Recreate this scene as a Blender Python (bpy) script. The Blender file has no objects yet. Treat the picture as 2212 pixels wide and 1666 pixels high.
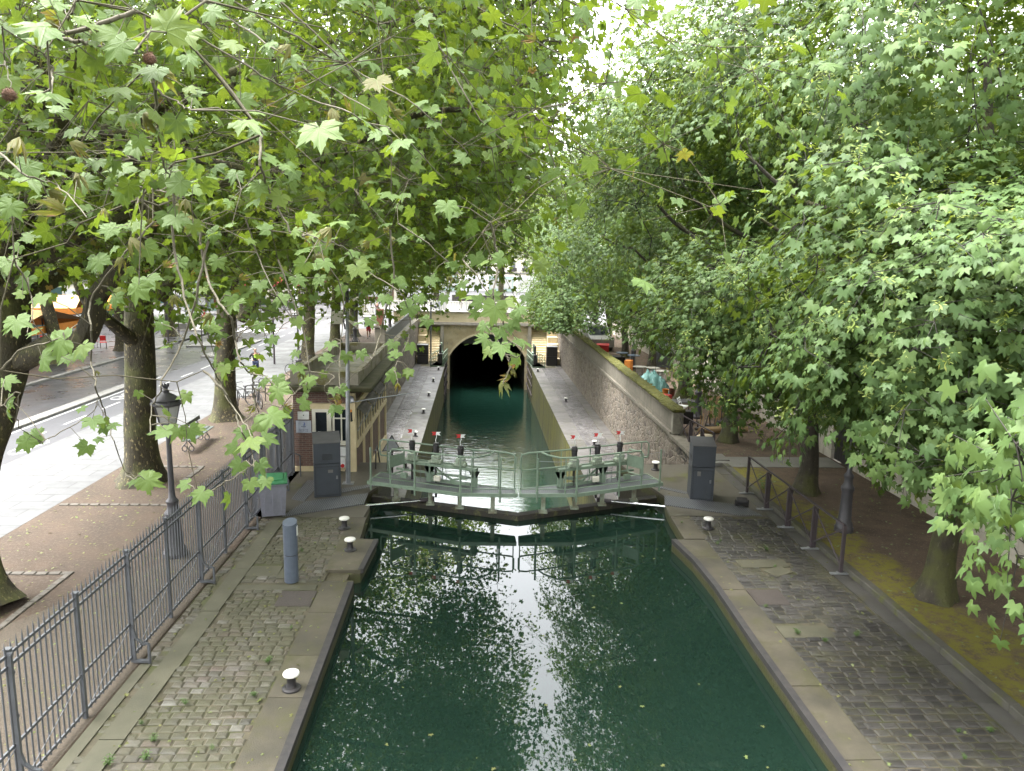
import bpy, math, random
import numpy as np
from mathutils import Vector, Matrix
R = math.radians
scene = bpy.context.scene
COL = scene.collection
# ------------------------------------------------------------------ camera
F_PX, CX, CY = 2950 / 1.84448, 1106.0, 833.0      # photo measured at 2212 x 1666
PITCH, YAW, ROLL, CAMZ = R(9.8), R(2.8), 0.020, 7.0
fw = np.array([math.sin(YAW) * math.cos(PITCH), math.cos(YAW) * math.cos(PITCH), -math.sin(PITCH)])
rt = np.array([math.cos(YAW), -math.sin(YAW), 0.0])
up = np.cross(rt, fw)
up2 = up * math.cos(ROLL) - rt * math.sin(ROLL)
rt2 = rt * math.cos(ROLL) + up * math.sin(ROLL)
CAMP = np.array([0, 0, CAMZ])
cam_d = bpy.data.cameras.new('camera')
cam = bpy.data.objects.new('camera', cam_d)
COL.objects.link(cam)
cam.matrix_world = Matrix(((rt2[0], up2[0], -fw[0], 0), (rt2[1], up2[1], -fw[1], 0), (rt2[2], up2[2], -fw[2], CAMZ), (0, 0, 0, 1)))
cam_d.sensor_width = 36.0
cam_d.lens = 36.0 * 2950 / 4080
cam_d.clip_start, cam_d.clip_end = 0.05, 2000
scene.camera = cam


def at(u, v, y):
    """the point of the place that lies y metres ahead in direction (u, v) of the survey photo"""
    d = fw + rt2 * (u - CX) / F_PX - up2 * (v - CY) / F_PX
    return CAMP + d * (y / d[1])


# ------------------------------------------------------------------ light
SUN_EL, SUN_AZ = R(68), R(285)
world = bpy.data.worlds.new('World')
scene.world = world
world.use_nodes = True
wn, wl = world.node_tree.nodes, world.node_tree.links
sky = wn.new('ShaderNodeTexSky')
sky.sky_type = 'NISHITA'
sky.sun_disc = False
sky.sun_elevation = SUN_EL
sky.sun_rotation = SUN_AZ
sky.dust_density = 4.0
hsv = wn.new('ShaderNodeHueSaturation')
hsv.inputs['Saturation'].default_value = 0.14
wl.new(sky.outputs[0], hsv.inputs['Color'])
bg = wn['Background']
bg.inputs['Strength'].default_value = 0.15
wl.new(hsv.outputs[0], bg.inputs['Color'])
sl = bpy.data.lights.new('sun', 'SUN')
sl.energy = 0.8
sl.angle = R(50)
sl.color = (1.0, 0.97, 0.92)
so = bpy.data.objects.new('sun', sl)
COL.objects.link(so)
sd = Vector((math.sin(SUN_AZ) * math.cos(SUN_EL), math.cos(SUN_AZ) * math.cos(SUN_EL), math.sin(SUN_EL)))
so.rotation_euler = sd.to_track_quat('Z', 'Y').to_euler()
so.location = (0, 0, 60)
scene.view_settings.view_transform = 'Standard'
scene.view_settings.look = 'None'
scene.view_settings.gamma = 1
scene.view_settings.use_curve_mapping = False
scene.view_settings.exposure = 3.45
scene.cycles.max_bounces = 8
scene.cycles.diffuse_bounces = 5
scene.cycles.glossy_bounces = 4
scene.cycles.transmission_bounces = 4
scene.cycles.transparent_max_bounces = 8
scene.cycles.use_denoising = True
scene.cycles.caustics_reflective = False
scene.cycles.caustics_refractive = False
scene.cycles.sample_clamp_indirect = 8.0

# ------------------------------------------------------------------ mesh helpers
rng = np.random.default_rng(7)
random.seed(7)


class MB:
    def __init__(s):
        s.v, s.f, s.m, s.t, s.tone = [], [], [], [], 0.5
        s.mi = 0

    def add(s, vs, fs):
        b = len(s.v)
        s.v.extend([tuple(map(float, p)) for p in vs])
        for f in fs:
            s.f.append([i + b for i in f])
            s.m.append(s.mi)
            s.t.append(s.tone)
        return s

    def box(s, c, d, rz=0.0, bev=0.0, rx=0.0, ry=0.0):
        hx, hy, hz = d[0] / 2, d[1] / 2, d[2] / 2
        M = Matrix.Rotation(rz, 3, 'Z') @ Matrix.Rotation(ry, 3, 'Y') @ Matrix.Rotation(rx, 3, 'X')
        C = Vector(c)
        if bev <= 0:
            vs = [(x, y, z) for z in (-hz, hz) for x, y in ((-hx, -hy), (hx, -hy), (hx, hy), (-hx, hy))]
            fs = [(3, 2, 1, 0), (4, 5, 6, 7), (0, 1, 5, 4), (1, 2, 6, 5), (2, 3, 7, 6), (3, 0, 4, 7)]
        else:
            b = min(bev, hx * .9, hy * .9, hz * .9)
            vs, fs = [], []
            for z, k in ((-hz, b), (-hz + b, 0), (hz - b, 0), (hz, b)):
                X, Y = hx - k, hy - k
                e = b * .6
                vs += [(-X + e, -Y, z), (X - e, -Y, z), (X, -Y + e, z), (X, Y - e, z), (X - e, Y, z), (-X + e, Y, z), (-X, Y - e, z), (-X, -Y + e, z)]
            fs = [tuple(range(7, -1, -1)), tuple(range(24, 32))]
            for k in range(3):
                for i in range(8):
                    j = (i + 1) % 8
                    fs.append((k * 8 + i, k * 8 + j, k * 8 + 8 + j, k * 8 + 8 + i))
        return s.add([M @ Vector(p) + C for p in vs], fs)

    def b2(s, x0, x1, y0, y1, z0, z1, bev=0.0):
        return s.box(((x0 + x1) / 2, (y0 + y1) / 2, (z0 + z1) / 2), (abs(x1 - x0), abs(y1 - y0), abs(z1 - z0)), bev=bev)

    def tube(s, pts, r, n=8, cap=True, closed=False):
        pts = [Vector(p) for p in pts]
        k = len(pts)
        rs = list(r) if hasattr(r, '__len__') else [r] * k
        vs, fs = [], []
        T = []
        for i in range(k):
            if closed:
                t = pts[(i + 1) % k] - pts[i - 1]
            else:
                t = pts[min(i + 1, k - 1)] - pts[max(i - 1, 0)]
            T.append(t.normalized() if t.length > 1e-9 else Vector((0, 0, 1)))
        a = Vector((0, 0, 1)) if abs(T[0].z) < .9 else Vector((1, 0, 0))
        nrm = T[0].cross(a).normalized()
        for i in range(k):
            if i:
                q = T[i - 1].rotation_difference(T[i])
                nrm = q @ nrm
                nrm = (nrm - T[i] * nrm.dot(T[i])).normalized()
            bi = T[i].cross(nrm)
            for j in range(n):
                an = 2 * math.pi * j / n
                vs.append(pts[i] + (nrm * math.cos(an) + bi * math.sin(an)) * rs[i])
        for i in range(k if closed else k - 1):
            i2 = (i + 1) % k
            for j in range(n):
                j2 = (j + 1) % n
                fs.append((i * n + j, i * n + j2, i2 * n + j2, i2 * n + j))
        if cap and not closed:
            fs.append(tuple(range(n - 1, -1, -1)))
            fs.append(tuple(range((k - 1) * n, k * n)))
        return s.add(vs, fs)

    def rod(s, a, b, r, n=8, r2=None):
        return s.tube([a, b], [r, r if r2 is None else r2], n)

    def bar(s, a, b, w, h):
        """rectangular bar from a to b, w across, h in height"""
        a, b = Vector(a), Vector(b)
        t = (b - a).normalized()
        u = t.cross(Vector((0, 0, 1)))
        u = u.normalized() if u.length > 1e-6 else Vector((1, 0, 0))
        n = u.cross(t)
        vs = [p + u * sx * w / 2 + n * sz * h / 2 for p in (a, b) for sx, sz in ((-1, -1), (1, -1), (1, 1), (-1, 1))]
        return s.add(vs, [(3, 2, 1, 0), (4, 5, 6, 7), (0, 1, 5, 4), (1, 2, 6, 5), (2, 3, 7, 6), (3, 0, 4, 7)])

    def lathe(s, prof, c=(0, 0, 0), n=16, ang=0.0):
        vs, fs = [], []
        for r, z in prof:
            for j in range(n):
                a = 2 * math.pi * j / n + ang
                vs.append((c[0] + r * math.cos(a), c[1] + r * math.sin(a), c[2] + z))
        for i in range(len(prof) - 1):
            for j in range(n):
                k = (j + 1) % n
                fs.append((i * n + j, i * n + k, (i + 1) * n + k, (i + 1) * n + j))
        fs.append(tuple(range(n - 1, -1, -1)))
        fs.append(tuple(range((len(prof) - 1) * n, len(prof) * n)))
        return s.add(vs, fs)

    def prism(s, poly, z0, z1):
        n = len(poly)
        ar = sum(poly[i][0] * poly[(i + 1) % n][1] - poly[(i + 1) % n][0] * poly[i][1] for i in range(n))
        if ar < 0:
            poly = poly[::-1]
        vs = [(x, y, z0) for x, y in poly] + [(x, y, z1) for x, y in poly]
        fs = [tuple(range(n - 1, -1, -1)), tuple(range(n, 2 * n))] + [(i, (i + 1) % n, n + (i + 1) % n, n + i) for i in range(n)]
        return s.add(vs, fs)

    def quad(s, a, b, c, d):
        return s.add([a, b, c, d], [(0, 1, 2, 3)])

    def ball(s, c, r, n=10, m=7, sq=(1, 1, 1)):
        prof = [(max(r * math.sin(math.pi * i / m), 1e-4), -r * math.cos(math.pi * i / m)) for i in range(m + 1)]
        b = len(s.v)
        s.lathe(prof, (0, 0, 0), n)
        for i in range(b, len(s.v)):
            x, y, z = s.v[i]
            s.v[i] = (c[0] + x * sq[0], c[1] + y * sq[1], c[2] + z * sq[2])
        return s

    def build(s, name, mat, parent=None, smooth=False, world=True, loc=None):
        off = Vector((0, 0, 0))
        if parent is not None and world:
            p = parent
            while p is not None:
                off += Vector(p.location)
                p = p.parent
        if loc is not None:
            off += Vector(loc)
        me = bpy.data.meshes.new(name)
        me.from_pydata([(x - off.x, y - off.y, z - off.z) for x, y, z in s.v], [], s.f)
        for mm in (mat if isinstance(mat, (list, tuple)) else [mat]):
            me.materials.append(mm)
        if any(s.m):
            me.polygons.foreach_set('material_index', s.m)
        a = me.attributes.new('tone', 'FLOAT', 'FACE')
        a.data.foreach_set('value', s.t)
        if smooth:
            me.polygons.foreach_set('use_smooth', [True] * len(s.f))
            try:
                me.set_sharp_from_angle(angle=R(40))
            except Exception:
                pass
        me.update()
        o = bpy.data.objects.new(name, me)
        COL.objects.link(o)
        if parent is not None:
            o.parent = parent
        if loc is not None:
            o.location = loc
        return o


def tag(o, label=None, cat=None, group=None, kind=None):
    if label:
        o['label'] = label
    if cat:
        o['category'] = cat
    if group:
        o['group'] = group
    o['kind'] = kind or 'thing'
    return o


def thing(name, label, cat, loc=(0, 0, 0), rz=0.0, group=None):
    o = bpy.data.objects.new(name, None)
    o.empty_display_size = .2
    COL.objects.link(o)
    o.location = loc
    o.rotation_euler = (0, 0, rz)
    return tag(o, label, cat, group)


def struct(name, mb, mat, label=None, smooth=False):
    o = mb.build(name, mat, smooth=smooth)
    o['kind'] = 'structure'
    if label:
        o['label'] = label
    return o


def dup(root, loc, rz=0.0, label=None, group=None, scale=None):
    def cp(o, parent):
        c = o.copy()
        COL.objects.link(c)
        if parent is not None:
            c.parent = parent
        for ch in KIDS.get(o, ()) or [q for q in o.children]:
            cp(ch, c)
        return c
    KIDS = {}
    r = cp(root, None)
    r.location = loc
    r.rotation_euler = (0, 0, rz)
    if scale is not None:
        r.scale = (scale,) * 3 if not hasattr(scale, '__len__') else scale
    if label:
        r['label'] = label
    if group:
        r['group'] = group
    return r


# ------------------------------------------------------------------ material helpers
class NT:
    def __init__(s, name):
        s.mat = bpy.data.materials.new(name)
        s.mat.use_nodes = True
        s.n, s.l = s.mat.node_tree.nodes, s.mat.node_tree.links
        s.p = s.n['Principled BSDF']

    def new(s, t, **kw):
        n = s.n.new(t)
        for k, v in kw.items():
            setattr(n, k, v)
        return n

    def put(s, sock, v):
        if hasattr(v, 'is_output') or hasattr(v, 'links'):
            s.l.new(v, sock)
        else:
            if hasattr(sock.default_value, '__len__') and len(sock.default_value) == 4 and len(v) == 3:
                v = (*v, 1)
            sock.default_value = v

    def pos(s):
        return s.new('ShaderNodeNewGeometry').outputs['Position']

    def objc(s):
        return s.new('ShaderNodeTexCoord').outputs['Object']

    def attr(s, name, out='Fac'):
        return s.new('ShaderNodeAttribute', attribute_name=name).outputs[out]

    def noise(s, vec, scale, detail=5, rough=.6, out=0):
        n = s.new('ShaderNodeTexNoise')
        s.put(n.inputs['Vector'], vec)
        n.inputs['Scale'].default_value = scale
        n.inputs['Detail'].default_value = detail
        n.inputs['Roughness'].default_value = rough
        return n.outputs[out]

    def vor(s, vec, scale, feature='F1', rnd=1.0):
        n = s.new('ShaderNodeTexVoronoi', feature=feature)
        s.put(n.inputs['Vector'], vec)
        n.inputs['Scale'].default_value = scale
        n.inputs['Randomness'].default_value = rnd
        return n

    def mapv(s, vec, scale=(1, 1, 1), loc=(0, 0, 0)):
        n = s.new('ShaderNodeMapping')
        s.put(n.inputs['Vector'], vec)
        n.inputs['Scale'].default_value = scale
        n.inputs['Location'].default_value = loc
        return n.outputs[0]

    def ramp(s, fac, stops, interp='LINEAR'):
        n = s.new('ShaderNodeValToRGB')
        n.color_ramp.interpolation = interp
        e = n.color_ramp.elements
        while len(e) < len(stops):
            e.new(.5)
        for i, (p, c) in enumerate(stops):
            e[i].position = p
            e[i].color = (*c, 1) if hasattr(c, '__len__') else (c, c, c, 1)
        s.put(n.inputs[0], fac)
        return n.outputs[0]

    def mix(s, fac, a, b, mode='MIX'):
        n = s.new('ShaderNodeMix', data_type='RGBA', blend_type=mode)
        s.put(n.inputs[0], fac)
        s.put(n.inputs[6], a)
        s.put(n.inputs[7], b)
        return n.outputs[2]

    def math(s, op, a, b=0.0, clamp=False):
        n = s.new('ShaderNodeMath', operation=op, use_clamp=clamp)
        s.put(n.inputs[0], a)
        s.put(n.inputs[1], b)
        return n.outputs[0]

    def bump(s, h, strength=.3, dist=.02, normal=None):
        n = s.new('ShaderNodeBump')
        s.put(n.inputs['Height'], h)
        n.inputs['Strength'].default_value = strength
        n.inputs['Distance'].default_value = dist
        if normal is not None:
            s.l.new(normal, n.inputs['Normal'])
        return n.outputs[0]

    def fin(s, base=None, rough=None, normal=None, metal=None, spec=None):
        if base is not None:
            s.put(s.p.inputs['Base Color'], base)
        if rough is not None:
            s.put(s.p.inputs['Roughness'], rough)
        if normal is not None:
            s.l.new(normal, s.p.inputs['Normal'])
        if metal is not None:
            s.p.inputs['Metallic'].default_value = metal
        if spec is not None:
            s.p.inputs['Specular IOR Level'].default_value = spec
        return s.mat


def mk(name, c1, c2=None, scale=4.0, rough=.7, rough2=None, bump=.2, bscale=40, moss=None, metal=0.0, obj=False, tone=None, spec=None, dist=.01):
    t = NT(name)
    v = t.objc() if obj else t.pos()
    n1 = t.noise(v, scale, 6, .65)
    c2 = c2 or tuple(x * .75 for x in c1)
    col = t.mix(t.ramp(n1, [(.35, 0), (.65, 1)]), c1, c2)
    if tone:
        col = t.mix(tone, col, t.ramp(t.attr('tone'), [(0, .35), (1, 1.5)]), 'MULTIPLY')
    if moss:
        mc, lo, hi, ms = moss
        m = t.ramp(t.noise(v, ms, 7, .7), [(lo, 0), (hi, 1)])
        col = t.mix(m, col, mc)
    n2 = t.noise(v, bscale, 4, .6)
    rr = rough if rough2 is None else t.ramp(n1, [(.35, rough), (.65, rough2)])
    return t.fin(col, rr, t.bump(n2, bump, dist) if bump else None, metal, spec)


def plain(name, c, rough=.5, metal=0.0, emit=None):
    t = NT(name)
    v = t.objc()
    n = t.noise(v, 9, 5, .6)
    t.fin(t.mix(t.ramp(n, [(.3, 0), (.7, 1)]), c, tuple(x * .8 for x in c)), rough, None, metal)
    if emit:
        t.put(t.p.inputs['Emission Color'], emit[0])
        t.p.inputs['Emission Strength'].default_value = emit[1]
    return t.mat


def wallvec(t, v=None):
    """(x + y, z) of a vertical face that runs along x or y"""
    sp = t.new('ShaderNodeSeparateXYZ')
    t.put(sp.inputs[0], v or t.pos())
    cb = t.new('ShaderNodeCombineXYZ')
    t.put(cb.inputs[0], t.math('ADD', sp.outputs[0], sp.outputs[1]))
    t.put(cb.inputs[1], sp.outputs[2])
    return cb.outputs[0]


def brickmat(name, c1, c2, mortar, w, h, gap=.01, rough=.8, vert=True, bumps=.4, moss=None, streak=None, flat_rot=False, var=.5, rough2=None):
    t = NT(name)
    v = t.pos()
    vec = wallvec(t, v) if vert else v
    if flat_rot:
        sp = t.new('ShaderNodeSeparateXYZ')
        t.put(sp.inputs[0], v)
        cb = t.new('ShaderNodeCombineXYZ')
        t.put(cb.inputs[0], sp.outputs[1])
        t.put(cb.inputs[1], sp.outputs[0])
        vec = cb.outputs[0]
    b = t.new('ShaderNodeTexBrick')
    t.put(b.inputs['Vector'], vec)
    b.inputs['Scale'].default_value = 1
    b.inputs['Brick Width'].default_value = w
    b.inputs['Row Height'].default_value = h
    b.inputs['Mortar Size'].default_value = gap
    b.inputs['Mortar Smooth'].default_value = .3
    t.put(b.inputs['Color1'], c1)
    t.put(b.inputs['Color2'], c2)
    t.put(b.inputs['Mortar'], mortar)
    n = t.noise(v, 3, 7, .7)
    col = t.mix(var, b.outputs[0], t.ramp(n, [(.3, .45), (.7, 1.25)]), 'MULTIPLY')
    if streak:
        sv = t.mapv(v, (2.2, 2.2, .25))
        col = t.mix(t.ramp(t.noise(sv, 1.5, 6, .7), [(streak[1], 0), (streak[2], 1)]), col, streak[0])
    if moss:
        col = t.mix(t.ramp(t.noise(v, moss[3], 7, .7), [(moss[1], 0), (moss[2], 1)]), col, moss[0])
    hgt = t.math('ADD', t.math('MULTIPLY', b.outputs['Fac'], -1.0), t.math('MULTIPLY', t.noise(v, 30, 4), .5))
    rr = rough if rough2 is None else t.ramp(t.noise(v, .8, 5), [(.4, rough), (.6, rough2)])
    return t.fin(col, rr, t.bump(hgt, bumps, .015))


# ------------------------------------------------------------------ materials
MOSS = (.075, .085, .012)
M = {}
M['mortar'] = mk('cobble_mortar', (.10, .085, .055), (.055, .05, .03), 3, .85, bump=.5, bscale=60, moss=((.06, .065, .02), .5, .62, 1.2))
M['cobble'] = mk('cobble_stone', (.23, .185, .14), (.13, .115, .09), 2.2, .62, bump=.35, bscale=55, moss=((.085, .085, .038), .46, .62, .9), tone=.85)
M['cobble_wet_shaded'] = mk('cobble_stone_damp', (.115, .105, .09), (.075, .07, .06), 2.0, .48, bump=.35, bscale=55, moss=((.075, .07, .035), .5, .64, .8), tone=.75)
M['coping'] = mk('coping_stone', (.19, .165, .115), (.12, .105, .068), 1.3, .75, bump=.35, bscale=45, moss=((.09, .085, .03), .52, .66, 1.1))
M['slab'] = mk('mossy_slab', (.098, .092, .06), (.068, .066, .042), 1.5, .75, bump=.25, bscale=45)
M['edge_iron'] = mk('edge_band', (.022, .021, .022), (.04, .036, .034), 6, .75, bump=.3)
M['platform'] = mk('platform_concrete', (.105, .095, .075), (.07, .063, .048), 1.2, .5, rough2=.35, bump=.2, bscale=35, moss=((.075, .08, .025), .55, .66, .8))
M['plate'] = None
M['earth'] = mk('earth', (.070, .045, .028), (.043, .028, .018), 1.1, .9, bump=.7, bscale=70, moss=((.088, .066, .045), .5, .6, 14), dist=.03)
M['gravel'] = mk('gravel', (.105, .083, .058), (.058, .045, .032), 30, .9, bump=.9, bscale=55, dist=.03)
M['dark_earth'] = None
M['asphalt'] = mk('asphalt_wet', (.046, .045, .050), (.032, .031, .035), .6, .42, rough2=.22, bump=.15, bscale=120)
M['bike_asphalt'] = mk('asphalt_lane', (.042, .042, .048), (.034, .034, .038), 1.0, .6, bump=.2, bscale=120)
M['kerb'] = mk('kerb_stone', (.17, .165, .155), (.12, .115, .105), 2, .6, bump=.2)
M['paint'] = mk('road_paint', (.36, .36, .35), (.27, .27, .26), 6, .5, bump=.1)
M['pave'] = brickmat('granite_paving', (.088, .089, .09), (.068, .069, .071), (.03, .03, .028), 1.1, .62, .02, .7, vert=False, bumps=.15, var=.45, rough2=.5)
M['rubble'] = None
M['ashlar'] = brickmat('ashlar', (.17, .152, .118), (.13, .117, .092), (.085, .075, .06), 1.05, .5, .008, .85, streak=((.09, .082, .06), .5, .72), bumps=.25)
M['wallstone'] = brickmat('boundary_stone', (.54, .50, .42), (.46, .42, .35), (.34, .31, .26), 1.0, .42, .008, .85, streak=((.2, .18, .14), .55, .75), bumps=.25)
M['parapet_moss'] = mk('moss_cap', (.10, .095, .015), (.055, .06, .012), 5, .95, bump=.9, bscale=60, moss=((.16, .14, .10), .62, .68, 2.5), dist=.03)
M['cream_stone'] = mk('cream_stone', (.62, .54, .38), (.5, .42, .28), .8, .8, bump=.15, moss=((.36, .27, .15), .56, .7, .7))
M['bridge_stone'] = mk('bridge_stone', (.52, .44, .31), (.36, .28, .17), .7, .85, bump=.3, bscale=20, moss=((.3, .26, .2), .55, .62, 2))
M['grey_stone'] = mk('grey_stone', (.3, .28, .25), (.22, .2, .18), 3, .8)
M['dark'] = plain('tunnel_dark', (.012, .012, .012), .9)
M['brick'] = brickmat('cabin_brick', (.15, .078, .056), (.10, .055, .044), (.20, .17, .14), .22, .065, .008, .85, bumps=.3)
M['cream'] = mk('cream_paint', (.62, .52, .32), (.54, .44, .26), 3, .55, bump=.05, obj=True, moss=((.4, .33, .2), .62, .72, 4))
M['white_paint'] = mk('white_frame_paint', (.68, .65, .55), (.6, .57, .48), 3, .5, bump=.05, obj=True)
M['glass'] = plain('window_glass', (.02, .025, .03), .06)
M['roofconc'] = mk('roof_concrete', (.30, .27, .22), (.2, .18, .14), 1.5, .75, bump=.3, moss=((.13, .115, .03), .5, .6, 1.8))
M['gate_green'] = mk('gate_paint', (.20, .262, .195), (.155, .212, .152), 4, .5, bump=.1, moss=((.13, .12, .075), .60, .72, 6))
M['grating'] = None
M['steel'] = plain('grey_steel', (.20, .21, .22), .45, .6)
M['galv'] = mk('galvanised', (.33, .34, .35), (.26, .27, .28), 5, .42, bump=.05, metal=.5, obj=True)
M['chrome'] = plain('chrome_rod', (.85, .86, .88), .15, 1.0)
M['fence_grey'] = mk('fence_paint', (.105, .112, .125), (.085, .088, .095), 6, .5, bump=.05)
M['cabinet'] = mk('cabinet_paint', (.042, .05, .062), (.034, .04, .05), 2, .45, bump=.04, obj=True, moss=((.06, .065, .072), .6, .75, 1.6))
M['cabinet_top'] = mk('cabinet_top', (.075, .075, .078), (.055, .055, .057), 3, .5, bump=.08, obj=True)
M['black_iron'] = mk('black_iron', (.022, .022, .024), (.035, .03, .03), 8, .45, bump=.1, obj=True)
M['brown_iron'] = mk('brown_iron', (.058, .045, .05), (.045, .036, .04), 6, .5, bump=.1, obj=True)
M['lamp_iron'] = mk('lamp_iron', (.065, .06, .068), (.05, .05, .055), 6, .5, bump=.15, obj=True)
M['white_cap'] = mk('white_cap', (.75, .74, .70), (.62, .6, .55), 12, .6, bump=.3, bscale=60, obj=True)
M['bin_grey'] = plain('bin_plastic', (.23, .23, .275), .5)
M['bin_green'] = plain('bin_lid_plastic', (.06, .25, .11), .45)
M['red'] = plain('red_paint', (.55, .03, .03), .5)
M['white'] = plain('white_plain', (.78, .78, .76), .5)
M['yellow'] = plain('yellow_paint', (.75, .55, .03), .5)
M['orange'] = plain('orange_cloth', (.75, .27, .05), .8)
M['ochre_cloth'] = plain('ochre_cloth', (.62, .40, .17), .8)
M['pink'] = plain('parasol_red', (.60, .06, .10), .8)
M['black'] = plain('black_plain', (.015, .015, .016), .5)
M['blue'] = plain('blue_sign', (.02, .08, .55), .4)
M['wood'] = mk('pale_wood', (.42, .29, .15), (.3, .2, .1), 6, .7, obj=True)
M['bench_green'] = plain('bench_slat', (.05, .065, .055), .5)
M['teal'] = plain('teal_tarp', (.11, .27, .245), .5)
M['rust'] = plain('rust_brown', (.16, .055, .03), .7)
M['clear_glass'] = plain('lamp_glass', (.42, .42, .40), .12)

# chequer plate / grating
t = NT('tread_plate')
v = t.pos()
w = t.new('ShaderNodeTexWave', wave_type='BANDS', bands_direction='X')
t.put(w.inputs['Vector'], t.mapv(v, (1, .35, 1)))
w.inputs['Scale'].default_value = 6
w.inputs['Distortion'].default_value = 2
M['plate'] = t.fin(t.mix(t.ramp(w.outputs[1], [(.4, 0), (.6, 1)]), (.055, .058, .064), (.15, .155, .165)), .4, t.bump(w.outputs[1], .6, .01), .2)
t = NT('steel_grating')
v = t.pos()
w = t.new('ShaderNodeTexBrick')
t.put(w.inputs['Vector'], v)
w.inputs['Scale'].default_value = 1
w.inputs['Brick Width'].default_value = .11
w.inputs['Row Height'].default_value = .035
w.inputs['Mortar Size'].default_value = .008
t.put(w.inputs['Color1'], (.045, .052, .056))
t.put(w.inputs['Color2'], (.06, .068, .07))
t.put(w.inputs['Mortar'], (.13, .14, .145))
M['grating'] = t.fin(w.outputs[0], .45, t.bump(w.outputs['Fac'], .6, .01))
# moss and dark soil of the tree strip
t = NT('soil_with_moss')
v = t.pos()
sp = t.new('ShaderNodeSeparateXYZ')
t.put(sp.inputs[0], v)
col = t.mix(t.ramp(t.noise(v, 1.6, 7, .7), [(.35, 0), (.65, 1)]), (.125, .086, .055), (.07, .048, .033))
col = t.mix(t.ramp(t.noise(v, 22, 4, .7), [(.58, 0), (.66, 1)]), col, (.20, .15, .10))
xm = t.math('SUBTRACT', 10.0, sp.outputs[0])
xm = t.math('ADD', xm, t.math('MULTIPLY', t.math('SUBTRACT', t.noise(v, .55, 5, .65), .5), 3.4))
ym = t.math('SUBTRACT', 25, sp.outputs[1])
mask = t.math('MULTIPLY', t.ramp(xm, [(.0, 0), (.35, 1)]), t.ramp(ym, [(0, 0), (.3, 1)]))
mask = t.math('MULTIPLY', mask, t.ramp(t.noise(v, 5, 7, .75), [(.40, .05), (.54, 1)]))
col = t.mix(mask, col, t.mix(t.noise(v, 40, 3), (.12, .115, .010), (.19, .165, .018)))
M['dark_earth'] = t.fin(col, .9, t.bump(t.noise(v, 60, 5, .7), .8, .03))
# rubble masonry
t = NT('rubble_masonry')
v = t.pos()
vv = t.mapv(wallvec(t, v), (1.0, 1.35, 1))
c = t.vor(vv, 3.3, 'F1', .95)
e = t.vor(vv, 3.3, 'DISTANCE_TO_EDGE', .95)
sc_ = t.new('ShaderNodeSeparateColor')
t.put(sc_.inputs[0], c.outputs['Color'])
col = t.ramp(sc_.outputs[0], [(0, (.075, .058, .045)), (.3, (.135, .11, .085)), (.65, (.20, .168, .13)), (1, (.11, .098, .085))])
col = t.mix(.5, col, t.ramp(t.noise(v, 14, 5, .7), [(.3, .5), (.7, 1.3)]), 'MULTIPLY')
col = t.mix(t.ramp(e.outputs[0], [(.015, 1), (.055, 0)]), col, (.15, .13, .10))
col = t.mix(t.ramp(t.noise(t.mapv(v, (1, 1, .4)), 1.1, 6), [(.56, 0), (.72, 1)]), col, (.12, .11, .07))
M['rubble'] = t.fin(col, .85, t.bump(t.math('ADD', t.ramp(e.outputs[0], [(0, 0), (.14, 1)]), t.math('MULTIPLY', t.noise(v, 25, 4), .4)), .9, .05))
# algae covered lock wall
t = NT('algae_wall')
v = t.pos()
n = t.noise(t.mapv(v, (1, 1, .10)), 1.7, 8, .8)
col = t.ramp(n, [(.36, (.012, .014, .007)), (.47, (.045, .047, .010)), (.56, (.105, .098, .014)), (.68, (.13, .118, .06))])
col = t.mix(t.ramp(t.noise(v, 1.3, 6), [(.5, 0), (.65, .8)]), col, (.06, .055, .035))
M['algae'] = t.fin(col, .6, t.bump(t.noise(t.mapv(v, (1, 1, .4)), 14, 5), .8, .04))
# low quay wall wet stone, green below
t = NT('quay_wall_stone')
v = t.pos()
sp = t.new('ShaderNodeSeparateXYZ')
t.put(sp.inputs[0], v)
col = t.mix(t.noise(v, 3, 6), (.10, .085, .05), (.055, .05, .03))
zz = t.math('ADD', t.math('MULTIPLY', sp.outputs[2], 1.5), t.math('MULTIPLY', t.math('SUBTRACT', t.noise(v, 2.5, 6), .5), .5))
col = t.mix(t.ramp(t.math('MULTIPLY', zz, -1.0), [(.12, 0), (.3, 1)]), col, (.048, .05, .014))
col = t.mix(t.ramp(t.math('MULTIPLY', zz, -1.0), [(.4, 0), (.52, 1)]), col, (.03, .025, .015))
M['quaywall'] = t.fin(col, .6, t.bump(t.noise(v, 18, 5), .6, .03))


def water_mat(name, base, sx, sy, amp, rough, dist):
    t = NT(name)
    v = t.pos()
    n1 = t.noise(t.mapv(v, (sx, sy, 1)), 1.0, 3, .55)
    n2 = t.noise(t.mapv(v, (sx * 4, sy * 4, 1)), 1.0, 2, .5)
    h = t.math('ADD', n1, t.math('MULTIPLY', n2, .25 if amp > .1 else .05))
    t.p.inputs['IOR'].default_value = 1.9 if amp > .1 else 1.52
    return t.fin(t.mix(t.noise(v, .35, 3), base, tuple(x * .75 for x in base)), rough, t.bump(h, amp, dist))


M['water'] = water_mat('canal_water', (.0088, .0215, .0150), .8, 1.1, .014, .0, .05)
M['water_low'] = water_mat('chamber_water', (.0055, .019, .0135), .9, 3.2, .26, .0, .06)


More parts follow.
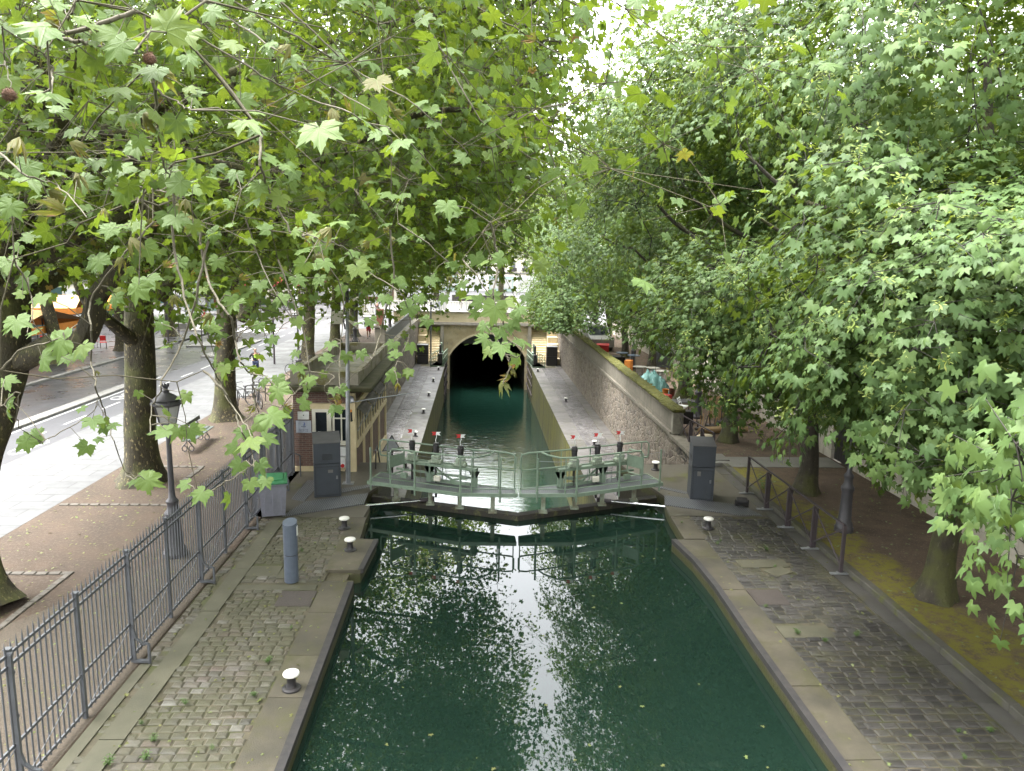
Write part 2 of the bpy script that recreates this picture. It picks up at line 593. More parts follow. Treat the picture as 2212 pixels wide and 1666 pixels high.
def bark_mat(name, dark, mid, pale, flakes):
    t = NT(name)
    v = t.pos()
    vs = t.mapv(v, (1, 1, .45))
    n = t.noise(vs, 7, 7, .7)
    col = t.mix(t.ramp(n, [(.35, 0), (.65, 1)]), dark, mid)
    col = t.mix(t.ramp(t.noise(vs, 15, 3, .5), [(.64 - .06 * flakes, 0), (.665 - .06 * flakes, 1)]), col, pale)
    col = t.mix(t.ramp(t.noise(v, 1.2, 5), [(.48, 0), (.62, .75)]), col, (.085, .09, .025))
    return t.fin(col, .85, t.bump(t.math('ADD', n, t.noise(vs, 26, 4)), .8, .04))


M['plane_bark'] = bark_mat('plane_bark', (.026, .022, .011), (.052, .043, .022), (.19, .155, .075), .55)
M['maple_bark'] = bark_mat('maple_bark', (.035, .030, .022), (.065, .055, .04), (.13, .115, .085), 0)
M['twig_pale'] = plain('pale_twig', (.13, .115, .08), .85)
M['twig_plane'] = plain('plane_twig', (.075, .065, .036), .85)
M['twig_maple'] = plain('maple_twig', (.028, .024, .018), .85)


def leaf_mat(name, stops, trans, veins=False, under=None, rough=.42):
    t = NT(name)
    tint = t.attr('tint')
    col = t.ramp(tint, stops)
    if veins:
        lv = t.attr('lxy', 'Vector')
        sp = t.new('ShaderNodeSeparateXYZ')
        t.put(sp.inputs[0], lv)
        an = t.math('ARCTAN2', sp.outputs[0], sp.outputs[1])
        ln = t.new('ShaderNodeVectorMath', operation='LENGTH')
        t.put(ln.inputs[0], lv)
        pp = t.math('PINGPONG', t.math('ABSOLUTE', an), R(47) / 2)
        d = t.math('MULTIPLY', pp, ln.outputs['Value'])
        vein = t.ramp(d, [(.008, 1), (.03, 0)])
        w = t.new('ShaderNodeTexWave', wave_type='RINGS', rings_direction='Z')
        t.put(w.inputs['Vector'], lv)
        w.inputs['Scale'].default_value = 4.2
        w.inputs['Distortion'].default_value = 1.5
        v2 = t.math('MULTIPLY', t.ramp(w.outputs[1], [(.8, 0), (1, 1)]), .22)
        col = t.mix(t.math('MULTIPLY', t.math('MAXIMUM', vein, v2), .45), col, (.15, .21, .07))
        nrm = t.bump(t.math('MULTIPLY', t.math('MAXIMUM', vein, v2), -1), .35, .004)
    else:
        nrm = None
    geo = t.new('ShaderNodeNewGeometry')
    col2 = t.mix(t.math('MULTIPLY', geo.outputs['Backfacing'], .55), col, under or (.10, .155, .05))
    t.fin(col2, rough + .1, nrm, None, .2)
    tr = t.new('ShaderNodeBsdfTranslucent')
    t.put(tr.inputs['Color'], t.mix(.5, col, (.30, .40, .03)))
    mx = t.new('ShaderNodeMixShader')
    mx.inputs[0].default_value = trans
    t.l.new(t.p.outputs[0], mx.inputs[1])
    t.l.new(tr.outputs[0], mx.inputs[2])
    t.l.new(mx.outputs[0], t.n['Material Output'].inputs['Surface'])
    return t.mat


PL = [(0, (.040, .082, .013)), (.45, (.080, .140, .020)), (.75, (.125, .185, .026)), (.93, (.20, .225, .03)), (.95, (.17, .068, .024)), (1, (.20, .095, .04))]
MP = [(0, (.034, .075, .019)), (.5, (.078, .136, .032)), (.85, (.118, .178, .038)), (1, (.11, .16, .03))]
M['plane_leaf'] = leaf_mat('plane_leaf', PL, .46)
M['plane_leaf_near'] = leaf_mat('plane_leaf_veined', [(a, tuple(x * ((.66, .74, .55)[i] if a < .94 else .9) for i, x in enumerate(c))) for a, c in PL], .36, True, (.11, .17, .06))
M['maple_leaf'] = leaf_mat('maple_leaf', MP, .25, False, (.06, .10, .04), .45)
M['samara'] = leaf_mat('samara', [(0, (.26, .32, .06)), (1, (.36, .38, .10))], .35)
M['weed'] = leaf_mat('weed_leaf', [(0, (.06, .14, .02)), (1, (.12, .2, .03))], .3)
# ------------------------------------------------------------------ the setting
def cobmat(name, stops, moss_lo, rough):
    t = NT(name)
    v = t.pos()
    col = t.ramp(t.attr('tone'), stops)
    col = t.mix(.6, col, t.ramp(t.noise(v, 9, 6, .7), [(.3, .55), (.7, 1.25)]), 'MULTIPLY')
    col = t.mix(t.ramp(t.noise(v, .8, 7, .72), [(moss_lo, 0), (moss_lo + .16, .85)]), col, (.062, .060, .031))
    return t.fin(col, t.ramp(t.noise(v, .9, 5), [(.4, rough), (.6, rough + .25)]), t.bump(t.noise(v, 45, 5, .7), .5, .012))


M['cobble'] = cobmat('cobble_stone_mixed', [(0, (.062, .058, .048)), (.3, (.088, .079, .062)), (.55, (.105, .094, .074)), (.75, (.098, .075, .06)), (.9, (.135, .126, .108)), (1, (.165, .157, .14))], .38, .55)
M['cobble_wet_shaded'] = cobmat('cobble_stone_grey', [(0, (.030, .028, .026)), (.5, (.044, .041, .037)), (1, (.066, .062, .057))], .5, .36)  # wet stones, colour lowered further to stand for the maples' shade
M['cobble_sheen'] = cobmat('cobble_stone_shiny', [(0, (.045, .042, .044)), (.5, (.07, .065, .066)), (1, (.11, .104, .105))], .62, .28)

EDGE_L = [(-2.50, -8), (-2.62, 15.3), (-2.80, 15.36), (-2.80, 15.78), (-2.56, 15.84), (-2.45, 17.7), (-2.86, 17.74), (-2.97, 20.2), (-3.16, 20.28), (-3.22, 21.3), (-2.98, 22.0), (-2.9, 24.7)]
EDGE_R = [(5.15, -8), (5.22, 12.5), (5.26, 15.0), (5.2, 16.4), (5.02, 17.7), (5.36, 17.78), (5.44, 19.5), (5.52, 20.3), (5.70, 21.2), (5.50, 22.1), (5.02, 24.7)]


def strip(mb, line, dx, z0, z1, ymin=-9, ymax=99):
    ln = [p for p in line if ymin <= p[1] <= ymax]
    return mb.prism(ln + [(dx if not callable(dx) else dx(p), p[1]) for p in (ln[-1], ln[0])], z0, z1)


m = MB()
strip(m, EDGE_L, -5.72, -7, -.07)
struct('left_quay_body', m, M['quaywall'])
m = MB()
strip(m, EDGE_R, 8.56, -7, -.07)
struct('right_quay_body', m, M['quaywall'])


def slabs(mb, inner, line, y0, y1, z0=-.069, z1=0.0, lens=(1.1, 1.9), rn=random.Random(3), jit=.006):
    """a row of coping stones along an edge polyline, joints left open"""
    def ex(y):
        for a, b in zip(line, line[1:]):
            if a[1] <= y <= b[1]:
                k = (y - a[1]) / max(b[1] - a[1], 1e-6)
                return a[0] + (b[0] - a[0]) * k
        return line[-1][0]
    y = y0
    while y < y1 - .05:
        L = min(rn.uniform(*lens), y1 - y)
        ys = sorted({y + .006, y + L - .006, *[p[1] for p in line if y + .02 < p[1] < y + L - .02]})
        mb.tone = rn.uniform(.35, .7)
        poly = [(ex(q), q) for q in ys] + [(inner, ys[-1]), (inner, ys[0])]
        mb.prism(poly, z0, z1 + rn.uniform(-jit, jit))
        y += L


m = MB()
slabs(m, -3.27, EDGE_L, -8, 15.3)
slabs(m, -3.35, EDGE_L, 15.84, 19.3)
mcop = mk('coping_slab', (.098, .085, .058), (.048, .043, .030), .9, .72, bump=.45, bscale=45, moss=((.06, .057, .024), .5, .66, 1.1), tone=.6)
struct('left_coping_path', m, mcop)
m = MB()
slabs(m, 5.88, EDGE_R, -8, 17.72, rn=random.Random(8))
slabs(m, 6.0, EDGE_R, 17.78, 19.45, rn=random.Random(9))
struct('right_coping_path', m, mcop)
# the worn iron edge on the coping
m = MB()
for ln, s, y1 in ((EDGE_L, -1, 15.2), (EDGE_R, 1, 17.7)):
    pts = [p for p in ln if p[1] <= y1] + ([(-2.615, 15.2)] if s < 0 else [])
    for k in range(len(pts) - 1):
        a, b = pts[k], pts[k + 1]
        m.bar((a[0] + s * .05, a[1], -.03), (b[0] + s * .05, b[1], -.03), .13, .11)
for k in range(2):
    m.bar((-2.555 + k * .055, 15.86, -.03), (-2.45 + k * .055, 17.68, -.03), .12, .1) if k == 0 else None
struct('coping_iron_edge_path', m, M['edge_iron'])

m = MB()
m.b2(-5.72, -3.27, -8, 19.3, -.069, -.022)
m.b2(5.88, 8.2, -8, 19.45, -.069, -.022)
struct('cobble_bedding_ground', m, M['mortar'])


def cobbles(mb, x0, x1, y0, y1, rn, skip=None, pitch=.165, lens=(.17, .27), zt=0.0):
    y = y0
    row = 0
    while y < y1:
        x = x0 + rn.uniform(-.08, 0)
        while x < x1:
            L = rn.uniform(*lens)
            xa, xb = max(x, x0) + .008, min(x + L, x1) - .008
            if xb - xa > .06 and not (skip and skip((xa + xb) / 2, y)):
                g = .008
                w = pitch - g * 2 + rn.uniform(-.012, .004)
                z = zt + rn.uniform(-.012, .006)
                i1 = .022
                mb.tone = rn.random()
                sk = rn.uniform(-.012, .012)
                q = [(xa, y + g + sk), (xb, y + g - sk), (xb + sk * .5, y + g + w), (xa + sk * .5, y + g + w + sk * .3)]
                cxm, cym = (xa + xb) / 2, y + pitch / 2
                vs = [(px, py, z - .07) for px, py in q] + [(px, py, z - .016) for px, py in q]
                vs += [(px + (i1 if px < cxm else -i1), py + (i1 if py < cym else -i1), z - .002) for px, py in q]
                cr = rn.uniform(.001, .007)
                vs.append((cxm, cym, z + cr))
                fs = [(a, (a + 1) % 4, 4 + (a + 1) % 4, 4 + a) for a in range(4)] + [(4 + a, 4 + (a + 1) % 4, 8 + (a + 1) % 4, 8 + a) for a in range(4)]
                fs += [(8 + a, 8 + (a + 1) % 4, 12) for a in range(4)]
                mb.add(vs, fs)
            x += L
        y += pitch
        row += 1


def skipL(x, y):
    if -5.42 < x < -5.0 and y < 19:
        return True
    if -4.03 < x < -3.3 and 14.1 < y < 14.82:
        return True
    if x < -5.5 and y < 12.1:
        return True
    return -5.4 < x < -4.25 and 15.5 < y < 16.1 or (-5.1 < x < -3.3 and 14.86 < y < 15.1) or (-4.35 < x < -3.9 and 15.4 < y < 16.3)


m = MB()
cobbles(m, -5.70, -3.29, 6.0, 19.28, random.Random(5), skipL)
struct('left_cobbled_quay_path', m, M['cobble'])


def skipR(x, y):
    if 5.9 < x < 6.62 and 14.1 < y < 14.85:
        return True
    if 12.75 < y < 13.25 and x < 6.9:
        return True
    return (6.2 < x < 7.4 and 16.0 < y < 16.45) or (y > 19.2 and x > 7.2) or (6.7 < x < 7.3 and 15.55 < y < 16.0)


m = MB()
cobbles(m, 5.9, 8.18, 6.0, 19.4, random.Random(6), skipR, pitch=.175, lens=(.2, .32))
struct('right_cobbled_quay_path', m, M['cobble_wet_shaded'])
# slabs laid among the cobbles
m = MB()
rn = random.Random(11)
y = -8.0
while y < 18.9:
    L = rn.uniform(1.2, 2.1)
    m.box((-5.21 + rn.uniform(-.02, .02), y + L / 2, -.03), (.36, L - .012, .07 + rn.uniform(0, .02)), rn.uniform(-.006, .006))
    y += L
for c, d, a in (((-4.85, 15.8, -.03), (1.05, .55, .07), .03), ((-4.12, 15.85, -.03), (.4, .8, .066), -.04), ((-4.2, 14.98, -.03), (1.7, .22, .064), 0), ((6.8, 16.22, -.03), (1.15, .42, .075), .05), ((7.0, 15.78, -.03), (.55, .4, .08), .5), ((6.4, 13.0, -.03), (1.0, .46, .07), 0)):
    m.box(c, d, a, .008)
m.b2(-5.71, -5.52, -8, 12.05, -.06, .002)
struct('mossy_slab_path', m, M['slab'])
m = MB()
y = -8.0
while y < 24.4:
    L = rn.uniform(.9, 1.6)
    m.b2(8.21, 8.545, y + .006, y + L - .006, -.069, rn.uniform(-.004, .003))
    y += L
struct('gutter_slab_path', m, mk('gutter_stone', (.085, .081, .075), (.056, .053, .047), 2, .45, bump=.25, moss=((.075, .07, .035), .55, .68, 1.5)))
m = MB()
m.b2(-4.02, -3.30, 14.12, 14.80, -.06, .002)
m.b2(5.9, 6.6, 14.12, 14.83, -.06, .002)
struct('manhole_plate_path', m, mk('manhole_plate', (.07, .058, .05), (.05, .042, .038), 20, .55, bump=.6, bscale=90))
# platforms beside the gates
m = MB()
PLAT_L = [(-3.0, 19.3)] + [p for p in EDGE_L if 19.3 <= p[1]] + [(-3.95, 24.7), (-3.95, 23.62), (-5.95, 23.62), (-5.95, 19.3)]
m.prism([(x, y) for x, y in PLAT_L], -.069, 0)
PLAT_R = [p for p in EDGE_R if p[1] >= 19.45] + [(7.72, 24.7), (8.2, 24.7), (8.2, 19.45)]
m.prism(PLAT_R, -.069, 0)
struct('lock_platform_ground', m, M['platform'])
m = MB()
m.prism([(-3.17, 21.28), (-3.14, 20.32), (-5.18, 19.28), (-4.85, 20.5)], .004, .03)
m.prism([(5.70, 21.2), (5.50, 20.34), (7.42, 19.50), (8.05, 19.5), (7.72, 20.36)], .004, .03)
m.prism([(-3.98, 21.35), (-3.0, 22.05), (-2.99, 22.35), (-4.05, 21.75)], .004, .014)
m.prism([(5.52, 22.15), (6.4, 21.4), (6.6, 21.55), (5.51, 22.4)], .004, .014)
m.prism([(-5.3, 20.75), (-4.88, 20.55), (-4.75, 22.6), (-5.25, 22.6)], .004, .014)
struct('tread_plate_path', m, M['plate'])

# earth and street on the town side
m = MB()
m.b2(-11.58, -5.72, -8, 71.4, -.5, 0)
struct('earth_ground', m, M['earth'])
m = MB()
pts = [(-5.74, -8), (-5.74, 17.0), (-6.6, 17.6), (-7.4, 15.6), (-8.9, 13.2), (-9.4, 9.5), (-9.2, -8)]
m.prism(pts, .001, .006)
struct('gravel_ground', m, M['gravel'])
m = MB()
for c, d in (((-8.83, 10.0, .005), (.14, 11.2, .05)), ((-10.2, 15.66, .005), (2.9, .14, .05)), ((-10.0, 20.2, .005), (3.0, .12, .05)), ((-10.0, 24.0, .005), (2.2, .14, .05)), ((-8.98, 23.2, .005), (.16, 1.5, .05))):
    n = int(max(d[0], d[1]) / .26)
    for k in range(n):
        f = (k + .5) / n - .5
        if d[0] > d[1]:
            m.box((c[0] + f * d[0], c[1] + rn.uniform(-.01, .01), c[2]), (.24, d[1], d[2]), rn.uniform(-.04, .04), .012)
        else:
            m.box((c[0] + rn.uniform(-.01, .01), c[1] + f * d[1], c[2]), (d[0], .24, d[2]), rn.uniform(-.04, .04), .012)
struct('sett_border_kerb', m, mk('sett', (.105, .092, .075), (.07, .062, .05), 4, .8))
m = MB()
m.b2(-15.4, -11.58, -8, 71.4, -.5, .004)
m.b2(-12.6, -11.3, 36, 46, .004, .008)
struct('granite_pavement', m, M['pave'])
m = MB()
m.b2(-17.9, -15.4, -8, 71.4, -.5, 0)
struct('cycle_lane_road', m, M['bike_asphalt'])
m = MB()
m.b2(-18.45, -17.9, -8, 42, -.5, .11, .02)
m.b2(-18.45, -17.2, 50, 60, -.5, .11, .02)
m.b2(-23.3, -23.0, -8, 58, -.5, .10, .02)
struct('street_kerb', m, M['kerb'])
m = MB()
m.b2(-23.0, -17.9, -8, 71.4, -.5, -.012)
struct('wet_road', m, M['asphalt'])
m = MB()
m.b2(-70, -23.3, -8, 71.4, -.5, .06)
struct('far_pavement', m, M['asphalt'])
m = MB()
m.b2(-300, 300, 73.2, 700, -1.5, -.006)
m.b2(-300, -8.0, 71.4, 73.2, -1.5, -.006)
m.b2(10, 300, 71.4, 73.2, -1.5, -.006)
m.b2(-300, -70, -300, 71.4, -1.5, -.03)
m.b2(13.2, 300, -300, 71.4, -1.5, -.03)
m.b2(-300, 300, -300, -8.0, -7, -.9)
struct('plaza_ground', m, mk('plaza_wet', (.085, .085, .09), (.06, .06, .064), .25, .5, rough2=.3, bump=.1))
m = MB()
for y in range(0, 70, 1):
    if y % 3 == 0:
        m.b2(-16.66, -16.56, y, y + 1.7, .001, .005)
m.b2(-17.78, -17.68, -8, 42, .001, .005)
for k in range(6):
    m.b2(-22.8 + k * .95, -22.3 + k * .95, 66.5, 70.3, -.008, -.004)
for k in range(9):
    m.b2(-16 + k * 1.1, -15.45 + k * 1.1, 76.5, 80.5, -.002, .002)
for y in (86, 87.4, 100, 101.5, 112):
    m.b2(-60, 2, y, y + .3, -.002, .002)
for c in ((-15.9, 26.4), (-17.1, 36.2)):       # painted bicycles
    ring = [(math.cos(a * math.pi / 8) * .30, math.sin(a * math.pi / 8) * .42) for a in range(16)]
    for dy in (-.55, .55):
        m.tube([(c[0] + px, c[1] + dy + py, .004) for px, py in ring], .03, 4, closed=True)
    m.bar((c[0], c[1] - .5, .004), (c[0] + .2, c[1] + .1, .004), .08, .006)
    m.bar((c[0] + .2, c[1] + .1, .004), (c[0], c[1] + .5, .004), .08, .006)
struct('road_markings', m, M['paint'])
m = MB()
m.prism([(-26.5, 66), (-24.0, 66.2), (-22.6, 68.2), (-23.6, 70.3), (-26.5, 71)], .06, .16)
m.prism([(-21.5, 55.5), (-18.6, 56), (-18.4, 58.5), (-21, 59.5)], -.01, .1)
m.prism([(-13, 84), (-4, 84), (-2, 88), (-4, 90), (-14, 90)], -.01, .12)
struct('traffic_island_kerb', m, M['kerb'])

# tree strip on the wall side
m = MB()
m.b2(8.74, 12.8, -8, 71.4, -3.2, .10)
m.b2(7.76, 8.74, 24.7, 71.4, -3.2, .10)
struct('soil_ground', m, M['dark_earth'])
m = MB()
y = -8.0
while y < 24.3:
    L = rn.uniform(1.1, 1.8)
    m.b2(8.55, 8.74, y + .004, y + L - .004, -.4, .125 + rn.uniform(-.006, .006), .012)
    y += L
struct('stone_kerb', m, mk('kerb_dark', (.085, .08, .066), (.055, .052, .042), 3, .7, moss=((.08, .085, .02), .5, .65, 2)))
m = MB()
for k, (x0, x1) in enumerate(((8.75, 9.9), (9.91, 11.2), (11.21, 12.7))):
    m.b2(x0, x1, 24.05, 25.35, .08, .115)
m.b2(7.75, 8.9, 24.75, 25.6, -.05, .16)
m.b2(8.2, 8.73, 24.45, 24.74, -.05, .13)
struct('slab_path', m, mk('path_slab', (.19, .185, .165), (.14, .135, .12), 1.5, .55))

# chamber quays, three metres lower
m = MB()
m.b2(-5.62, -2.9, 24.7, 71.5, -8, -2.80)
m.b2(4.98, 7.76, 24.7, 71.5, -8, -2.80)
m.b2(-5.62, -4.0, 71.5, 76, -8, -2.80)
struct('chamber_wall_base', m, M['algae'])
m = MB()
slabs(m, -4.02, [(-2.88, 24.7), (-2.88, 71.5)], 24.7, 71.5, -2.799, -2.77, (1.2, 2.2))
slabs(m, 5.86, [(4.96, 24.7), (4.96, 71.5)], 24.7, 71.5, -2.799, -2.77, (1.2, 2.2))
slabs(m, -5.6, [(-5.05, 24.7), (-5.05, 71.5)], 24.7, 71.5, -2.799, -2.765, (.9, 1.6))
slabs(m, 7.74, [(7.2, 24.7), (7.2, 71.5)], 24.7, 71.5, -2.799, -2.765, (.9, 1.6))
t = mk('wet_slab', (.10, .094, .09), (.068, .064, .060), 1.0, .4, rough2=.6, bump=.15, moss=((.05, .05, .022), .54, .68, 1.2), tone=.6)
struct('chamber_slab_path', m, t)
m = MB()
m.b2(-5.05, -4.02, 24.7, 71.5, -2.799, -2.785)
m.b2(5.86, 7.2, 24.7, 71.5, -2.799, -2.785)
struct('chamber_bedding_ground', m, M['mortar'])
m = MB()
cobbles(m, -5.04, -4.03, 28, 66, random.Random(15), None, .2, (.22, .34), -2.765)
cobbles(m, 5.87, 7.19, 28, 66, random.Random(16), None, .2, (.22, .34), -2.765)
struct('chamber_cobble_path', m, M['cobble_sheen'])

# water
m = MB()
n = 40
m.add([(-3.6, -60, -.3), (6.2, -60, -.3), (6.2, 21.45, -.3), (5.55, 21.45, -.3), (1.22, 19.86, -.3), (-3.1, 21.45, -.3), (-3.6, 21.45, -.3)], [tuple(range(7))])
struct('canal_water', m, M['water'])
m = MB()
m.b2(-3.4, 5.6, 19.8, 118, -7.5, -5.8)
struct('chamber_water', m, M['water_low'])

# ------------------------------------------------------------------ bridge over the tunnel mouth
br = thing('tunnel_bridge', 'pale stone road bridge with a round arched tunnel mouth at the end of the lock', 'bridge', (1.02, 71.5, -2.77))
cxa, zs, hw, rise = 1.02, -2.53, 3.66, 2.19
Rr = (hw * hw + rise * rise) / (2 * rise)
cz = zs + rise - Rr
NA = 28
a0 = math.asin(hw / Rr)
arc = [(cxa + Rr * math.sin(-a0 + 2 * a0 * k / NA), cz + Rr * math.cos(-a0 + 2 * a0 * k / NA)) for k in range(NA + 1)]
m = MB()
for y, flip in ((71.5, 1),):
    top = .5
    for k in range(NA):
        (xa, za), (xb, zb) = arc[k], arc[k + 1]
        m.quad((xa, y, za), (xb, y, zb), (xb, y, top), (xa, y, top))
m.b2(-3.25, arc[0][0], 71.5, 73.0, -7, top)
m.b2(arc[-1][0], 5.25, 71.5, 73.0, -7, top)
m.b2(-8, -3.25, 72.9, 74.5, -7, top)
m.b2(5.25, 10, 72.9, 74.5, -7, top)
m.build('spandrel_wall', M['bridge_stone'], br)
m = MB()
for k in range(NA):
    (xa, za), (xb, zb) = arc[k], arc[k + 1]
    f = lambda x, z, s: (cxa + (x - cxa) * s, cz + (z - cz) * s)
    xo, zo = f(xa, za, 1.045)
    xp, zp = f(xb, zb, 1.045)
    m.add([(xa, 71.44, za), (xb, 71.44, zb), (xp, 71.44, zp), (xo, 71.44, zo), (xa, 71.52, za), (xb, 71.52, zb), (xp, 71.52, zp), (xo, 71.52, zo)], [(0, 1, 2, 3), (2, 6, 7, 3), (0, 4, 5, 1)])
m.build('arch_ring', M['cream_stone'], br)
m = MB()
pts = [(arc[0][0], -7)] + arc + [(arc[-1][0], -7)]
for (xa, za), (xb, zb) in zip(pts, pts[1:]):
    m.quad((xb, 71.55, zb), (xa, 71.55, za), (xa, 118, za), (xb, 118, zb))
m.b2(-4, 6, 118, 119, -7, 1)
m.build('tunnel_vault', mk('vault_stone', (.10, .09, .08), (.06, .055, .05), 2, .9), br)
m = MB()
m.b2(-8.0, 10.0, 71.25, 72.9, .5, .62)
m.b2(-8.0, 10.0, 71.35, 72.9, .625, .76)
m.build('cornice', M['grey_stone'], br)
m = MB()
m.b2(-8.0, 10.0, 71.5, 72.0, .765, 1.66)
m.build('parapet', M['cream_stone'], br)
m = MB()
m.b2(-8.0, 10.0, 71.42, 72.08, 1.665, 1.8)
m.build('parapet_cap', M['grey_stone'], br)
m = MB()
m.b2(-8.0, 10.0, 72.1, 90, .5, 1.15) if False else None
for x in (-3.35, 5.1):
    m = MB()
    m.b2(x - .16, x + .16, 71.3, 71.6, -2.77, .5)
    m.build('pilaster', M['grey_stone'], br)
for sx, xa, xb, xc in ((-1, -5.58, -4.75, -3.55), (1, 6.75, 5.3, 7.74)):
    m = MB()
    for k in range(14):
        z = -2.77 + .2 * (k + 1)
        y = 68.6 + .29 * k
        if sx < 0:
            m.b2(xb, xc, y, 72.88, z - .2, z)
        else:
            m.b2(xb, xa, y, 72.88, z - .2, z)
    m.build('stair', M['cream_stone'], br)
    m = MB()
    for k in range(5):
        z = -2.77 + .58 * (k + 1)
        y = 67.9 + .85 * k
        if sx < 0:
            m.b2(xa, xb - .02, y, 72.87, z - .58, z)
        else:
            m.b2(xa + .02, xc, y, 72.87, z - .58, z)
    m.build('stair', M['cream_stone'], br)

# retaining walls
w = thing('retaining_wall', 'rubble stone retaining wall with a mossy ashlar parapet along the maple strip', 'wall', (7.9, 48, -2.77))
m = MB()
m.b2(7.75, 8.2, 28.2, 71.5, -2.8, .18)
m.b2(7.75, 8.2, 24.72, 28.2, -2.8, .10)
m.build('rubble_face', M['rubble'], w)
m = MB()
m.b2(7.66, 8.2, 28.2, 71.5, .185, .33)
m.b2(7.66, 8.2, 24.72, 28.2, .105, .24)
m.build('ledge', M['ashlar'], w)
m = MB()
m.b2(7.76, 8.10, 28.35, 71.5, .335, 1.14)
m.build('parapet', M['ashlar'], w)
m = MB()
m.b2(7.72, 8.14, 28.05, 28.345, .25, 1.14, .03)
m.build('end_pier', mk('pier_plaster', (.26, .24, .2), (.15, .14, .11), 4, .85), w)
m = MB()
y = 28.0
while y < 71.4:
    L = min(rn.uniform(1.6, 2.4), 71.5 - y)
    m.box((7.93, y + L / 2, 1.21), (.52, L - .005, .13), 0, .03)
    y += L
# ragged moss along the cap
for k in range(1500):
    y = rn.uniform(28.0, 71.4)
    s = rn.uniform(.04, .12)
    e = rn.choice((rn.uniform(7.68, 8.18), rn.gauss(7.69, .02)))
    m.ball((e, y, 1.275 - (.06 * rn.random() if e < 7.7 else 0)), s, 6, 4, (1, 1.2, .28))
m.build('moss_cap', M['parapet_moss'], w)
GRAF = w
w = thing('retaining_wall', 'rubble stone retaining wall running from the brick cabin to the tunnel steps', 'wall', (-5.7, 48, -2.77))
m = MB()
m.b2(-6.1, -5.62, 31.6, 71.5, -2.8, .6)
m.build('rubble_face', M['rubble'], w)
m = MB()
m.b2(-6.05, -5.62, 31.6, 71.5, .605, 1.02)
m.build('parapet', M['ashlar'], w)
m = MB()
m.b2(-6.1, -5.54, 31.6, 71.5, 1.025, 1.16)
m.build('cap', M['roofconc'], w)
w = thing('metal_fence', 'dark grey boarded metal fence on top of the stone wall beyond the cabin', 'fence', (-5.9, 55, 1.16))
m = MB()
for k in range(170):
    m.b2(-5.92, -5.90, 44.9 + k * .155, 45.035 + k * .155, 1.2, 2.0)
m.build('board_panel', M['fence_grey'], w)
m = MB()
m.b2(-5.97, -5.85, 44.8, 71.4, 2.0, 2.07)
m.build('top_rail', M['fence_grey'], w)
w = thing('stone_pillar', 'weathered stone pillar carrying a rusty brown box above the cabin roof', 'pillar', (-5.75, 44.3, 0))
m = MB()
m.b2(-6.05, -5.45, 44.0, 44.6, 1.17, 2.75, .03)
m.b2(-6.12, -5.38, 43.93, 44.67, 2.75, 2.87, .02)
m.build('shaft', M['ashlar'], w)
m = MB()
m.b2(-5.95, -5.55, 44.1, 44.5, 2.87, 3.85, .02)
m.build('post', M['rust'], w)
# stone boundary wall and door
w = thing('boundary_wall', 'tall pale stone block wall closing the soil strip behind the maples', 'wall', (13, 30, 0))
m = MB()
m.b2(12.78, 13.2, -8, 23.7, -.4, 5.2)
m.b2(12.78, 13.2, 25.3, 71.5, -.4, 5.2)
m.b2(12.78, 13.2, 23.7, 25.3, 2.35, 5.2)
m.build('masonry', M['wallstone'], w)
m = MB()
m.b2(12.70, 13.28, -8, 71.5, 5.2, 5.4)
m.build('coping', M['grey_stone'], w)
d = MB()
for k in range(9):
    d.b2(12.90, 12.95, 23.72 + k * .175, 23.885 + k * .175, .1, 2.33)
d = d.build('door', M['black_iron'], w)
for z in (.55, 1.75):
    m = MB()
    m.b2(12.86, 12.9, 23.72, 25.28, z, z + .1)
    m.build('hinge_bar', M['black_iron'], d)
m = MB()
m.b2(12.72, 12.78, 43.5, 43.75, .7, 1.25)
m.build('meter_box', M['grey_stone'], w)
for y in (40.5, 15.6):
    m = MB()
    m.tube([(12.75, y, .1), (12.74, y, 1.05), (12.75, y + .2, 1.1)], .02, 6)
    m.build('pipe', M['grey_stone'], w)
# ------------------------------------------------------------------ writing
def text(name, body, size, loc, rot, mat, parent, align='CENTER', ext=.002):
    cu = bpy.data.curves.new(name, 'FONT')
    cu.body = body
    cu.size = size
    cu.extrude = ext
    cu.align_x = align
    cu.align_y = 'CENTER'
    o = bpy.data.objects.new(name, cu)
    COL.objects.link(o)
    bpy.context.view_layer.update()
    me = bpy.data.meshes.new_from_object(o)
    bpy.data.objects.remove(o)
    me.materials.clear()
    me.materials.append(mat)
    o = bpy.data.objects.new(name, me)
    COL.objects.link(o)
    o.rotation_euler = rot
    o.parent = parent
    off = Vector((0, 0, 0))
    p = parent
    while p is not None:
        off += Vector(p.location)
        p = p.parent
    o.location = Vector(loc) - off
    return o


FRONT = (R(90), 0, 0)          # faces back towards -y
EAST = (R(90), 0, R(90))       # faces +x
WEST = (R(90), 0, R(-90))      # faces -x

text('graffiti', 'ASPECO :', .42, (7.742, 26.6, -.16), WEST, M['black'], GRAF)
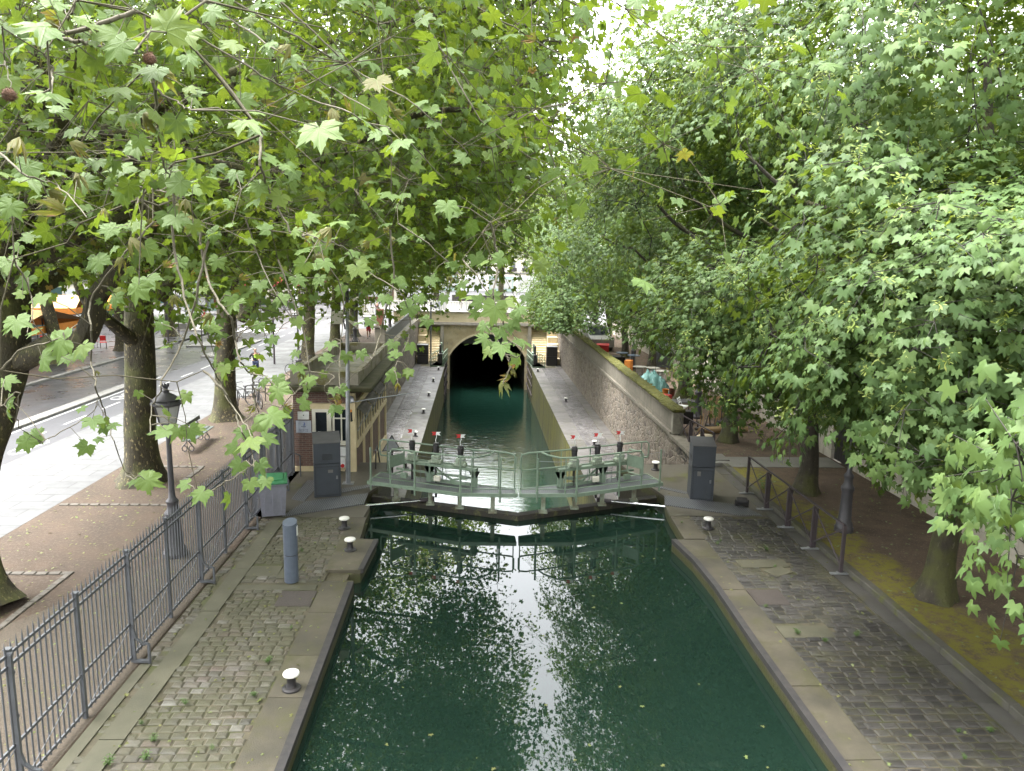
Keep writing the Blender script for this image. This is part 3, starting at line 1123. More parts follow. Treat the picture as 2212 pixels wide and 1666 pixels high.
# ------------------------------------------------------------------ spiked fence
fy = [7.30 + 1.585 * k for k in range(11)]
FX = -5.85
fe = thing('iron_fence', 'long grey spiked iron fence with curved braces along the cobbled quay', 'fence', (FX, 15, 0))
for k, y in enumerate(fy):
    m = MB()
    m.b2(FX - .03, FX + .03, y - .03, y + .03, 0, 2.02)
    m.b2(FX - .042, FX + .042, y - .042, y + .042, 2.02, 2.035)
    if k % 2 == 1:
        m.b2(FX + .035, FX + .075, y - .075, y - .035, 0.05, 1.98)
        for z in (.5, 1.1, 1.7, 1.95):
            m.b2(FX + .02, FX + .08, y - .06, y - .02, z, z + .05)
    m.build('post', M['fence_grey'], fe)
    if k % 2 == 1:
        m = MB()
        c = [(FX + .055, y - .055, 1.0), (FX + .06, y - .055, .62), (FX + .10, y - .055, .46), (FX + .2, y - .055, .38), (FX + .30, y - .055, .36), (FX + .30, y - .055, 0)]
        for a, b in zip(c, c[1:]):
            m.bar(a, b, .045, .03) if abs(a[2] - b[2]) < .3 else m.b2(min(a[0], b[0]) - .018, max(a[0], b[0]) + .018, y - .078, y - .033, b[2], a[2])
        m.b2(FX + .03, FX + .30, y - .09, y - .03, .03, .075)
        m.build('brace', M['fence_grey'], fe)
for a, b in zip(fy, fy[1:]):
    m = MB()
    n = 13
    for k in range(n):
        y = a + (b - a) * (k + .5) / n
        m.rod((FX, y, .06), (FX, y, 2.03), .0125, 6)
        m.rod((FX, y, 2.03), (FX, y, 2.14), .0125, 6, .001)
    m.build('bar_panel', M['fence_grey'], fe)
    for z in (1.95, 1.80, .12, .72):
        m = MB()
        m.b2(FX - .014, FX + .014, a + .031, b - .031, z - .02, z + .02)
        m.build('rail', M['fence_grey'], fe)
    m = MB()
    m.rod((FX + .02, a + .05, .14), (FX + .02, b - .05, .70), .008, 5)
    m.build('brace_rod', M['fence_grey'], fe)
m = MB()
for k in range(12):
    m.rod((-5.9 + .02 * k, 23.2 - .0 * k, .05), (-5.9 + .02 * k, 23.2, .1), .008, 5) if False else None
# the gate wing that turns in beside the cabin
fw_ = thing('iron_gate', 'grey barred gate with a lower brace between the spiked fence and the cabin wall', 'gate', (-5.9, 23.3, 0))
m = MB()
for k in range(34):
    y = 18.5 + k * .142
    m.rod((-5.88, y + .55 if False else y, .06), (-5.88, y, 2.05), .0125, 6)
m.build('bar_panel', M['fence_grey'], fw_)
for z in (1.95, 1.8, .12):
    m = MB()
    m.b2(-5.894, -5.866, 18.5, 23.5, z - .02, z + .02)
    m.build('rail', M['fence_grey'], fw_)
m = MB()
m.rod((-5.86, 20.5, .15), (-5.86, 22.4, 1.2), .018, 6)
m.rod((-5.86, 22.9, .85), (-5.55, 23.0, .7), .02, 6)
m.rod((-5.55, 23.0, .7), (-5.55, 23.0, 0), .02, 6)
m.build('brace', M['fence_grey'], fw_)
for y in (20.3, 21.9, 23.45):
    m = MB()
    m.b2(-5.92, -5.84, y - .04, y + .04, 0, 2.1)
    m.build('post', M['fence_grey'], fw_)

# ------------------------------------------------------------------ cross braced railings by the soil strip
def railing(label, pts, feet, h, group, rise0=.0):
    x0, y0 = pts[0]
    rl = thing('railing', label, 'railing', (x0, y0, 0), 0, group)
    for k, (x, y) in enumerate(pts):
        m = MB()
        m.b2(x - .035, x + .035, y - .035, y + .035, .05, h + (0 if k in (0, len(pts) - 1) else -.06))
        if 0 < k < len(pts) - 1:
            m.b2(x + .045, x + .10, y - .03, y + .03, .05, h - .1)
        m.build('post', M['brown_iron'], rl)
        if feet:
            m = MB()
            m.b2(x - .24, x + .24, y - .05, y - .008, 0.004, .035, .004)
            m.b2(x - .24, x + .24, y + .008, y + .05, 0.004, .035, .004)
            m.b2(x - .08, x + .08, y - .06, y + .06, .036, .05)
            m.build('foot', M['galv'], rl)
    for (xa, ya), (xb, yb) in zip(pts, pts[1:]):
        m = MB()
        m.bar((xa, ya, h), (xb, yb, h), .05, .035)
        m.build('handrail', M['brown_iron'], rl)
        m = MB()
        m.bar((xa, ya, .18), (xb, yb, h - .08), .022, .03)
        m.bar((xa, ya, h - .08), (xb, yb, .18), .022, .03)
        m.build('cross_brace', M['brown_iron'], rl)
    return rl


railing('brown cross braced railing on pale foot plates beside the mossy kerb', [(8.33, 21.48), (8.34, 20.03), (8.35, 18.58), (8.36, 17.1), (8.38, 15.62)], True, 1.17, 'cross braced railings')
r2_ = railing('brown cross braced railing stepping down from the plastered pier of the mossy parapet', [(7.97, 28.15), (8.1, 27.0), (8.2, 25.9), (8.32, 24.85)], False, 1.1, 'cross braced railings')

# ------------------------------------------------------------------ keeper's cabin
cb = thing('lock_cabin', 'small brick lock keeper cabin with cream window frames under a flat mossy roof', 'cabin', (-4.9, 27.5, -2.77))
x0, x1, y0, y1 = -5.88, -3.93, 23.66, 31.5
m = MB()
m.b2(x0, x1, y0, y1, -2.8, 2.72)
m.build('brick_wall', M['brick'], cb)
m = MB()
m.b2(-6.25, -3.28, 23.0, 32.0, 2.74, 2.9, .03)
m.build('roof_slab', mk('mossy_roof', (.045, .042, .014), (.075, .066, .042), 2.2, .9, bump=.7, bscale=50, moss=((.032, .034, .008), .45, .6, 3)), cb)
m = MB()
m.b2(-5.88, -3.75, 23.4, 23.58, 2.9, 3.32)
m.b2(-5.88, -3.75, 31.2, 31.38, 2.9, 3.34)
m.b2(-5.88, -5.72, 23.58, 31.2, 2.9, 3.32)
m.b2(-3.91, -3.75, 23.58, 31.2, 2.9, 3.32)
m.build('roof_parapet', M['roofconc'], cb)
m = MB()
m.b2(-5.715, -3.915, 23.59, 31.19, 2.9, 2.93)
m.build('roof_deck', mk('wet_roof', (.17, .15, .13), (.09, .08, .05), 1.2, .35, rough2=.7, bump=.2, moss=((.11, .10, .02), .55, .65, 1.5)), cb)
m = MB()                      # cream framing on the front
m.b2(-5.62, -3.93, 23.58, 23.66, 2.08, 2.26)
m.b2(-4.12, -3.88, 23.56, 23.7, 0, 2.60)
m.b2(-5.88, -3.93, 23.6, 23.66, 0, .16)
m.build('cream_frame', M['cream'], cb)
m = MB()                      # cream framing along the lock side
for y in (25.35, 27.2, 29.3, 31.4):
    m.b2(-3.93, -3.86, y - .08, y + .08, -.75, 2.6)
m.b2(-3.93, -3.84, 23.72, 31.5, .78, .92)
m.b2(-3.93, -3.85, 23.72, 31.5, -.85, -.65)
m.b2(-3.93, -3.85, 23.72, 31.5, 2.12, 2.3)
m.b2(-3.93, -3.87, 24.72, 31.5, -2.77, -.86)
m.build('cream_frame', M['cream'], cb)
m = MB()
for k in range(20):
    m.b2(-3.868, -3.858, 25.0 + k * .33, 25.29 + k * .33, -2.77, -.9)
m.build('plank_door', mk('pale_planks', (.66, .58, .40), (.56, .46, .28), 2, .6, bump=.1, obj=True), cb)
d = MB()
d.b2(-5.27, -5.16, 23.56, 23.655, .3, 2.08)
d.b2(-4.80, -4.66, 23.56, 23.655, .3, 2.08)
d.b2(-5.16, -4.80, 23.56, 23.655, 1.98, 2.08)
d.b2(-5.16, -4.80, 23.56, 23.655, .3, .98)
dd = d.build('door', M['white_paint'], cb)
m = MB()
m.b2(-5.16, -4.80, 23.60, 23.62, .98, 1.98)
m.build('pane', M['glass'], dd)
m = MB()
m.b2(-5.10, -4.94, 23.585, 23.595, 1.02, 1.34)
nt = m.build('notice', M['white'], dd)
m = MB()
m.rod((-4.72, 23.5, 1.05), (-4.72, 23.5, 1.2), .015, 6)
m.build('handle', M['steel'], dd)
wn_ = MB()
for a, b in ((-4.62, -4.56), (-4.36, -4.32), (-4.18, -4.125)):
    wn_.b2(a, b, 23.57, 23.655, 1.0, 2.06)
wn_.b2(-4.62, -4.125, 23.572, 23.655, .96, 1.03)
wn_.b2(-4.62, -4.125, 23.572, 23.655, 1.76, 1.80)
wn_.b2(-4.66, -4.10, 23.52, 23.655, .9, .955)
wf = wn_.build('window', M['white_paint'], cb)
m = MB()
m.b2(-4.57, -4.17, 23.61, 23.63, 1.03, 2.06)
m.build('pane', M['glass'], wf)
for ya, yb in ((23.75, 25.25), (25.45, 27.1), (27.3, 29.2), (29.4, 31.3)):
    f = MB()
    for y in (ya, (ya * 2 + yb) / 3, (ya + yb * 2) / 3, yb - .06):
        f.b2(-3.93, -3.87, y, y + .06, .92, 2.1)
    f.b2(-3.93, -3.868, ya, yb, 2.04, 2.12)
    f = f.build('window', M['cream'], cb)
    m = MB()
    m.b2(-3.925, -3.90, ya + .06, yb - .06, .93, 2.04)
    m.build('pane', M['glass'], f)
    m = MB()                  # louvred flap propped open
    m.add([(-3.86, ya, 2.12), (-3.86, yb, 2.12), (-3.62, yb, 1.88), (-3.62, ya, 1.88), (-3.84, ya, 2.10), (-3.84, yb, 2.10), (-3.6, yb, 1.86), (-3.6, ya, 1.86)], [(0, 1, 2, 3), (7, 6, 5, 4), (2, 1, 5, 6), (0, 3, 7, 4), (3, 2, 6, 7)])
    m.build('shutter', M['grey_stone'], f)
    for y in (ya + .1, yb - .1):
        m = MB()
        m.rod((-3.86, y, 1.3), (-3.62, y, 1.88), .014, 5)
        m.build('stay', M['galv'], f)
m = MB()
m.b2(-5.74, -5.38, 23.63, 23.655, 1.72, 1.98)
pl = m.build('sign_plate', M['white'], cb)
m = MB()
m.ball((-5.55, 23.625, 1.86), .02, 6, 4)
m.build('emblem', M['black'], pl)
m = MB()
m.b2(-5.80, -5.32, 23.63, 23.655, 1.28, 1.68)
pl = m.build('sign_plate', mk('grey_sign', (.46, .49, .56), None, 3, .4, bump=0), cb)
m = MB()
m.tube([(-5.58, 23.62, 1.54), (-5.52, 23.62, 1.54), (-5.52, 23.62, 1.60), (-5.55, 23.62, 1.62)], .008, 4)
m.build('emblem', M['blue'], pl)
ink = plain('sign_ink', (.03, .04, .12), .6)
text('lettering', 'PARIS', .06, (-5.56, 23.625, 1.485), FRONT, ink, pl)
text('lettering', 'Service des Canaux', .038, (-5.56, 23.625, 1.40), FRONT, ink, pl)
text('lettering', 'Écluses du Temple', .038, (-5.56, 23.625, 1.345), FRONT, ink, pl)
m = MB()
m.b2(-4.52, -4.2, 23.50, 23.655, .55, .84, .01)
m.b2(-4.50, -4.22, 23.46, 23.655, .16, .5, .01)
sk = m.build('socket_box', M['white'], cb)
m = MB()
m.lathe([(.0, 0), (.06, 0), (.06, .05), (.0, .05)], (0, 0, 0), 12)
m.v = [(-4.30 + x, 23.46 - z, .24 + y) for x, y, z in m.v]
m.build('red_socket', M['red'], sk)
for z in (.26, .40):
    m = MB()
    m.lathe([(.0, 0), (.04, 0), (.04, .04), (.0, .04)], (0, 0, 0), 10)
    m.v = [(-4.43 + x, 23.46 - zz, z + y) for x, y, zz in m.v]
    m.build('socket', M['black'], sk)
m = MB()
m.tube([(-4.5, 23.6, .15), (-4.45, 23.55, .02), (-4.25, 23.55, .0), (-4.2, 23.58, .12)], .015, 6)
m.build('cable', M['black'], sk)
m = MB()
m.lathe([(.02, 0), (.11, .05), (.13, .10), (.12, .11), (.02, .06)], (0, 0, 0), 14)
m.v = [(-4.02 + x, 23.5 - z, 2.44 + y) for x, y, z in m.v]
m.build('floodlight', M['galv'], cb)
m = MB()
m.tube([(-4.0, 23.6, 1.72), (-4.0, 23.48, 1.72), (-4.0, 23.46, 1.85), (-4.0, 23.46, 2.02)], .03, 8)
hb = m.build('warning_beacon', M['black'], cb)
m = MB()
m.lathe([(.03, 0), (.03, .06), (.01, .08)], (-4.0, 23.46, 2.02), 8)
m.build('amber_cap', M['orange'], hb)

# ------------------------------------------------------------------ lamp mast beside the cabin
pm = thing('camera_mast', 'thin grey steel mast with speaker horns standing in front of the cabin window', 'mast', (-3.93, 22.3, 0))
m = MB()
m.rod((-3.93, 22.3, .02), (-3.86, 22.3, 5.6), .075, 10, .05)
m.build('pole', M['galv'], pm)
m = MB()
m.b2(-4.1, -3.76, 22.18, 22.42, 0, .03)
m.build('base_plate', M['galv'], pm)
m = MB()
m.b2(-4.30, -4.0, 22.2, 22.36, 4.95, 5.32, .02)
m.build('junction_box', M['white_paint'], pm)
m = MB()
m.rod((-3.86, 22.26, 5.5), (-3.86, 22.24, 5.95), .06, 8)
m.tube([(-3.9, 22.22, 5.5), (-3.98, 22.2, 5.2), (-3.92, 22.2, 4.8)], .025, 6)
m.build('cable', M['black_iron'], pm)
for z, a in ((5.62, .2), (5.05, -.5)):
    m = MB()
    m.lathe([(.03, 0), (.05, .10), (.10, .30), (.11, .31), (.09, .30)], (0, 0, 0), 10)
    m.v = [(-3.82 + zz * math.cos(a), 22.25 + x, z + y + zz * math.sin(a)) for x, y, zz in m.v]
    m.build('speaker_horn', M['white_paint'], pm)
m = MB()
m.rod((-3.92, 22.3, 2.55), (-1.9, 23.1, 2.75), .018, 6)
m.build('arm', M['galv'], pm)

# ------------------------------------------------------------------ cabinets
def cabinet(label, loc, rz, w, d_, h, slope, group):
    c = thing('control_cabinet', label, 'cabinet', loc, rz, group)
    m = MB()
    m.box((0, 0, h * .29), (w, d_, h * .58), 0, .008)
    m.build('lower_case', M['cabinet'], c, world=False)
    m = MB()
    vs = [(sx * w / 2, sy * d_ / 2, h * .59) for sx, sy in ((-1, -1), (1, -1), (1, 1), (-1, 1))] + [(-w / 2, -d_ / 2, h - slope), (w / 2, -d_ / 2, h - slope), (w / 2, d_ / 2, h), (-w / 2, d_ / 2, h)]
    m.add(vs, [(3, 2, 1, 0), (0, 1, 5, 4), (1, 2, 6, 5), (2, 3, 7, 6), (3, 0, 4, 7), (4, 5, 6, 7)])
    m.build('upper_case', M['cabinet'], c, world=False)
    m = MB()
    e = .015
    m.add([(-w / 2 - e, -d_ / 2 - e, h - slope + .004), (w / 2 + e, -d_ / 2 - e, h - slope + .004), (w / 2 + e, d_ / 2 + e, h + .004), (-w / 2 - e, d_ / 2 + e, h + .004)] + [(-w / 2 - e, -d_ / 2 - e, h - slope + .025), (w / 2 + e, -d_ / 2 - e, h - slope + .025), (w / 2 + e, d_ / 2 + e, h + .025), (-w / 2 - e, d_ / 2 + e, h + .025)], [(3, 2, 1, 0), (0, 1, 5, 4), (1, 2, 6, 5), (2, 3, 7, 6), (3, 0, 4, 7), (4, 5, 6, 7)])
    m.build('lid', M['cabinet_top'], c, world=False)
    m = MB()
    for x in (-w / 2 + .05, w / 2 - .05):
        m.box((x, -d_ / 2 - .004, h * .29), (.012, .008, h * .5))
    for z in (.06, h * .53):
        m.box((0, -d_ / 2 - .004, z), (w - .1, .008, .012))
    for k in range(5):
        m.box((0, -d_ / 2 - .004, h * .66 + k * .035), (w * .4, .008, .012)) if slope > .11 else m.box((-w / 2 - .004, 0, h * .66 + k * .035), (.008, d_ * .4, .012))
    m.build('door_seam', M['black'], c, world=False)
    m = MB()
    m.box((w / 2 - .11, -d_ / 2 - .012, h * .34), (.05, .024, .1), 0, .006)
    m.build('lock', M['steel'], c, world=False)
    m = MB()
    m.box((w * .12, -d_ / 2 - .003, h * .45), (.14, .004, .09)) if slope > .11 else m.box((-w * .18, -d_ / 2 - .003, h * .47), (.1, .004, .14))
    m.build('sticker', M['kerb'], c, world=False)
    for z, x in ((h * .45, -w / 2 - .003), (h * .3, w / 2 + .003), (h * .2, -w / 2 - .003)):
        m = MB()
        m.box((x, -d_ / 2 + .03, z), (.02, .03, .03))
        m.build('hinge', M['steel'], c, world=False)
    return c


cabinet('tall dark blue grey steel cabinet between the green lidded bin and the grey mast', (-4.40, 21.45, .0), R(13), .76, .95, 1.72, .12, 'dark cabinets beside the gate')
cabinet('tall dark blue grey steel cabinet standing near the cross braced railing', (6.78, 21.2, .0), R(-9), .66, .80, 1.74, .10, 'dark cabinets beside the gate')
for lab, x, y in (('black steel cabinet with a pale top beside the thin mast at the tunnel steps', -4.95, 68.0), ('black steel cabinet with a pale top below the rubble wall with the mossy parapet', 6.95, 67.9)):
    c = thing('control_cabinet', lab, 'cabinet', (x, y, -2.77), 0, 'black cabinets at the tunnel')
    m = MB()
    m.box((0, 0, .43), (1.0, .9, .86), 0, .01)
    m.box((0, 0, 1.3), (1.0, .9, .84), 0, .01)
    m.build('case', M['black_iron'], c, world=False)
    m = MB()
    m.box((0, 0, 1.75), (1.04, .94, .04), 0, .01)
    m.build('lid', M['galv'], c, world=False)
sp_ = thing('floor_spotlight', 'small black floor spotlight on the platform behind the tread plate', 'spotlight', (7.75, 20.3, 0))
m = MB()
m.box((7.75, 20.3, .16), (.30, .2, .16), R(-15), .02, R(20))
m.build('housing', M['black_iron'], sp_)
m = MB()
m.b2(7.56, 7.6, 20.25, 20.35, 0, .2)
m.b2(7.9, 7.94, 20.25, 20.35, 0, .2)
m.b2(7.56, 7.94, 20.27, 20.33, 0.005, .03)
m.build('bracket', M['black_iron'], sp_)

# wheelie bin
bn = thing('wheelie_bin', 'grey wheelie bin with a green lid in the corner of the fence', 'bin', (-5.45, 19.5, 0), R(14))
bn.scale = (1.15, 1.05, 1.0)
m = MB()
prof = [(.26, .30, .06), (.31, .36, .94)]
vs = []
for a, b, z in prof:
    vs += [(-a, -b, z), (a, -b, z), (a, b, z), (-a, b, z)]
m.add(vs, [(3, 2, 1, 0), (4, 5, 6, 7), (0, 1, 5, 4), (1, 2, 6, 5), (2, 3, 7, 6), (3, 0, 4, 7)])
m.box((0, 0, .93), (.68, .78, .05), 0, .015)
for x in (-.2, 0, .2):
    m.box((x * .9, -.345, .5), (.03, .03, .7), 0, .01, R(-3.5))
m.build('body', M['bin_grey'], bn, world=False)
m = MB()
m.box((0, -.02, 1.0), (.66, .78, .05), 0, .02, R(4))
m.box((0, .04, 1.045), (.5, .5, .05), 0, .03, R(4))
m.box((0, -.36, .985), (.6, .1, .06), 0, .02)
m.build('lid', M['bin_green'], bn, world=False)
for x in (-.22, .22):
    m = MB()
    m.tube([(x - .03, .3, .1), (x + .03, .3, .1)], .1, 14)
    m.build('wheel', M['black'], bn, world=False)
m = MB()
m.tube([(-.24, .40, .94), (-.24, .45, .96), (.24, .45, .96), (.24, .40, .94)], .015, 6)
m.build('handle', M['bin_grey'], bn, world=False)

# grey service post
gp = thing('service_post', 'slim blue grey service post with a slanted top on the cobbles', 'bollard', (-3.95, 15.3, 0))
pm_ = plain('post_paint', (.10, .12, .155), .4)
m = MB()
m.lathe([(.15, 0), (.15, .6), (.145, .605)], (-3.95, 15.3, 0), 18)
m.build('lower_tube', pm_, gp)
m = MB()
b = len(m.v)
m.lathe([(.15, .625), (.15, 1.34)], (-3.95, 15.3, 0), 18)
for i in range(18, 36):
    x, y, z = m.v[i]
    m.v[i] = (x, y, z + (y - 15.3) * .3)
m.build('upper_tube', pm_, gp)
m = MB()
m.lathe([(.135, .6), (.135, .63)], (-3.95, 15.3, 0), 18)
m.build('joint_ring', M['black'], gp)
m = MB()
m.b2(-3.80, -3.79, 15.24, 15.33, 1.05, 1.25)
m.build('sticker', M['white'], gp)

# ------------------------------------------------------------------ mooring bollards
def bollard0():
    b = thing('mooring_bollard', '', 'bollard', (0, 0, 0), 0, 'mooring bollards')
    m = MB()
    m.lathe([(.15, 0), (.15, .03), (.13, .045), (.085, .05), (.072, .09), (.07, .20), (.085, .235)], n=18)
    m.build('post', M['black_iron'], b, smooth=True, world=False)
    m = MB()
    m.lathe([(.085, .236), (.125, .25), (.135, .27), (.125, .295), (.08, .31), (.01, .315)], n=18)
    m.build('cap', M['white_cap'], b, smooth=True, world=False)
    return b


b0 = bollard0()
BOL = [(-2.95, 11.2, 0, 'white capped mooring bollard alone on the coping below the spiked fence'),
       (-2.98, 17.0, 0, 'white capped mooring bollard on the projecting coping block'),
       (-3.37, 18.45, 0, 'white capped mooring bollard just before the tread plate and grey bin'),
       (6.2, 18.5, 0, 'white capped mooring bollard on the mossy corner below the cross braced railing'),
       (6.1, 24.0, 0, 'white capped mooring bollard on the platform next to the rain puddle'),
       (-3.25, 33.6, -2.765, 'white capped mooring bollard seen through the gate frame beside the warning sign'),
       (-3.3, 39.7, -2.765, 'small mooring bollard on the lower quay just above the red and white flags'),
       (-3.3, 45.9, -2.765, 'small mooring bollard on the lower quay, third back from the gate'),
       (-3.35, 51.7, -2.765, 'small mooring bollard midway along the lower quay of the cabin side'),
       (-3.4, 57.9, -2.765, 'small mooring bollard on the lower quay, second from the tunnel walkway'),
       (-3.3, 63.9, -2.765, 'small mooring bollard at the end of the cabin side quay by the tunnel walkway'),
       (6.3, 38.0, -2.765, 'small mooring bollard on the lower quay below the rubble wall, behind the flags'),
       (6.2, 50.1, -2.765, 'small mooring bollard alone halfway along the quay under the mossy parapet'),
       (5.35, 63.7, -2.765, 'small mooring bollard near the tunnel walkway on the mossy parapet side')]
for k, (x, y, z, lab) in enumerate(BOL):
    if k == 0:
        b0.location = (x, y, z)
        b0['label'] = lab
    else:
        dup(b0, (x, y, z), k * .7, lab, None, 1.0 if k < 5 else .95)

# ------------------------------------------------------------------ lock gates
MXC = 1.22
G = M['gate_green']


def lockgate(s, label):
    """s = -1 cabin side leaf, +1 the other; x mirrored about the mitre"""
    X = lambda x: MXC + (x - MXC) * -s if s > 0 else x
    q = lambda x, y, z: (X(x), y, z)
    g = thing('lock_gate', label, 'lock gate', q(-2.9, 21.6, -.5), 0, 'lock gate leaves')
    near = [(-3.15, 21.08), (-.41, 19.98), (1.17, 19.93)]
    far = [(-2.88, 22.0), (-.06, 20.82), (1.15, 20.42)]
    lp = lambda a, b, f: (a[0] + (b[0] - a[0]) * f, a[1] + (b[1] - a[1]) * f)
    # skin of the leaf under water and its top beam
    m = MB()
    a, b = (-3.1, 21.6), (1.215, 19.98)
    m.add([q(a[0], a[1] - .14, -7), q(b[0], b[1] - .14, -7), q(b[0], b[1] + .14, -7), q(a[0], a[1] + .14, -7), q(a[0], a[1] - .14, -.14), q(b[0], b[1] - .14, -.14), q(b[0], b[1] + .14, -.14), q(a[0], a[1] + .14, -.14)], [(4, 5, 6, 7), (0, 1, 5, 4), (1, 2, 6, 5), (2, 3, 7, 6), (3, 0, 4, 7)] if s < 0 else [(7, 6, 5, 4), (4, 5, 1, 0), (5, 6, 2, 1), (6, 7, 3, 2), (7, 4, 0, 3)])
    m.build('leaf_plate', mk('gate_leaf_steel', (.035, .028, .02), (.022, .02, .015), 3, .75, bump=.5, moss=((.085, .085, .03), .55, .65, 5)), g)
    # walkway, front and rear strips
    m = MB()
    inn = [lp(near[0], far[0], .46), lp(near[1], far[1], .5), lp(near[2], far[2], .9)]
    for i in range(2):
        m.add([q(*near[i], .455), q(*near[i + 1], .455), q(*inn[i + 1], .455), q(*inn[i], .455), q(*near[i], .43), q(*near[i + 1], .43), q(*inn[i + 1], .43), q(*inn[i], .43)], [(0, 1, 2, 3), (7, 6, 5, 4)])
    in2 = [lp(near[0], far[0], .56), lp(near[1], far[1], .62), lp(near[2], far[2], .93)]
    for i in range(2):
        m.add([q(*in2[i], .455), q(*in2[i + 1], .455), q(*far[i + 1], .455), q(*far[i], .455), q(*in2[i], .43), q(*in2[i + 1], .43), q(*far[i + 1], .43), q(*far[i], .43)], [(0, 1, 2, 3), (7, 6, 5, 4)])
    m.build('grating', M['grating'], g)
    m = MB()
    for ln in (near, inn, far):
        for i in range(2):
            m.bar(q(*ln[i], .42), q(*ln[i + 1], .42), .05, .10)
    m.bar(q(*near[0], .42), q(*far[0], .42), .05, .10)
    m.bar(q(*near[2], .42), q(*far[2], .42), .05, .10)
    for f in (.33, .66):
        m.bar(q(*lp(near[0], near[1], f), .40), q(*lp(far[0], far[1], f), .40), .05, .08)
    m.bar(q(*near[1], .40), q(*far[1], .40), .05, .08)
    m.build('deck_frame', G, g)
    # legs from the leaf to the deck
    for f in (.18, .42, .62, .84):
        m = MB()
        p = lp((-3.1, 21.45), (1.19, 19.86), f)
        m.bar(q(p[0], p[1], -.15), q(p[0], p[1], .40), .12, .10)
        m.bar(q(p[0] - .12, p[1], -.115), q(p[0] + .12, p[1], -.115), .22, .05)
        m.build('leg', mk('leg_paint', (.30, .36, .27), (.16, .14, .09), 5, .7) if f < .2 else g.children[-1].data.materials[0], g)
    # posts along the front edge with a wire
    wire = []
    for x, y in ((-3.05, 21.06), (-1.73, 20.53), (-.42, 20.0), (.70, 19.96)):
        m = MB()
        m.rod(q(x, y - .03, .22), q(x, y - .03, 1.50), .028, 8)
        m.rod(q(x, y - .03, .44), q(x, y - .03, .55), .04, 8)
        m.build('post', G, g)
        wire.append(q(x, y - .03, 1.42))
    m = MB()
    for a, b in zip(wire, wire[1:]):
        m.tube([a, tuple((Vector(a) + Vector(b)) / 2 - Vector((0, 0, .03))), b], .006, 4)
    m.build('wire', M['steel'], g)
    # rear handrail
    fa, fb, fc_ = far
    m = MB()
    pts = [q(fa[0], fa[1], 1.0), q(fa[0] - .03, fa[1] + .01, 1.12), q(fa[0] - .02, fa[1], 1.42), q(fa[0] + .06, fa[1] - .03, 1.5), q(*lp(fa, fb, .35), 1.5), q(*lp(fa, fb, .75), 1.5), q(*fb, 1.5), q(*lp(fb, fc_, .8), 1.5), q(fc_[0] - .05, fc_[1] + .02, 1.46), q(fc_[0], fc_[1], 1.38), q(fc_[0], fc_[1], 1.06), q(fc_[0] - .06, fc_[1] + .02, 1.0), q(*fb, 1.0), q(*lp(fa, fb, .5), 1.0)]
    m.tube(pts + [pts[0]], .024, 8)
    m.build('handrail', G, g)
    for p in (lp(fa, fb, .08), lp(fa, fb, .36), lp(fa, fb, .68), fb, lp(fb, fc_, .6), lp(fb, fc_, .98)):
        m = MB()
        m.rod(q(p[0], p[1], .46), q(p[0], p[1], 1.5), .018, 8)
        m.build('post', G, g)
    # inner handrail that crosses over to the rear one
    m = MB()
    m.tube([q(-2.46, 20.86, .46), q(-2.46, 20.86, 1.42), q(-2.40, 20.84, 1.50), q(-.30, 20.02, 1.50), q(.05, 19.98, 1.50), q(.40, 20.3, 1.50), q(.55, 20.6, 1.50)], .026, 8)
    m.build('handrail', G, g)
    for p in ((-1.73, 20.57), (-.10, 19.99)):
        m = MB()
        m.rod(q(p[0], p[1], .46), q(p[0], p[1], 1.5), .02, 8)
        m.build('post', G, g)
    # closing panel at the landing end
    m = MB()
    a, b = (-2.47, 20.80), (-2.10, 21.22)
    m.tube([q(*a, .82), q(*a, 1.38), q(*lp(a, b, .1), 1.46), q(*lp(a, b, .9), 1.46), q(*b, 1.38), q(*b, .82), q(*lp(a, b, .9), .75), q(*lp(a, b, .1), .75)], .022, 8, closed=True)
    m.add([q(*a, .95), q(*b, .95), q(*b, 1.3), q(*a, 1.3), q(a[0] + .01, a[1] - .01, .95), q(b[0] + .01, b[1] - .01, .95), q(b[0] + .01, b[1] - .01, 1.3), q(a[0] + .01, a[1] - .01, 1.3)], [(0, 1, 2, 3), (7, 6, 5, 4), (3, 2, 6, 7), (0, 4, 5, 1)])
    m.build('gate_panel', G, g)
    # machinery frame with three paddle actuators
    A0, A1 = (-2.35, 21.52), (.05, 20.55)
    m = MB()
    m.bar(q(*A0, .98), q(*A1, .98), .16, .08)
    m.bar(q(*A0, .72), q(*A1, .72), .05, .06)
    m.build('machine_beam', G, g)
    for f in (.42, .97):
        p = lp(A0, A1, f)
        m = MB()
        for dx in (-.06, .06):
            m.bar(q(p[0] + dx, p[1], .42), q(p[0] + dx, p[1], .94), .07, .05)
        m.bar(q(p[0], p[1], .45), q(p[0], p[1], .93), .05, .14)
        v0 = [q(p[0] - .16, p[1] - .03, .93), q(p[0] + .16, p[1] - .03, .93), q(p[0] + .07, p[1] - .03, .74), q(p[0] - .07, p[1] - .03, .74)]
        m.add(v0, [(0, 1, 2, 3), (3, 2, 1, 0)])
        m.build('column', G, g)
    m = MB()
    p0, p1 = lp(A0, A1, .48), lp(A0, A1, .70)
    p2 = lp(A0, A1, .92)
    m.bar(q(*p0, .9), q(*p1, .58), .05, .05)
    m.bar(q(*p1, .58), q(*p2, .72), .05, .05)
    m.bar(q(*lp(A0, A1, .44), .52), q(*p2, .52), .06, .09)
    m.bar(q(*p1, .5), q(*p2, .3), .05, .05)
    m.build('brace', G, g)
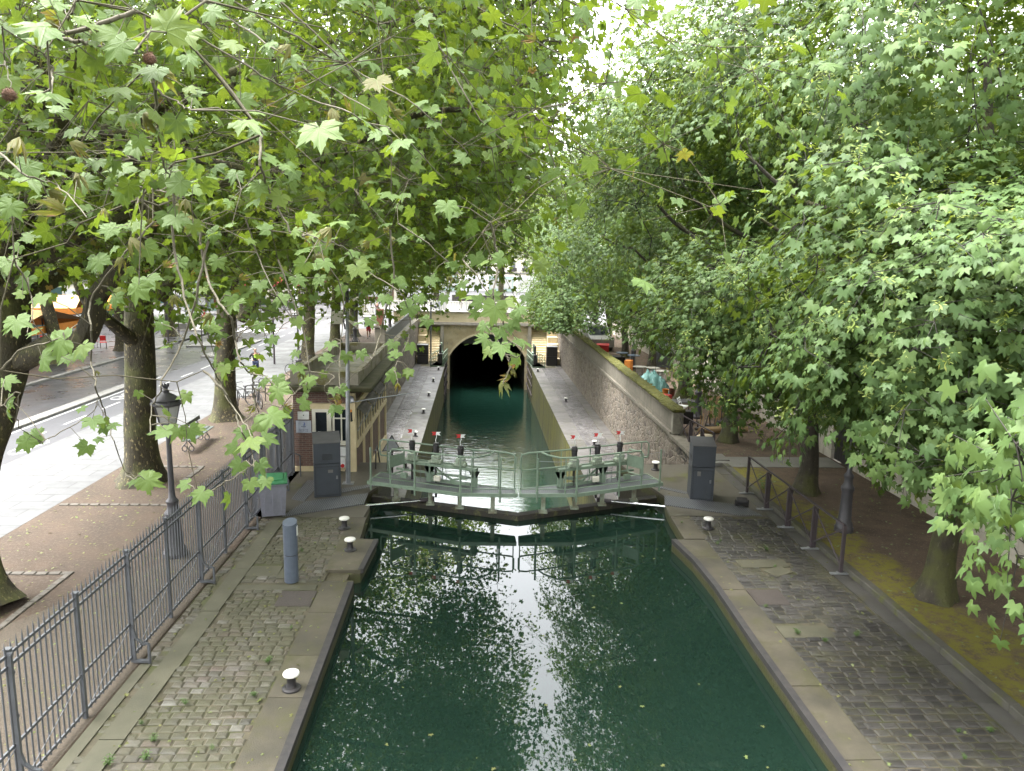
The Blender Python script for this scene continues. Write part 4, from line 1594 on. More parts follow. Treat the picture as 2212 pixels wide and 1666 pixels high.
    for k, f in enumerate((.20, .50, .80)):
        p = lp(A0, A1, f)
        ac = MB()
        ac.box(q(p[0], p[1], 1.16), (.24, .22, .26), R(-22 * -s), .03)
        ac.box(q(p[0] + .1, p[1] - .06, 1.1), (.16, .16, .14), R(-22 * -s), .03)
        ac.box(q(p[0] - .1, p[1] + .04, 1.07), (.22, .18, .08), R(-22 * -s), .02)
        for j in range(6):
            an = j * 1.05
            ac.rod(q(p[0] + .09 * math.cos(an) * .7, p[1] - .12, 1.16 + .09 * math.sin(an)), q(p[0] + .09 * math.cos(an) * .7, p[1] - .15, 1.16 + .09 * math.sin(an)), .018, 6)
        ac = ac.build('actuator', mk('gearbox_paint', (.36, .44, .34), (.22, .24, .18), 14, .5) if k == 0 else g.children[-1].data.materials[0] if False else bpy.data.materials['gearbox_paint'], g)
        m = MB()
        m.lathe([(.082, 0), (.082, .2), (.095, .21), (.095, .30), (.082, .31), (.082, .36), (.02, .37)], q(p[0], p[1], 1.28), 14)
        m.build('cover_tube', M['black_iron'], ac)
        m = MB()
        m.rod(q(p[0], p[1], 0), q(p[0], p[1], 1.0), .035, 8)
        m.build('spindle', M['black_iron'], ac)
        m = MB()
        sx = 1 if s > 0 else -1
        m.tube([q(p[0], p[1], 1.64), q(p[0] - .015, p[1], 1.74), q(p[0] + .012, p[1], 1.82), q(p[0] + .005, p[1], 1.92)], .011, 6)
        fr = m.build('flag_rod', M['white'], ac)
        c0 = Vector(q(p[0], p[1], 1.92))
        for col, dx in (('red', -1), ('white', 1)):
            m = MB()
            o = [(0, -.045), (.13 * dx, -.055), (.085 * dx, 0), (.14 * dx, .05), (0, .05)]
            m.add([c0 + Vector((x, -.004, z)) for x, z in o] + [c0 + Vector((x, .004, z)) for x, z in o], [(0, 1, 2, 3, 4), (9, 8, 7, 6, 5)])
            m.build('flag', M[col], fr)
    for f, z, nm in ((.52, .62, 'control_box'), (.10, .58, 'control_box')):
        p = lp(A0, A1, f)
        m = MB()
        m.box(q(p[0], p[1] - .14, z), (.2, .1, .16), R(20 * s), .015)
        m.build(nm, M['white_paint'] if f > .3 else G, g)
    m = MB()
    for f in (.3, .36, .56, .62, .86):
        p = lp(A0, A1, f)
        m.tube([q(p[0], p[1] - .1, .95), q(p[0] + .03, p[1] - .12, .7), q(p[0], p[1] - .1, .45)], .008, 5)
    m.build('hose', M['steel'], g)
    # hydraulic ram that swings the leaf
    m = MB()
    m.rod(q(-3.16, 20.55, -.10), q(-1.55, 21.02, -.10), .035, 12)
    rm = m.build('ram_rod', M['chrome'], g)
    m = MB()
    m.rod(q(-1.62, 21.0, -.10), q(-1.35, 21.08, -.10), .07, 10)
    m.box(q(-1.3, 21.1, -.1), (.2, .14, .18), 0, .02)
    m.build('clevis', M['brown_iron'], rm)
    return g


lockgate(-1, 'pale green lock gate leaf hinged on the cabin side, closed')
lockgate(1, 'pale green lock gate leaf hinged on the railing side, closed')
# triangular warning sign seen from behind
ws = thing('warning_sign', 'triangular warning sign on a post, seen from behind the gate walkway', 'sign', (-2.72, 23.6, 0))
m = MB()
m.rod((-2.72, 23.6, 0), (-2.72, 23.6, 1.2), .03, 8)
m.build('post', M['black_iron'], ws)
m = MB()
m.add([(-3.02, 23.56, .72), (-2.42, 23.56, .72), (-2.72, 23.56, 1.24), (-3.02, 23.53, .72), (-2.42, 23.53, .72), (-2.72, 23.53, 1.24)], [(3, 4, 5), (2, 1, 0), (0, 1, 4, 3), (1, 2, 5, 4), (2, 0, 3, 5)])
m.build('panel', M['galv'], ws)
m = MB()
m.tube([(-3.02, 23.54, .72), (-2.42, 23.54, .72), (-2.72, 23.54, 1.24)], .03, 6, closed=True)
m.build('rim', M['black_iron'], ws)
st_ = thing('steel_steps', 'dark steel ladder steps dropping from the platform beside the warning sign', 'ladder', (-2.85, 24.5, 0))
for x in (-3.3, -2.92):
    m = MB()
    m.tube([(x, 23.9, 0), (x, 24.0, .62), (x, 24.3, .7), (x, 25.9, -1.2), (x, 26.0, -2.7)], .025, 6)
    m.build('stringer', M['black_iron'], st_)
for k in range(8):
    m = MB()
    m.b2(-3.28, -2.94, 24.75 + k * .15, 24.95 + k * .15, -.3 - k * .3, -.27 - k * .3)
    m.build('tread', M['black_iron'], st_)

# downstream gate walkways folded against the tunnel mouth
for sx, lab in ((-1, 'pale green railed walkway on the cabin side of the tunnel mouth'), (1, 'pale green railed walkway on the mossy parapet side of the tunnel mouth')):
    X = lambda x: 1.02 + (x - 1.02) * (-sx)
    g = thing('gate_walkway', lab, 'walkway', (X(-3.6), 67.5, -2.77), 0, 'walkways at the tunnel mouth')
    q = lambda x, y, z: (X(x), y, z - 2.77)
    m = MB()
    a = [(-4.15, 65.9), (-3.0, 65.9), (-2.75, 70.6), (-3.35, 70.6)]
    m.add([q(*p, .12) for p in a] + [q(*p, .02) for p in a], [(0, 1, 2, 3), (3, 2, 1, 0), (7, 6, 5, 4), (0, 4, 5, 1), (1, 5, 6, 2), (2, 6, 7, 3), (3, 7, 4, 0)])
    m.build('deck', M['gate_green'], g)
    for ln in (((-4.1, 66.0), (-3.35, 70.4)), ((-3.05, 66.0), (-2.8, 70.4))):
        m = MB()
        m.tube([q(*ln[0], 1.1), q(*ln[1], 1.1)], .04, 6)
        m.tube([q(*ln[0], .65), q(*ln[1], .65)], .03, 6)
        m.build('handrail', M['gate_green'], g)
        for k in range(6):
            f = k / 5
            p = (ln[0][0] + (ln[1][0] - ln[0][0]) * f, ln[0][1] + (ln[1][1] - ln[0][1]) * f)
            m = MB()
            m.rod(q(*p, .1), q(*p, 1.1), .035, 6)
            m.build('post', M['gate_green'], g)
    for k, y in enumerate((67.2, 68.9)):
        m = MB()
        m.lathe([(.22, 0), (.22, .9), (.1, .95), (.1, 1.7), (.02, 1.75)], q(-3.3, y, .12), 10)
        m.build('actuator', M['black_iron'] if k == 0 else M['gate_green'], g)
    m = MB()
    for k in range(4):
        m.b2(X(-2.86), X(-2.80), 64.6 + k * 1.6, 64.75 + k * 1.6, -6.5, -2.7)
    for z in (-3.4, -4.2, -5.0):
        m.b2(X(-2.84), X(-2.78), 63.8, 71, z, z + .12)
    m.build('leaf_frame', M['brown_iron'], g)
tm = thing('thin_mast', 'thin dark mast at the foot of the steps beside the tunnel mouth', 'mast', (-4.12, 66.4, -2.77))
m = MB()
m.rod((-4.12, 66.4, -2.77), (-4.12, 66.4, 3.0), .075, 8)
m.build('pole', M['steel'], tm)
m = MB()
m.tube([(-4.12, 66.4, 2.75), (-3.75, 66.4, 2.75)], .03, 6)
m.ball((-3.72, 66.4, 2.55), .14, 8, 6)
m.build('camera', M['steel'], tm)

# ------------------------------------------------------------------ street lamps
LI, LG = M['lamp_iron'], M['clear_glass']
lp0 = thing('street_lamp', '', 'street lamp', (0, 0, 0), 0, 'old cast iron street lamps')
m = MB()
m.lathe([(.27, 0), (.27, .10), (.24, .13), (.23, .2), (.19, .26), (.165, .62), (.155, .92), (.17, .96), (.19, 1.0), (.19, 1.05), (.13, 1.12), (.115, 1.25), (.14, 1.29), (.14, 1.33), (.08, 1.40), (.065, 1.55)], n=20)
m.build('base', LI, lp0, smooth=True, world=False)
m = MB()
m.lathe([(.065, 1.55), (.052, 3.0), (.07, 3.02), (.07, 3.06), (.04, 3.08)], n=14)
m.build('pole', LI, lp0, smooth=True, world=False)
m = MB()
nb = 6
for k in range(nb):
    a = 2 * math.pi * k / nb
    b = 2 * math.pi * (k + 1) / nb
    c_, s_ = math.cos(a), math.sin(a)
    m.rod((.19 * c_, .19 * s_, 3.16), (.29 * c_, .29 * s_, 3.58), .013, 5)
    m.rod((.19 * c_, .19 * s_, 3.16), (.19 * math.cos(b), .19 * math.sin(b), 3.16), .016, 5)
    m.rod((.29 * c_, .29 * s_, 3.58), (.29 * math.cos(b), .29 * math.sin(b), 3.58), .018, 5)
    m.tube([(.03 * c_, .03 * s_, 3.06), (.12 * c_, .12 * s_, 3.08), (.15 * c_, .15 * s_, 3.16)], .012, 5)
m.build('lantern_frame', LI, lp0, world=False)
m = MB()
for k in range(nb):
    a, b = 2 * math.pi * k / nb, 2 * math.pi * (k + 1) / nb
    m.add([(.183 * math.cos(a), .183 * math.sin(a), 3.17), (.183 * math.cos(b), .183 * math.sin(b), 3.17), (.282 * math.cos(b), .282 * math.sin(b), 3.57), (.282 * math.cos(a), .282 * math.sin(a), 3.57)], [(0, 1, 2, 3)])
t = NT('lantern_glass')
tr = t.new('ShaderNodeBsdfTransparent')
mx = t.new('ShaderNodeMixShader')
mx.inputs[0].default_value = .72
t.fin((.42, .42, .40), .1)
t.l.new(tr.outputs[0], mx.inputs[1])
t.l.new(t.p.outputs[0], mx.inputs[2])
t.l.new(mx.outputs[0], t.n['Material Output'].inputs['Surface'])
m.build('glass', t.mat, lp0, world=False)
m = MB()
m.lathe([(.305, 3.58), (.335, 3.60), (.335, 3.63), (.27, 3.68), (.29, 3.70), (.27, 3.73), (.18, 3.80), (.09, 3.85), (.07, 3.87), (.08, 3.90), (.055, 3.92), (.045, 3.96), (.075, 4.0), (.07, 4.02), (.02, 4.02)], n=18)
for k in range(6):
    a = 2 * math.pi * k / 6
    m.box((.07 * math.cos(a), .07 * math.sin(a), 4.04), (.03, .03, .05), a)
    m.box((.325 * math.cos(a), .325 * math.sin(a), 3.66), (.03, .05, .07), a)
m.build('roof', LI, lp0, smooth=True, world=False)
LAMPS = [(-6.97, 16.7, 'old lantern street lamp behind the spiked fence, its lantern in front of the pavement', 1), (-10.1, 42.2, 'old lantern street lamp beside the parked bicycles and cabin roof', 1), (-9.9, 60.5, 'old lantern street lamp partly hidden behind the thin grey mast', 1), (-8.3, 71.0, 'small distant lantern lamp near the metal fence by the bridge', 1), (9.68, 18.1, 'tall lamp post with a fluted base behind the cross braced railing', 1.12), (9.86, 31.9, 'lamp post rising from the clutter beside the upturned stools', 1.12), (10.05, 46.8, 'lamp post between the steel kegs and the leaning panels', 1.12), (9.95, 61.0, 'lamp post at the end of the mossy parapet near the bridge', 1.12)]
for k, (x, y, lab, s) in enumerate(LAMPS):
    if k == 0:
        lp0.location = (x, y, 0)
        lp0['label'] = lab
    else:
        dup(lp0, (x, y, 0 if x < 0 else .1), .3 * k, lab, None, s if x < 0 else (.88, .88, 1.14))

# ------------------------------------------------------------------ bench
be = thing('park_bench', 'dark slatted park bench with scrolled iron legs on the bare earth', 'bench', (-10.2, 26.8, 0), R(2))
for k in range(3):
    m = MB()
    m.box((.06 + k * .15 - .12, 0, .45 + (.015 if k == 1 else 0)), (.13, 2.3, .035), 0, .008)
    m.build('seat_slat', M['bench_green'], be, world=False)
m = MB()
m.box((-.22, 0, .82), (.035, 2.3, .14), 0, .008, 0, R(-12))
m.build('backrest', M['bench_green'], be, world=False)
for y in (-.85, .85):
    m = MB()
    m.tube([(-.24, y, .9), (-.2, y, .6), (-.14, y, .43), (.22, y, .42)], .022, 6)
    for x in (-.12, .12):
        ring = [(x + .09 * math.cos(a * .785), y, .11 + .10 * math.sin(a * .785)) for a in range(8)]
        m.tube(ring, .018, 6, closed=True)
    m.tube([(-.16, y, .2), (-.05, y, .32), (0, y, .42)], .022, 6)
    m.tube([(.16, y, .2), (.08, y, .32), (0, y, .42)], .022, 6)
    m.build('leg', M['lamp_iron'], be, world=False)

# ------------------------------------------------------------------ bicycles and racks
bk0 = thing('bicycle', '', 'bicycle', (0, 0, 0), 0, 'parked bicycles')
for y in (-.52, .52):
    w_ = MB()
    w_.tube([(0, y + .33 * math.cos(a * math.pi / 12), .34 + .33 * math.sin(a * math.pi / 12)) for a in range(24)], .02, 6, closed=True)
    w_ = w_.build('wheel', M['black'], bk0, world=False)
    m = MB()
    for a in range(10):
        m.rod((0, y, .34), (0, y + .31 * math.cos(a * .628), .34 + .31 * math.sin(a * .628)), .003, 3)
    m.build('spokes', M['steel'], w_, world=False)
m = MB()
for a, b in (((0, -.52, .34), (0, -.05, .30)), ((0, -.05, .30), (0, -.18, .82)), ((0, -.05, .30), (0, .38, .72)), ((0, -.15, .74), (0, .36, .82)), ((0, -.52, .34), (0, -.16, .76)), ((0, .36, .92), (0, .40, .62)), ((0, .40, .62), (0, .52, .34))):
    m.rod(a, b, .018, 6)
m.build('frame', M['black_iron'], bk0, world=False)
m = MB()
m.tube([(-.28, .22, .98), (-.26, .34, 1.0), (0, .38, .98), (.26, .34, 1.0), (.28, .22, .98)], .013, 6)
m.rod((0, .36, .9), (0, .38, .98), .015, 6)
m.build('handlebar', M['black_iron'], bk0, world=False)
m = MB()
m.ball((0, -.2, .88), .1, 8, 5, (.8, 1.3, .4))
m.rod((0, -.18, .8), (0, -.2, .87), .014, 6)
m.build('saddle', M['black'], bk0, world=False)
m = MB()
m.rod((-.12, -.05, .2), (.12, -.05, .4), .01, 5)
m.tube([(.02, -.05 + .09 * math.cos(a * .628), .30 + .09 * math.sin(a * .628)) for a in range(10)], .01, 4, closed=True)
m.build('crank', M['steel'], bk0, world=False)
BIK = [(-10.0, 33.9, R(28), 'black bicycle with its wheel turned out from the racks towards the cabin'), (-10.9, 34.5, R(60), 'black bicycle leaning on the rack behind the plane trunk'), (-10.3, 42.9, R(75), 'dark bicycle parked at the foot of the second street lamp'), (-9.6, 44.2, R(95), 'dark bicycle half hidden behind the cabin roof'), (-9.8, 57.5, R(70), 'dark bicycle with a teal bag between the plane trunks'), (-27.6, 63.6, R(80), 'distant bicycle in front of the stone planter')]
for k, (x, y, a, lab) in enumerate(BIK):
    if k == 0:
        bk0.location, bk0.rotation_euler = (x, y, 0), (0, 0, a)
        bk0['label'] = lab
    else:
        dup(bk0, (x, y, 0 if x > -20 else .06), a, lab)
rk0 = thing('bicycle_rack', 'black hoop bicycle rack beside the plane trunk', 'bicycle rack', (-10.55, 34.2, 0), R(12), 'hoop racks')
m = MB()
m.tube([(-.45, 0, 0), (-.45, 0, .68), (-.38, 0, .78), (.38, 0, .78), (.45, 0, .68), (.45, 0, 0)], .026, 8)
m.tube([(-.45, 0, .42), (.45, 0, .42)], .02, 6)
m.build('hoop', M['black_iron'], rk0, world=False)
for k, y in enumerate((35.2, 36.2, 37.2)):
    dup(rk0, (-10.5 + .03 * k, y, 0), R(10), ('black hoop bicycle rack second from the plane trunk', 'black hoop bicycle rack third from the plane trunk', 'black hoop bicycle rack at the end of the row towards the lamp')[k])

# ------------------------------------------------------------------ people
def skinned(name, joints, edges, mat, parent, sub=2):
    me = bpy.data.meshes.new(name)
    names = list(joints)
    me.from_pydata([joints[n][:3] for n in names], [(names.index(a), names.index(b)) for a, b in edges], [])
    o = bpy.data.objects.new(name, me)
    COL.objects.link(o)
    o.parent = parent
    md = o.modifiers.new('skin', 'SKIN')
    md.use_smooth_shade = True
    if not me.skin_vertices:
        me.skin_vertices.new() if hasattr(me.skin_vertices, 'new') else None
    for i, n in enumerate(names):
        j = joints[n]
        r = j[3]
        me.skin_vertices[0].data[i].radius = (r, j[4] if len(j) > 4 else r)
        me.skin_vertices[0].data[i].use_root = i == 0
    s = o.modifiers.new('sub', 'SUBSURF')
    s.levels = s.render_levels = sub
    bpy.context.view_layer.update()
    dg = bpy.context.evaluated_depsgraph_get()
    me2 = bpy.data.meshes.new_from_object(o.evaluated_get(dg))
    o.modifiers.clear()
    o.data = me2
    me2.materials.clear()
    me2.materials.append(mat)
    return o


SKIN = plain('skin', (.42, .24, .17), .55)


def person(label, loc, rz, pose, cols, hair='short', scale=1.0, top='jacket', bare_legs=False, group=None, bag=False):
    """pose: hip lean and limb points in a body frame, x to the person's left-right, -y forward"""
    p = thing('person', label, 'person', loc, rz, group)
    p.scale = (scale,) * 3
    J = {'pelvis': (0, 0, .95, .125, .10), 'waist': (0, 0, 1.10, .115, .085), 'chest': (0, -.02, 1.30, .15, .10), 'neck': (0, -.02, 1.47, .052), 'head0': (0, -.035, 1.555, .072, .075), 'head1': (0, -.03, 1.645, .082, .098), 'head2': (0, -.02, 1.715, .058, .07)}
    E = [('pelvis', 'waist'), ('waist', 'chest'), ('chest', 'neck'), ('neck', 'head0'), ('head0', 'head1'), ('head1', 'head2')]
    for s, nm in ((-1, 'a'), (1, 'b')):
        e, h = pose['elbow' + nm], pose['hand' + nm]
        k, f = pose['knee' + nm], pose['foot' + nm]
        J['sh' + nm] = (s * .175, -.01, 1.41, .055)
        J['el' + nm] = (*e, .042)
        J['wr' + nm] = (*h, .030)
        J['hip' + nm] = (s * .095, 0, .90, .092)
        J['kn' + nm] = (*k, .060)
        J['an' + nm] = (*f, .040)
        E += [('chest', 'sh' + nm), ('sh' + nm, 'el' + nm), ('el' + nm, 'wr' + nm), ('pelvis', 'hip' + nm), ('hip' + nm, 'kn' + nm), ('kn' + nm, 'an' + nm)]
        d = (Vector(h) - Vector(e)).normalized()
        sd = d.cross(Vector((0, 0, 1)) if abs(d.z) < .9 else Vector((1, 0, 0))).normalized()
        pc = Vector(h) + d * .07
        J['pa' + nm] = (*pc, .030, .018)
        E.append(('wr' + nm, 'pa' + nm))
        for q in range(4):
            tip = pc + d * (.075 - .008 * abs(q - 1.3)) + sd * (q - 1.5) * .02 + Vector((0, 0, -.012))
            J['f%d%s' % (q, nm)] = (*tip, .008)
            E.append(('pa' + nm, 'f%d%s' % (q, nm)))
        J['th' + nm] = (*(Vector(h) + d * .05 + sd * .055), .009)
        E.append(('wr' + nm, 'th' + nm))
    skinned('body', J, E, SKIN, p)
    m = MB()
    m.ball((0, -.128, 1.625), .016, 6, 5, (1, 1.2, 1.6))
    m.build('nose', SKIN, p, smooth=True, world=False)
    for s in (-1, 1):
        m = MB()
        m.ball((s * .034, -.112, 1.655), .011, 6, 4)
        m.build('eye', M['black'], p, world=False)
    g = lambda n, k: tuple(J[n][:3]) + tuple(r * k for r in J[n][3:])
    # clothes follow the same joints a little wider
    T = {n: g(n, 1.16) for n in ('waist', 'chest', 'sha', 'shb', 'ela', 'elb', 'pelvis')}
    T['waist'] = (*J['waist'][:3], .135, .105)
    T['wra'] = g('wra', 1.3)
    T['wrb'] = g('wrb', 1.3)
    T['col'] = (0, -.02, 1.44, .075)
    T['ela'], T['elb'] = g('ela', 1.3), g('elb', 1.3)
    TE = [('waist', 'pelvis'), ('waist', 'chest'), ('chest', 'col'), ('chest', 'sha'), ('chest', 'shb'), ('sha', 'ela'), ('shb', 'elb'), ('ela', 'wra'), ('elb', 'wrb')]
    skinned(top, T, TE, cols[0], p)
    Lg = {'pelvis': (0, 0, .93, .138, .115), 'hipa': g('hipa', 1.15), 'hipb': g('hipb', 1.15)}
    LE = [('pelvis', 'hipa'), ('pelvis', 'hipb')]
    for nm in 'ab':
        if bare_legs:
            kx = Vector(J['hip' + nm][:3]).lerp(Vector(J['kn' + nm][:3]), .8)
            Lg['kn' + nm] = (*kx, .10)
            LE.append(('hip' + nm, 'kn' + nm))
        else:
            Lg['kn' + nm] = g('kn' + nm, 1.2)
            Lg['an' + nm] = g('an' + nm, 1.35)
            LE += [('hip' + nm, 'kn' + nm), ('kn' + nm, 'an' + nm)]
    skinned('shorts' if bare_legs else 'trousers', Lg, LE, cols[1], p)
    for nm in 'ab':
        f = Vector(pose['foot' + nm])
        td = Vector(pose.get('toe' + nm, (0, -1, -.05)))
        S = {'heel': (f.x, f.y + .04, f.z - .035, .042), 'mid': (*(f + td * .08 + Vector((0, 0, -.045))), .042, .034), 'toe': (*(f + td * .18 + Vector((0, 0, -.05))), .035, .024)}
        skinned('shoe', S, [('heel', 'mid'), ('mid', 'toe')], cols[2], p, 1)
    H = {'a': (0, .02, 1.70, .098, .098), 'b': (0, .045, 1.63, .085, .07)}
    HE = [('a', 'b')]
    if hair == 'long':
        H['c'] = (0, .06, 1.52, .075, .05)
        HE.append(('b', 'c'))
    if hair == 'tail':
        H['c'] = (0, .11, 1.62, .035)
        H['d'] = (.02, .13, 1.5, .02)
        HE += [('b', 'c'), ('c', 'd')]
    skinned('hair', H, HE, cols[3], p, 1)
    if len(cols) > 4:
        skinned('vest', {'a': (0, -.045, 1.14, .10, .085), 'b': (0, -.055, 1.28, .105, .098), 'c': (0, -.06, 1.40, .06, .065)}, [('a', 'b'), ('b', 'c')], cols[4], p)
    if bag:
        m = MB()
        m.box((-.24, -.05, .98), (.12, .34, .24), 0, .04)
        m.tube([(-.2, .08, 1.08), (-.14, .02, 1.42), (-.2, -.14, 1.08)], .012, 5)
        m.build('handbag', M['black'], p, world=False)
    return p


def cloth(n, c):
    return mk(n, c, tuple(x * .7 for x in c), 14, .85, bump=.15, obj=True)


BLK, NAVY, GRYC = cloth('black_cloth', (.018, .018, .02)), cloth('navy_leggings', (.03, .04, .09)), cloth('grey_cloth', (.12, .12, .125))
NEON, REDC, WHT = cloth('neon_vest', (.48, .75, .10)), cloth('red_shorts', (.35, .02, .03)), cloth('white_shoe', (.7, .7, .72))
HB, HBL = cloth('brown_hair', (.03, .02, .015)), cloth('blond_hair', (.40, .26, .11))
RUN = {'elbowa': (-.33, .10, 1.18), 'handa': (-.20, -.12, 1.10), 'elbowb': (.33, .12, 1.17), 'handb': (.22, -.08, 1.12), 'kneea': (-.08, -.17, .55), 'foota': (-.06, -.10, .13), 'kneeb': (.09, .03, .50), 'footb': (.07, .28, .32), 'toeb': (0, -.6, -.75)}
WALK = {'elbowa': (-.24, .10, 1.14), 'handa': (-.23, .02, .90), 'elbowb': (.24, -.02, 1.14), 'handb': (.22, -.22, .98), 'kneea': (-.09, -.12, .52), 'foota': (-.09, -.24, .10), 'kneeb': (.09, .06, .50), 'footb': (.09, .36, .13), 'toeb': (0, -.75, -.5)}
STAND = {'elbowa': (-.25, .04, 1.13), 'handa': (-.24, -.08, .88), 'elbowb': (.25, .04, 1.13), 'handb': (.24, -.06, .88), 'kneea': (-.10, -.02, .50), 'foota': (-.11, 0, .09), 'kneeb': (.10, -.02, .50), 'footb': (.11, 0, .09)}
person('jogging woman in a black jacket over a neon yellow top, running along the pavement', (-12.45, 42.0, .01), R(12), RUN, (BLK, NAVY, WHT, HB, NEON), 'tail', .98)
person('jogging man in a black top and red shorts beside the stone pillar', (-9.1, 62.6, 0), R(5), RUN, (BLK, REDC, BLK, HB), 'short', 1.06, 'shirt', True)
person('blond woman with a black handbag walking past the stone planter', (-26.0, 64.3, .06), R(85), WALK, (BLK, GRYC, BLK, HBL), 'long', 1.0, 'jacket', False, None, True)
person('person in dark clothes standing under the red awnings', (-24.5, 97, 0), R(40), STAND, (BLK, GRYC, BLK, HB), 'short', 1.05)
person('person in grey walking on the plaza above the tunnel mouth beside the trolley', (-2.1, 96, 0), R(70), WALK, (GRYC, GRYC, BLK, HB), 'short', 1.0)
person('person in black standing on the road behind the bridge railing', (-3.2, 122, 0), R(10), STAND, (BLK, BLK, BLK, HB), 'short', 1.05)
person('distant person in a red jacket on the far side of the plaza', (8.5, 118, 0), R(-30), WALK, (cloth('red_jacket', (.5, .03, .05)), GRYC, BLK, HB), 'short', 1.0)
person('person in a brown coat walking beyond the distant lantern lamp', (-11.5, 86, 0), R(150), WALK, (cloth('brown_coat', (.10, .05, .045)), GRYC, BLK, HB), 'short', 1.0)
tr_ = thing('trolley', 'grey wire cage trolley behind the bridge railing', 'trolley', (-4.9, 96, 0))
m = MB()
for k in range(12):
    m.b2(-5.8 + k * .16, -5.77 + k * .16, 95.6, 95.63, .3, 1.5)
m.b2(-5.82, -3.98, 95.65, 96.6, .3, 1.35)
m.build('cage', M['galv'], tr_)
for x in (-5.6, -4.2):
    for y in (95.8, 96.4):
        m = MB()
        m.tube([(x, y - .04, .14), (x, y + .04, .14)], .13, 10)
        m.build('wheel', M['black'], tr_)

# railing on the bridge
rg_ = thing('bridge_railing', 'white barred railing along the street above the tunnel mouth', 'railing', (1, 88, 0))
m = MB()
for k in range(150):
    m.b2(-14 + k * .19, -13.94 + k * .19, 88, 88.03, .1, 1.75)
m.build('bar_panel', M['white_paint'], rg_)
m = MB()
for z in (.15, 1.72):
    m.b2(-14.1, 14.6, 87.98, 88.05, z, z + .07)
m.build('rail', M['white_paint'], rg_)
for k in range(10):
    m = MB()
    m.b2(-14 + k * 3.16, -13.9 + k * 3.16, 87.97, 88.06, -.05, 1.9)
    m.build('post', M['galv'], rg_)

# ------------------------------------------------------------------ street furniture across the road
def roundsign(label, x, y, h, kind, rz=0.0):
    s_ = thing('traffic_sign', label, 'traffic sign', (x, y, 0), rz)
    m = MB()
    m.rod((0, 0, 0), (0, 0, h), .04, 8)
    m.build('post', M['brown_iron'], s_, world=False)
    m = MB()
    m.lathe([(.02, 0), (.42, 0), (.42, .03), (.02, .03)], (0, 0, 0), 24)
    m.v = [(px, -.08 + pz, h - .3 + py) for px, py, pz in m.v]
    pn = m.build('panel', M['white'] if kind != 'back' else M['galv'], s_, world=False)
    if kind == 'turn':
        m = MB()
        m.tube([(.37 * math.cos(a * .3142), -.10, h - .3 + .37 * math.sin(a * .3142)) for a in range(20)], .045, 6, closed=True)
        m.build('ring', M['red'], pn, world=False)
        m = MB()
        m.tube([(.1, -.1, h - .52), (.1, -.1, h - .25), (-.02, -.1, h - .15), (-.16, -.1, h - .22)], .03, 5)
        m.build('arrow', M['black'], pn, world=False)
        m = MB()
        m.bar((-.26, -.11, h - .04), (.26, -.11, h - .56), .05, .02)
        m.build('slash', M['red'], pn, world=False)
    return s_


roundsign('round no turn sign with a red ring seen between the plane trunks', -20.3, 55.5, 2.9, 'turn', R(-12))
roundsign('round sign seen from behind beside the walking woman', -24.27, 61.4, 3.4, 'back', R(150))
roundsign('round red ringed sign far off beyond the cabin roof', -15.2, 93, 3.4, 'turn')
ys = thing('traffic_sign', 'yellow sign plate beside the no turn sign', 'traffic sign', (-18.6, 58.2, 0))
m = MB()
m.rod((-18.6, 58.2, 0), (-18.6, 58.2, 4.2), .05, 8)
m.build('post', M['brown_iron'], ys)
m = MB()
m.b2(-18.95, -18.35, 58.05, 58.12, 3.3, 4.0)
m.build('panel', M['yellow'], ys)
for k, (x, y, h) in enumerate(((-12.9, 47.5, 4.0), (-24.0, 58.6, 3.6), (-7.4, 83, 4.4), (-13.6, 79, 4.2))):
    tl = thing('traffic_light', ('traffic light behind the second street lamp', 'traffic light across the street near the walking woman', 'traffic light on the plaza beyond the bridge', 'traffic light beside the zebra crossing')[k], 'traffic light', (x, y, 0), 0, 'traffic lights')
    m = MB()
    m.rod((0, 0, 0), (0, 0, h), .06, 8)
    m.build('pole', M['brown_iron'], tl, world=False)
    m = MB()
    m.box((0, -.1, h - .5), (.26, .22, .8), 0, .03)
    m.box((0, -.08, h - 1.7), (.2, .18, .5), 0, .03)
    hd = m.build('head', M['black'], tl, world=False)
    for z, c in ((-.25, 'red'), (-.5, 'black_iron'), (-.75, 'black_iron')):
        m = MB()
        m.ball((0, -.21, h + z), .08, 10, 6, (1, .4, 1))
        m.build('lens', M[c], hd, world=False)
pl_ = thing('planter', 'long stone planter of tall grasses behind the walking woman', 'planter', (-27.2, 67, 0))
m = MB()
m.b2(-30.0, -25.6, 66.5, 68.2, .05, .75, .04)
m.build('trough', M['kerb'], pl_)
m = MB()
rn = random.Random(21)
for k in range(420):
    x, y = rn.uniform(-29.9, -25.7), rn.uniform(66.6, 68.1)
    h = rn.uniform(.3, .9)
    dx, dy = rn.gauss(0, .2), rn.gauss(0, .2)
    m.tone = rn.random()
    m.add([(x - .03, y, .72), (x + .03, y, .72), (x + dx * .5 + .02, y + dy * .5, .72 + h * .6), (x + dx, y + dy, .72 + h)], [(0, 1, 2), (0, 2, 3)])
m.build('grasses', mk('grass_blades', (.10, .20, .04), (.18, .28, .07), 5, .6, bump=0), pl_)


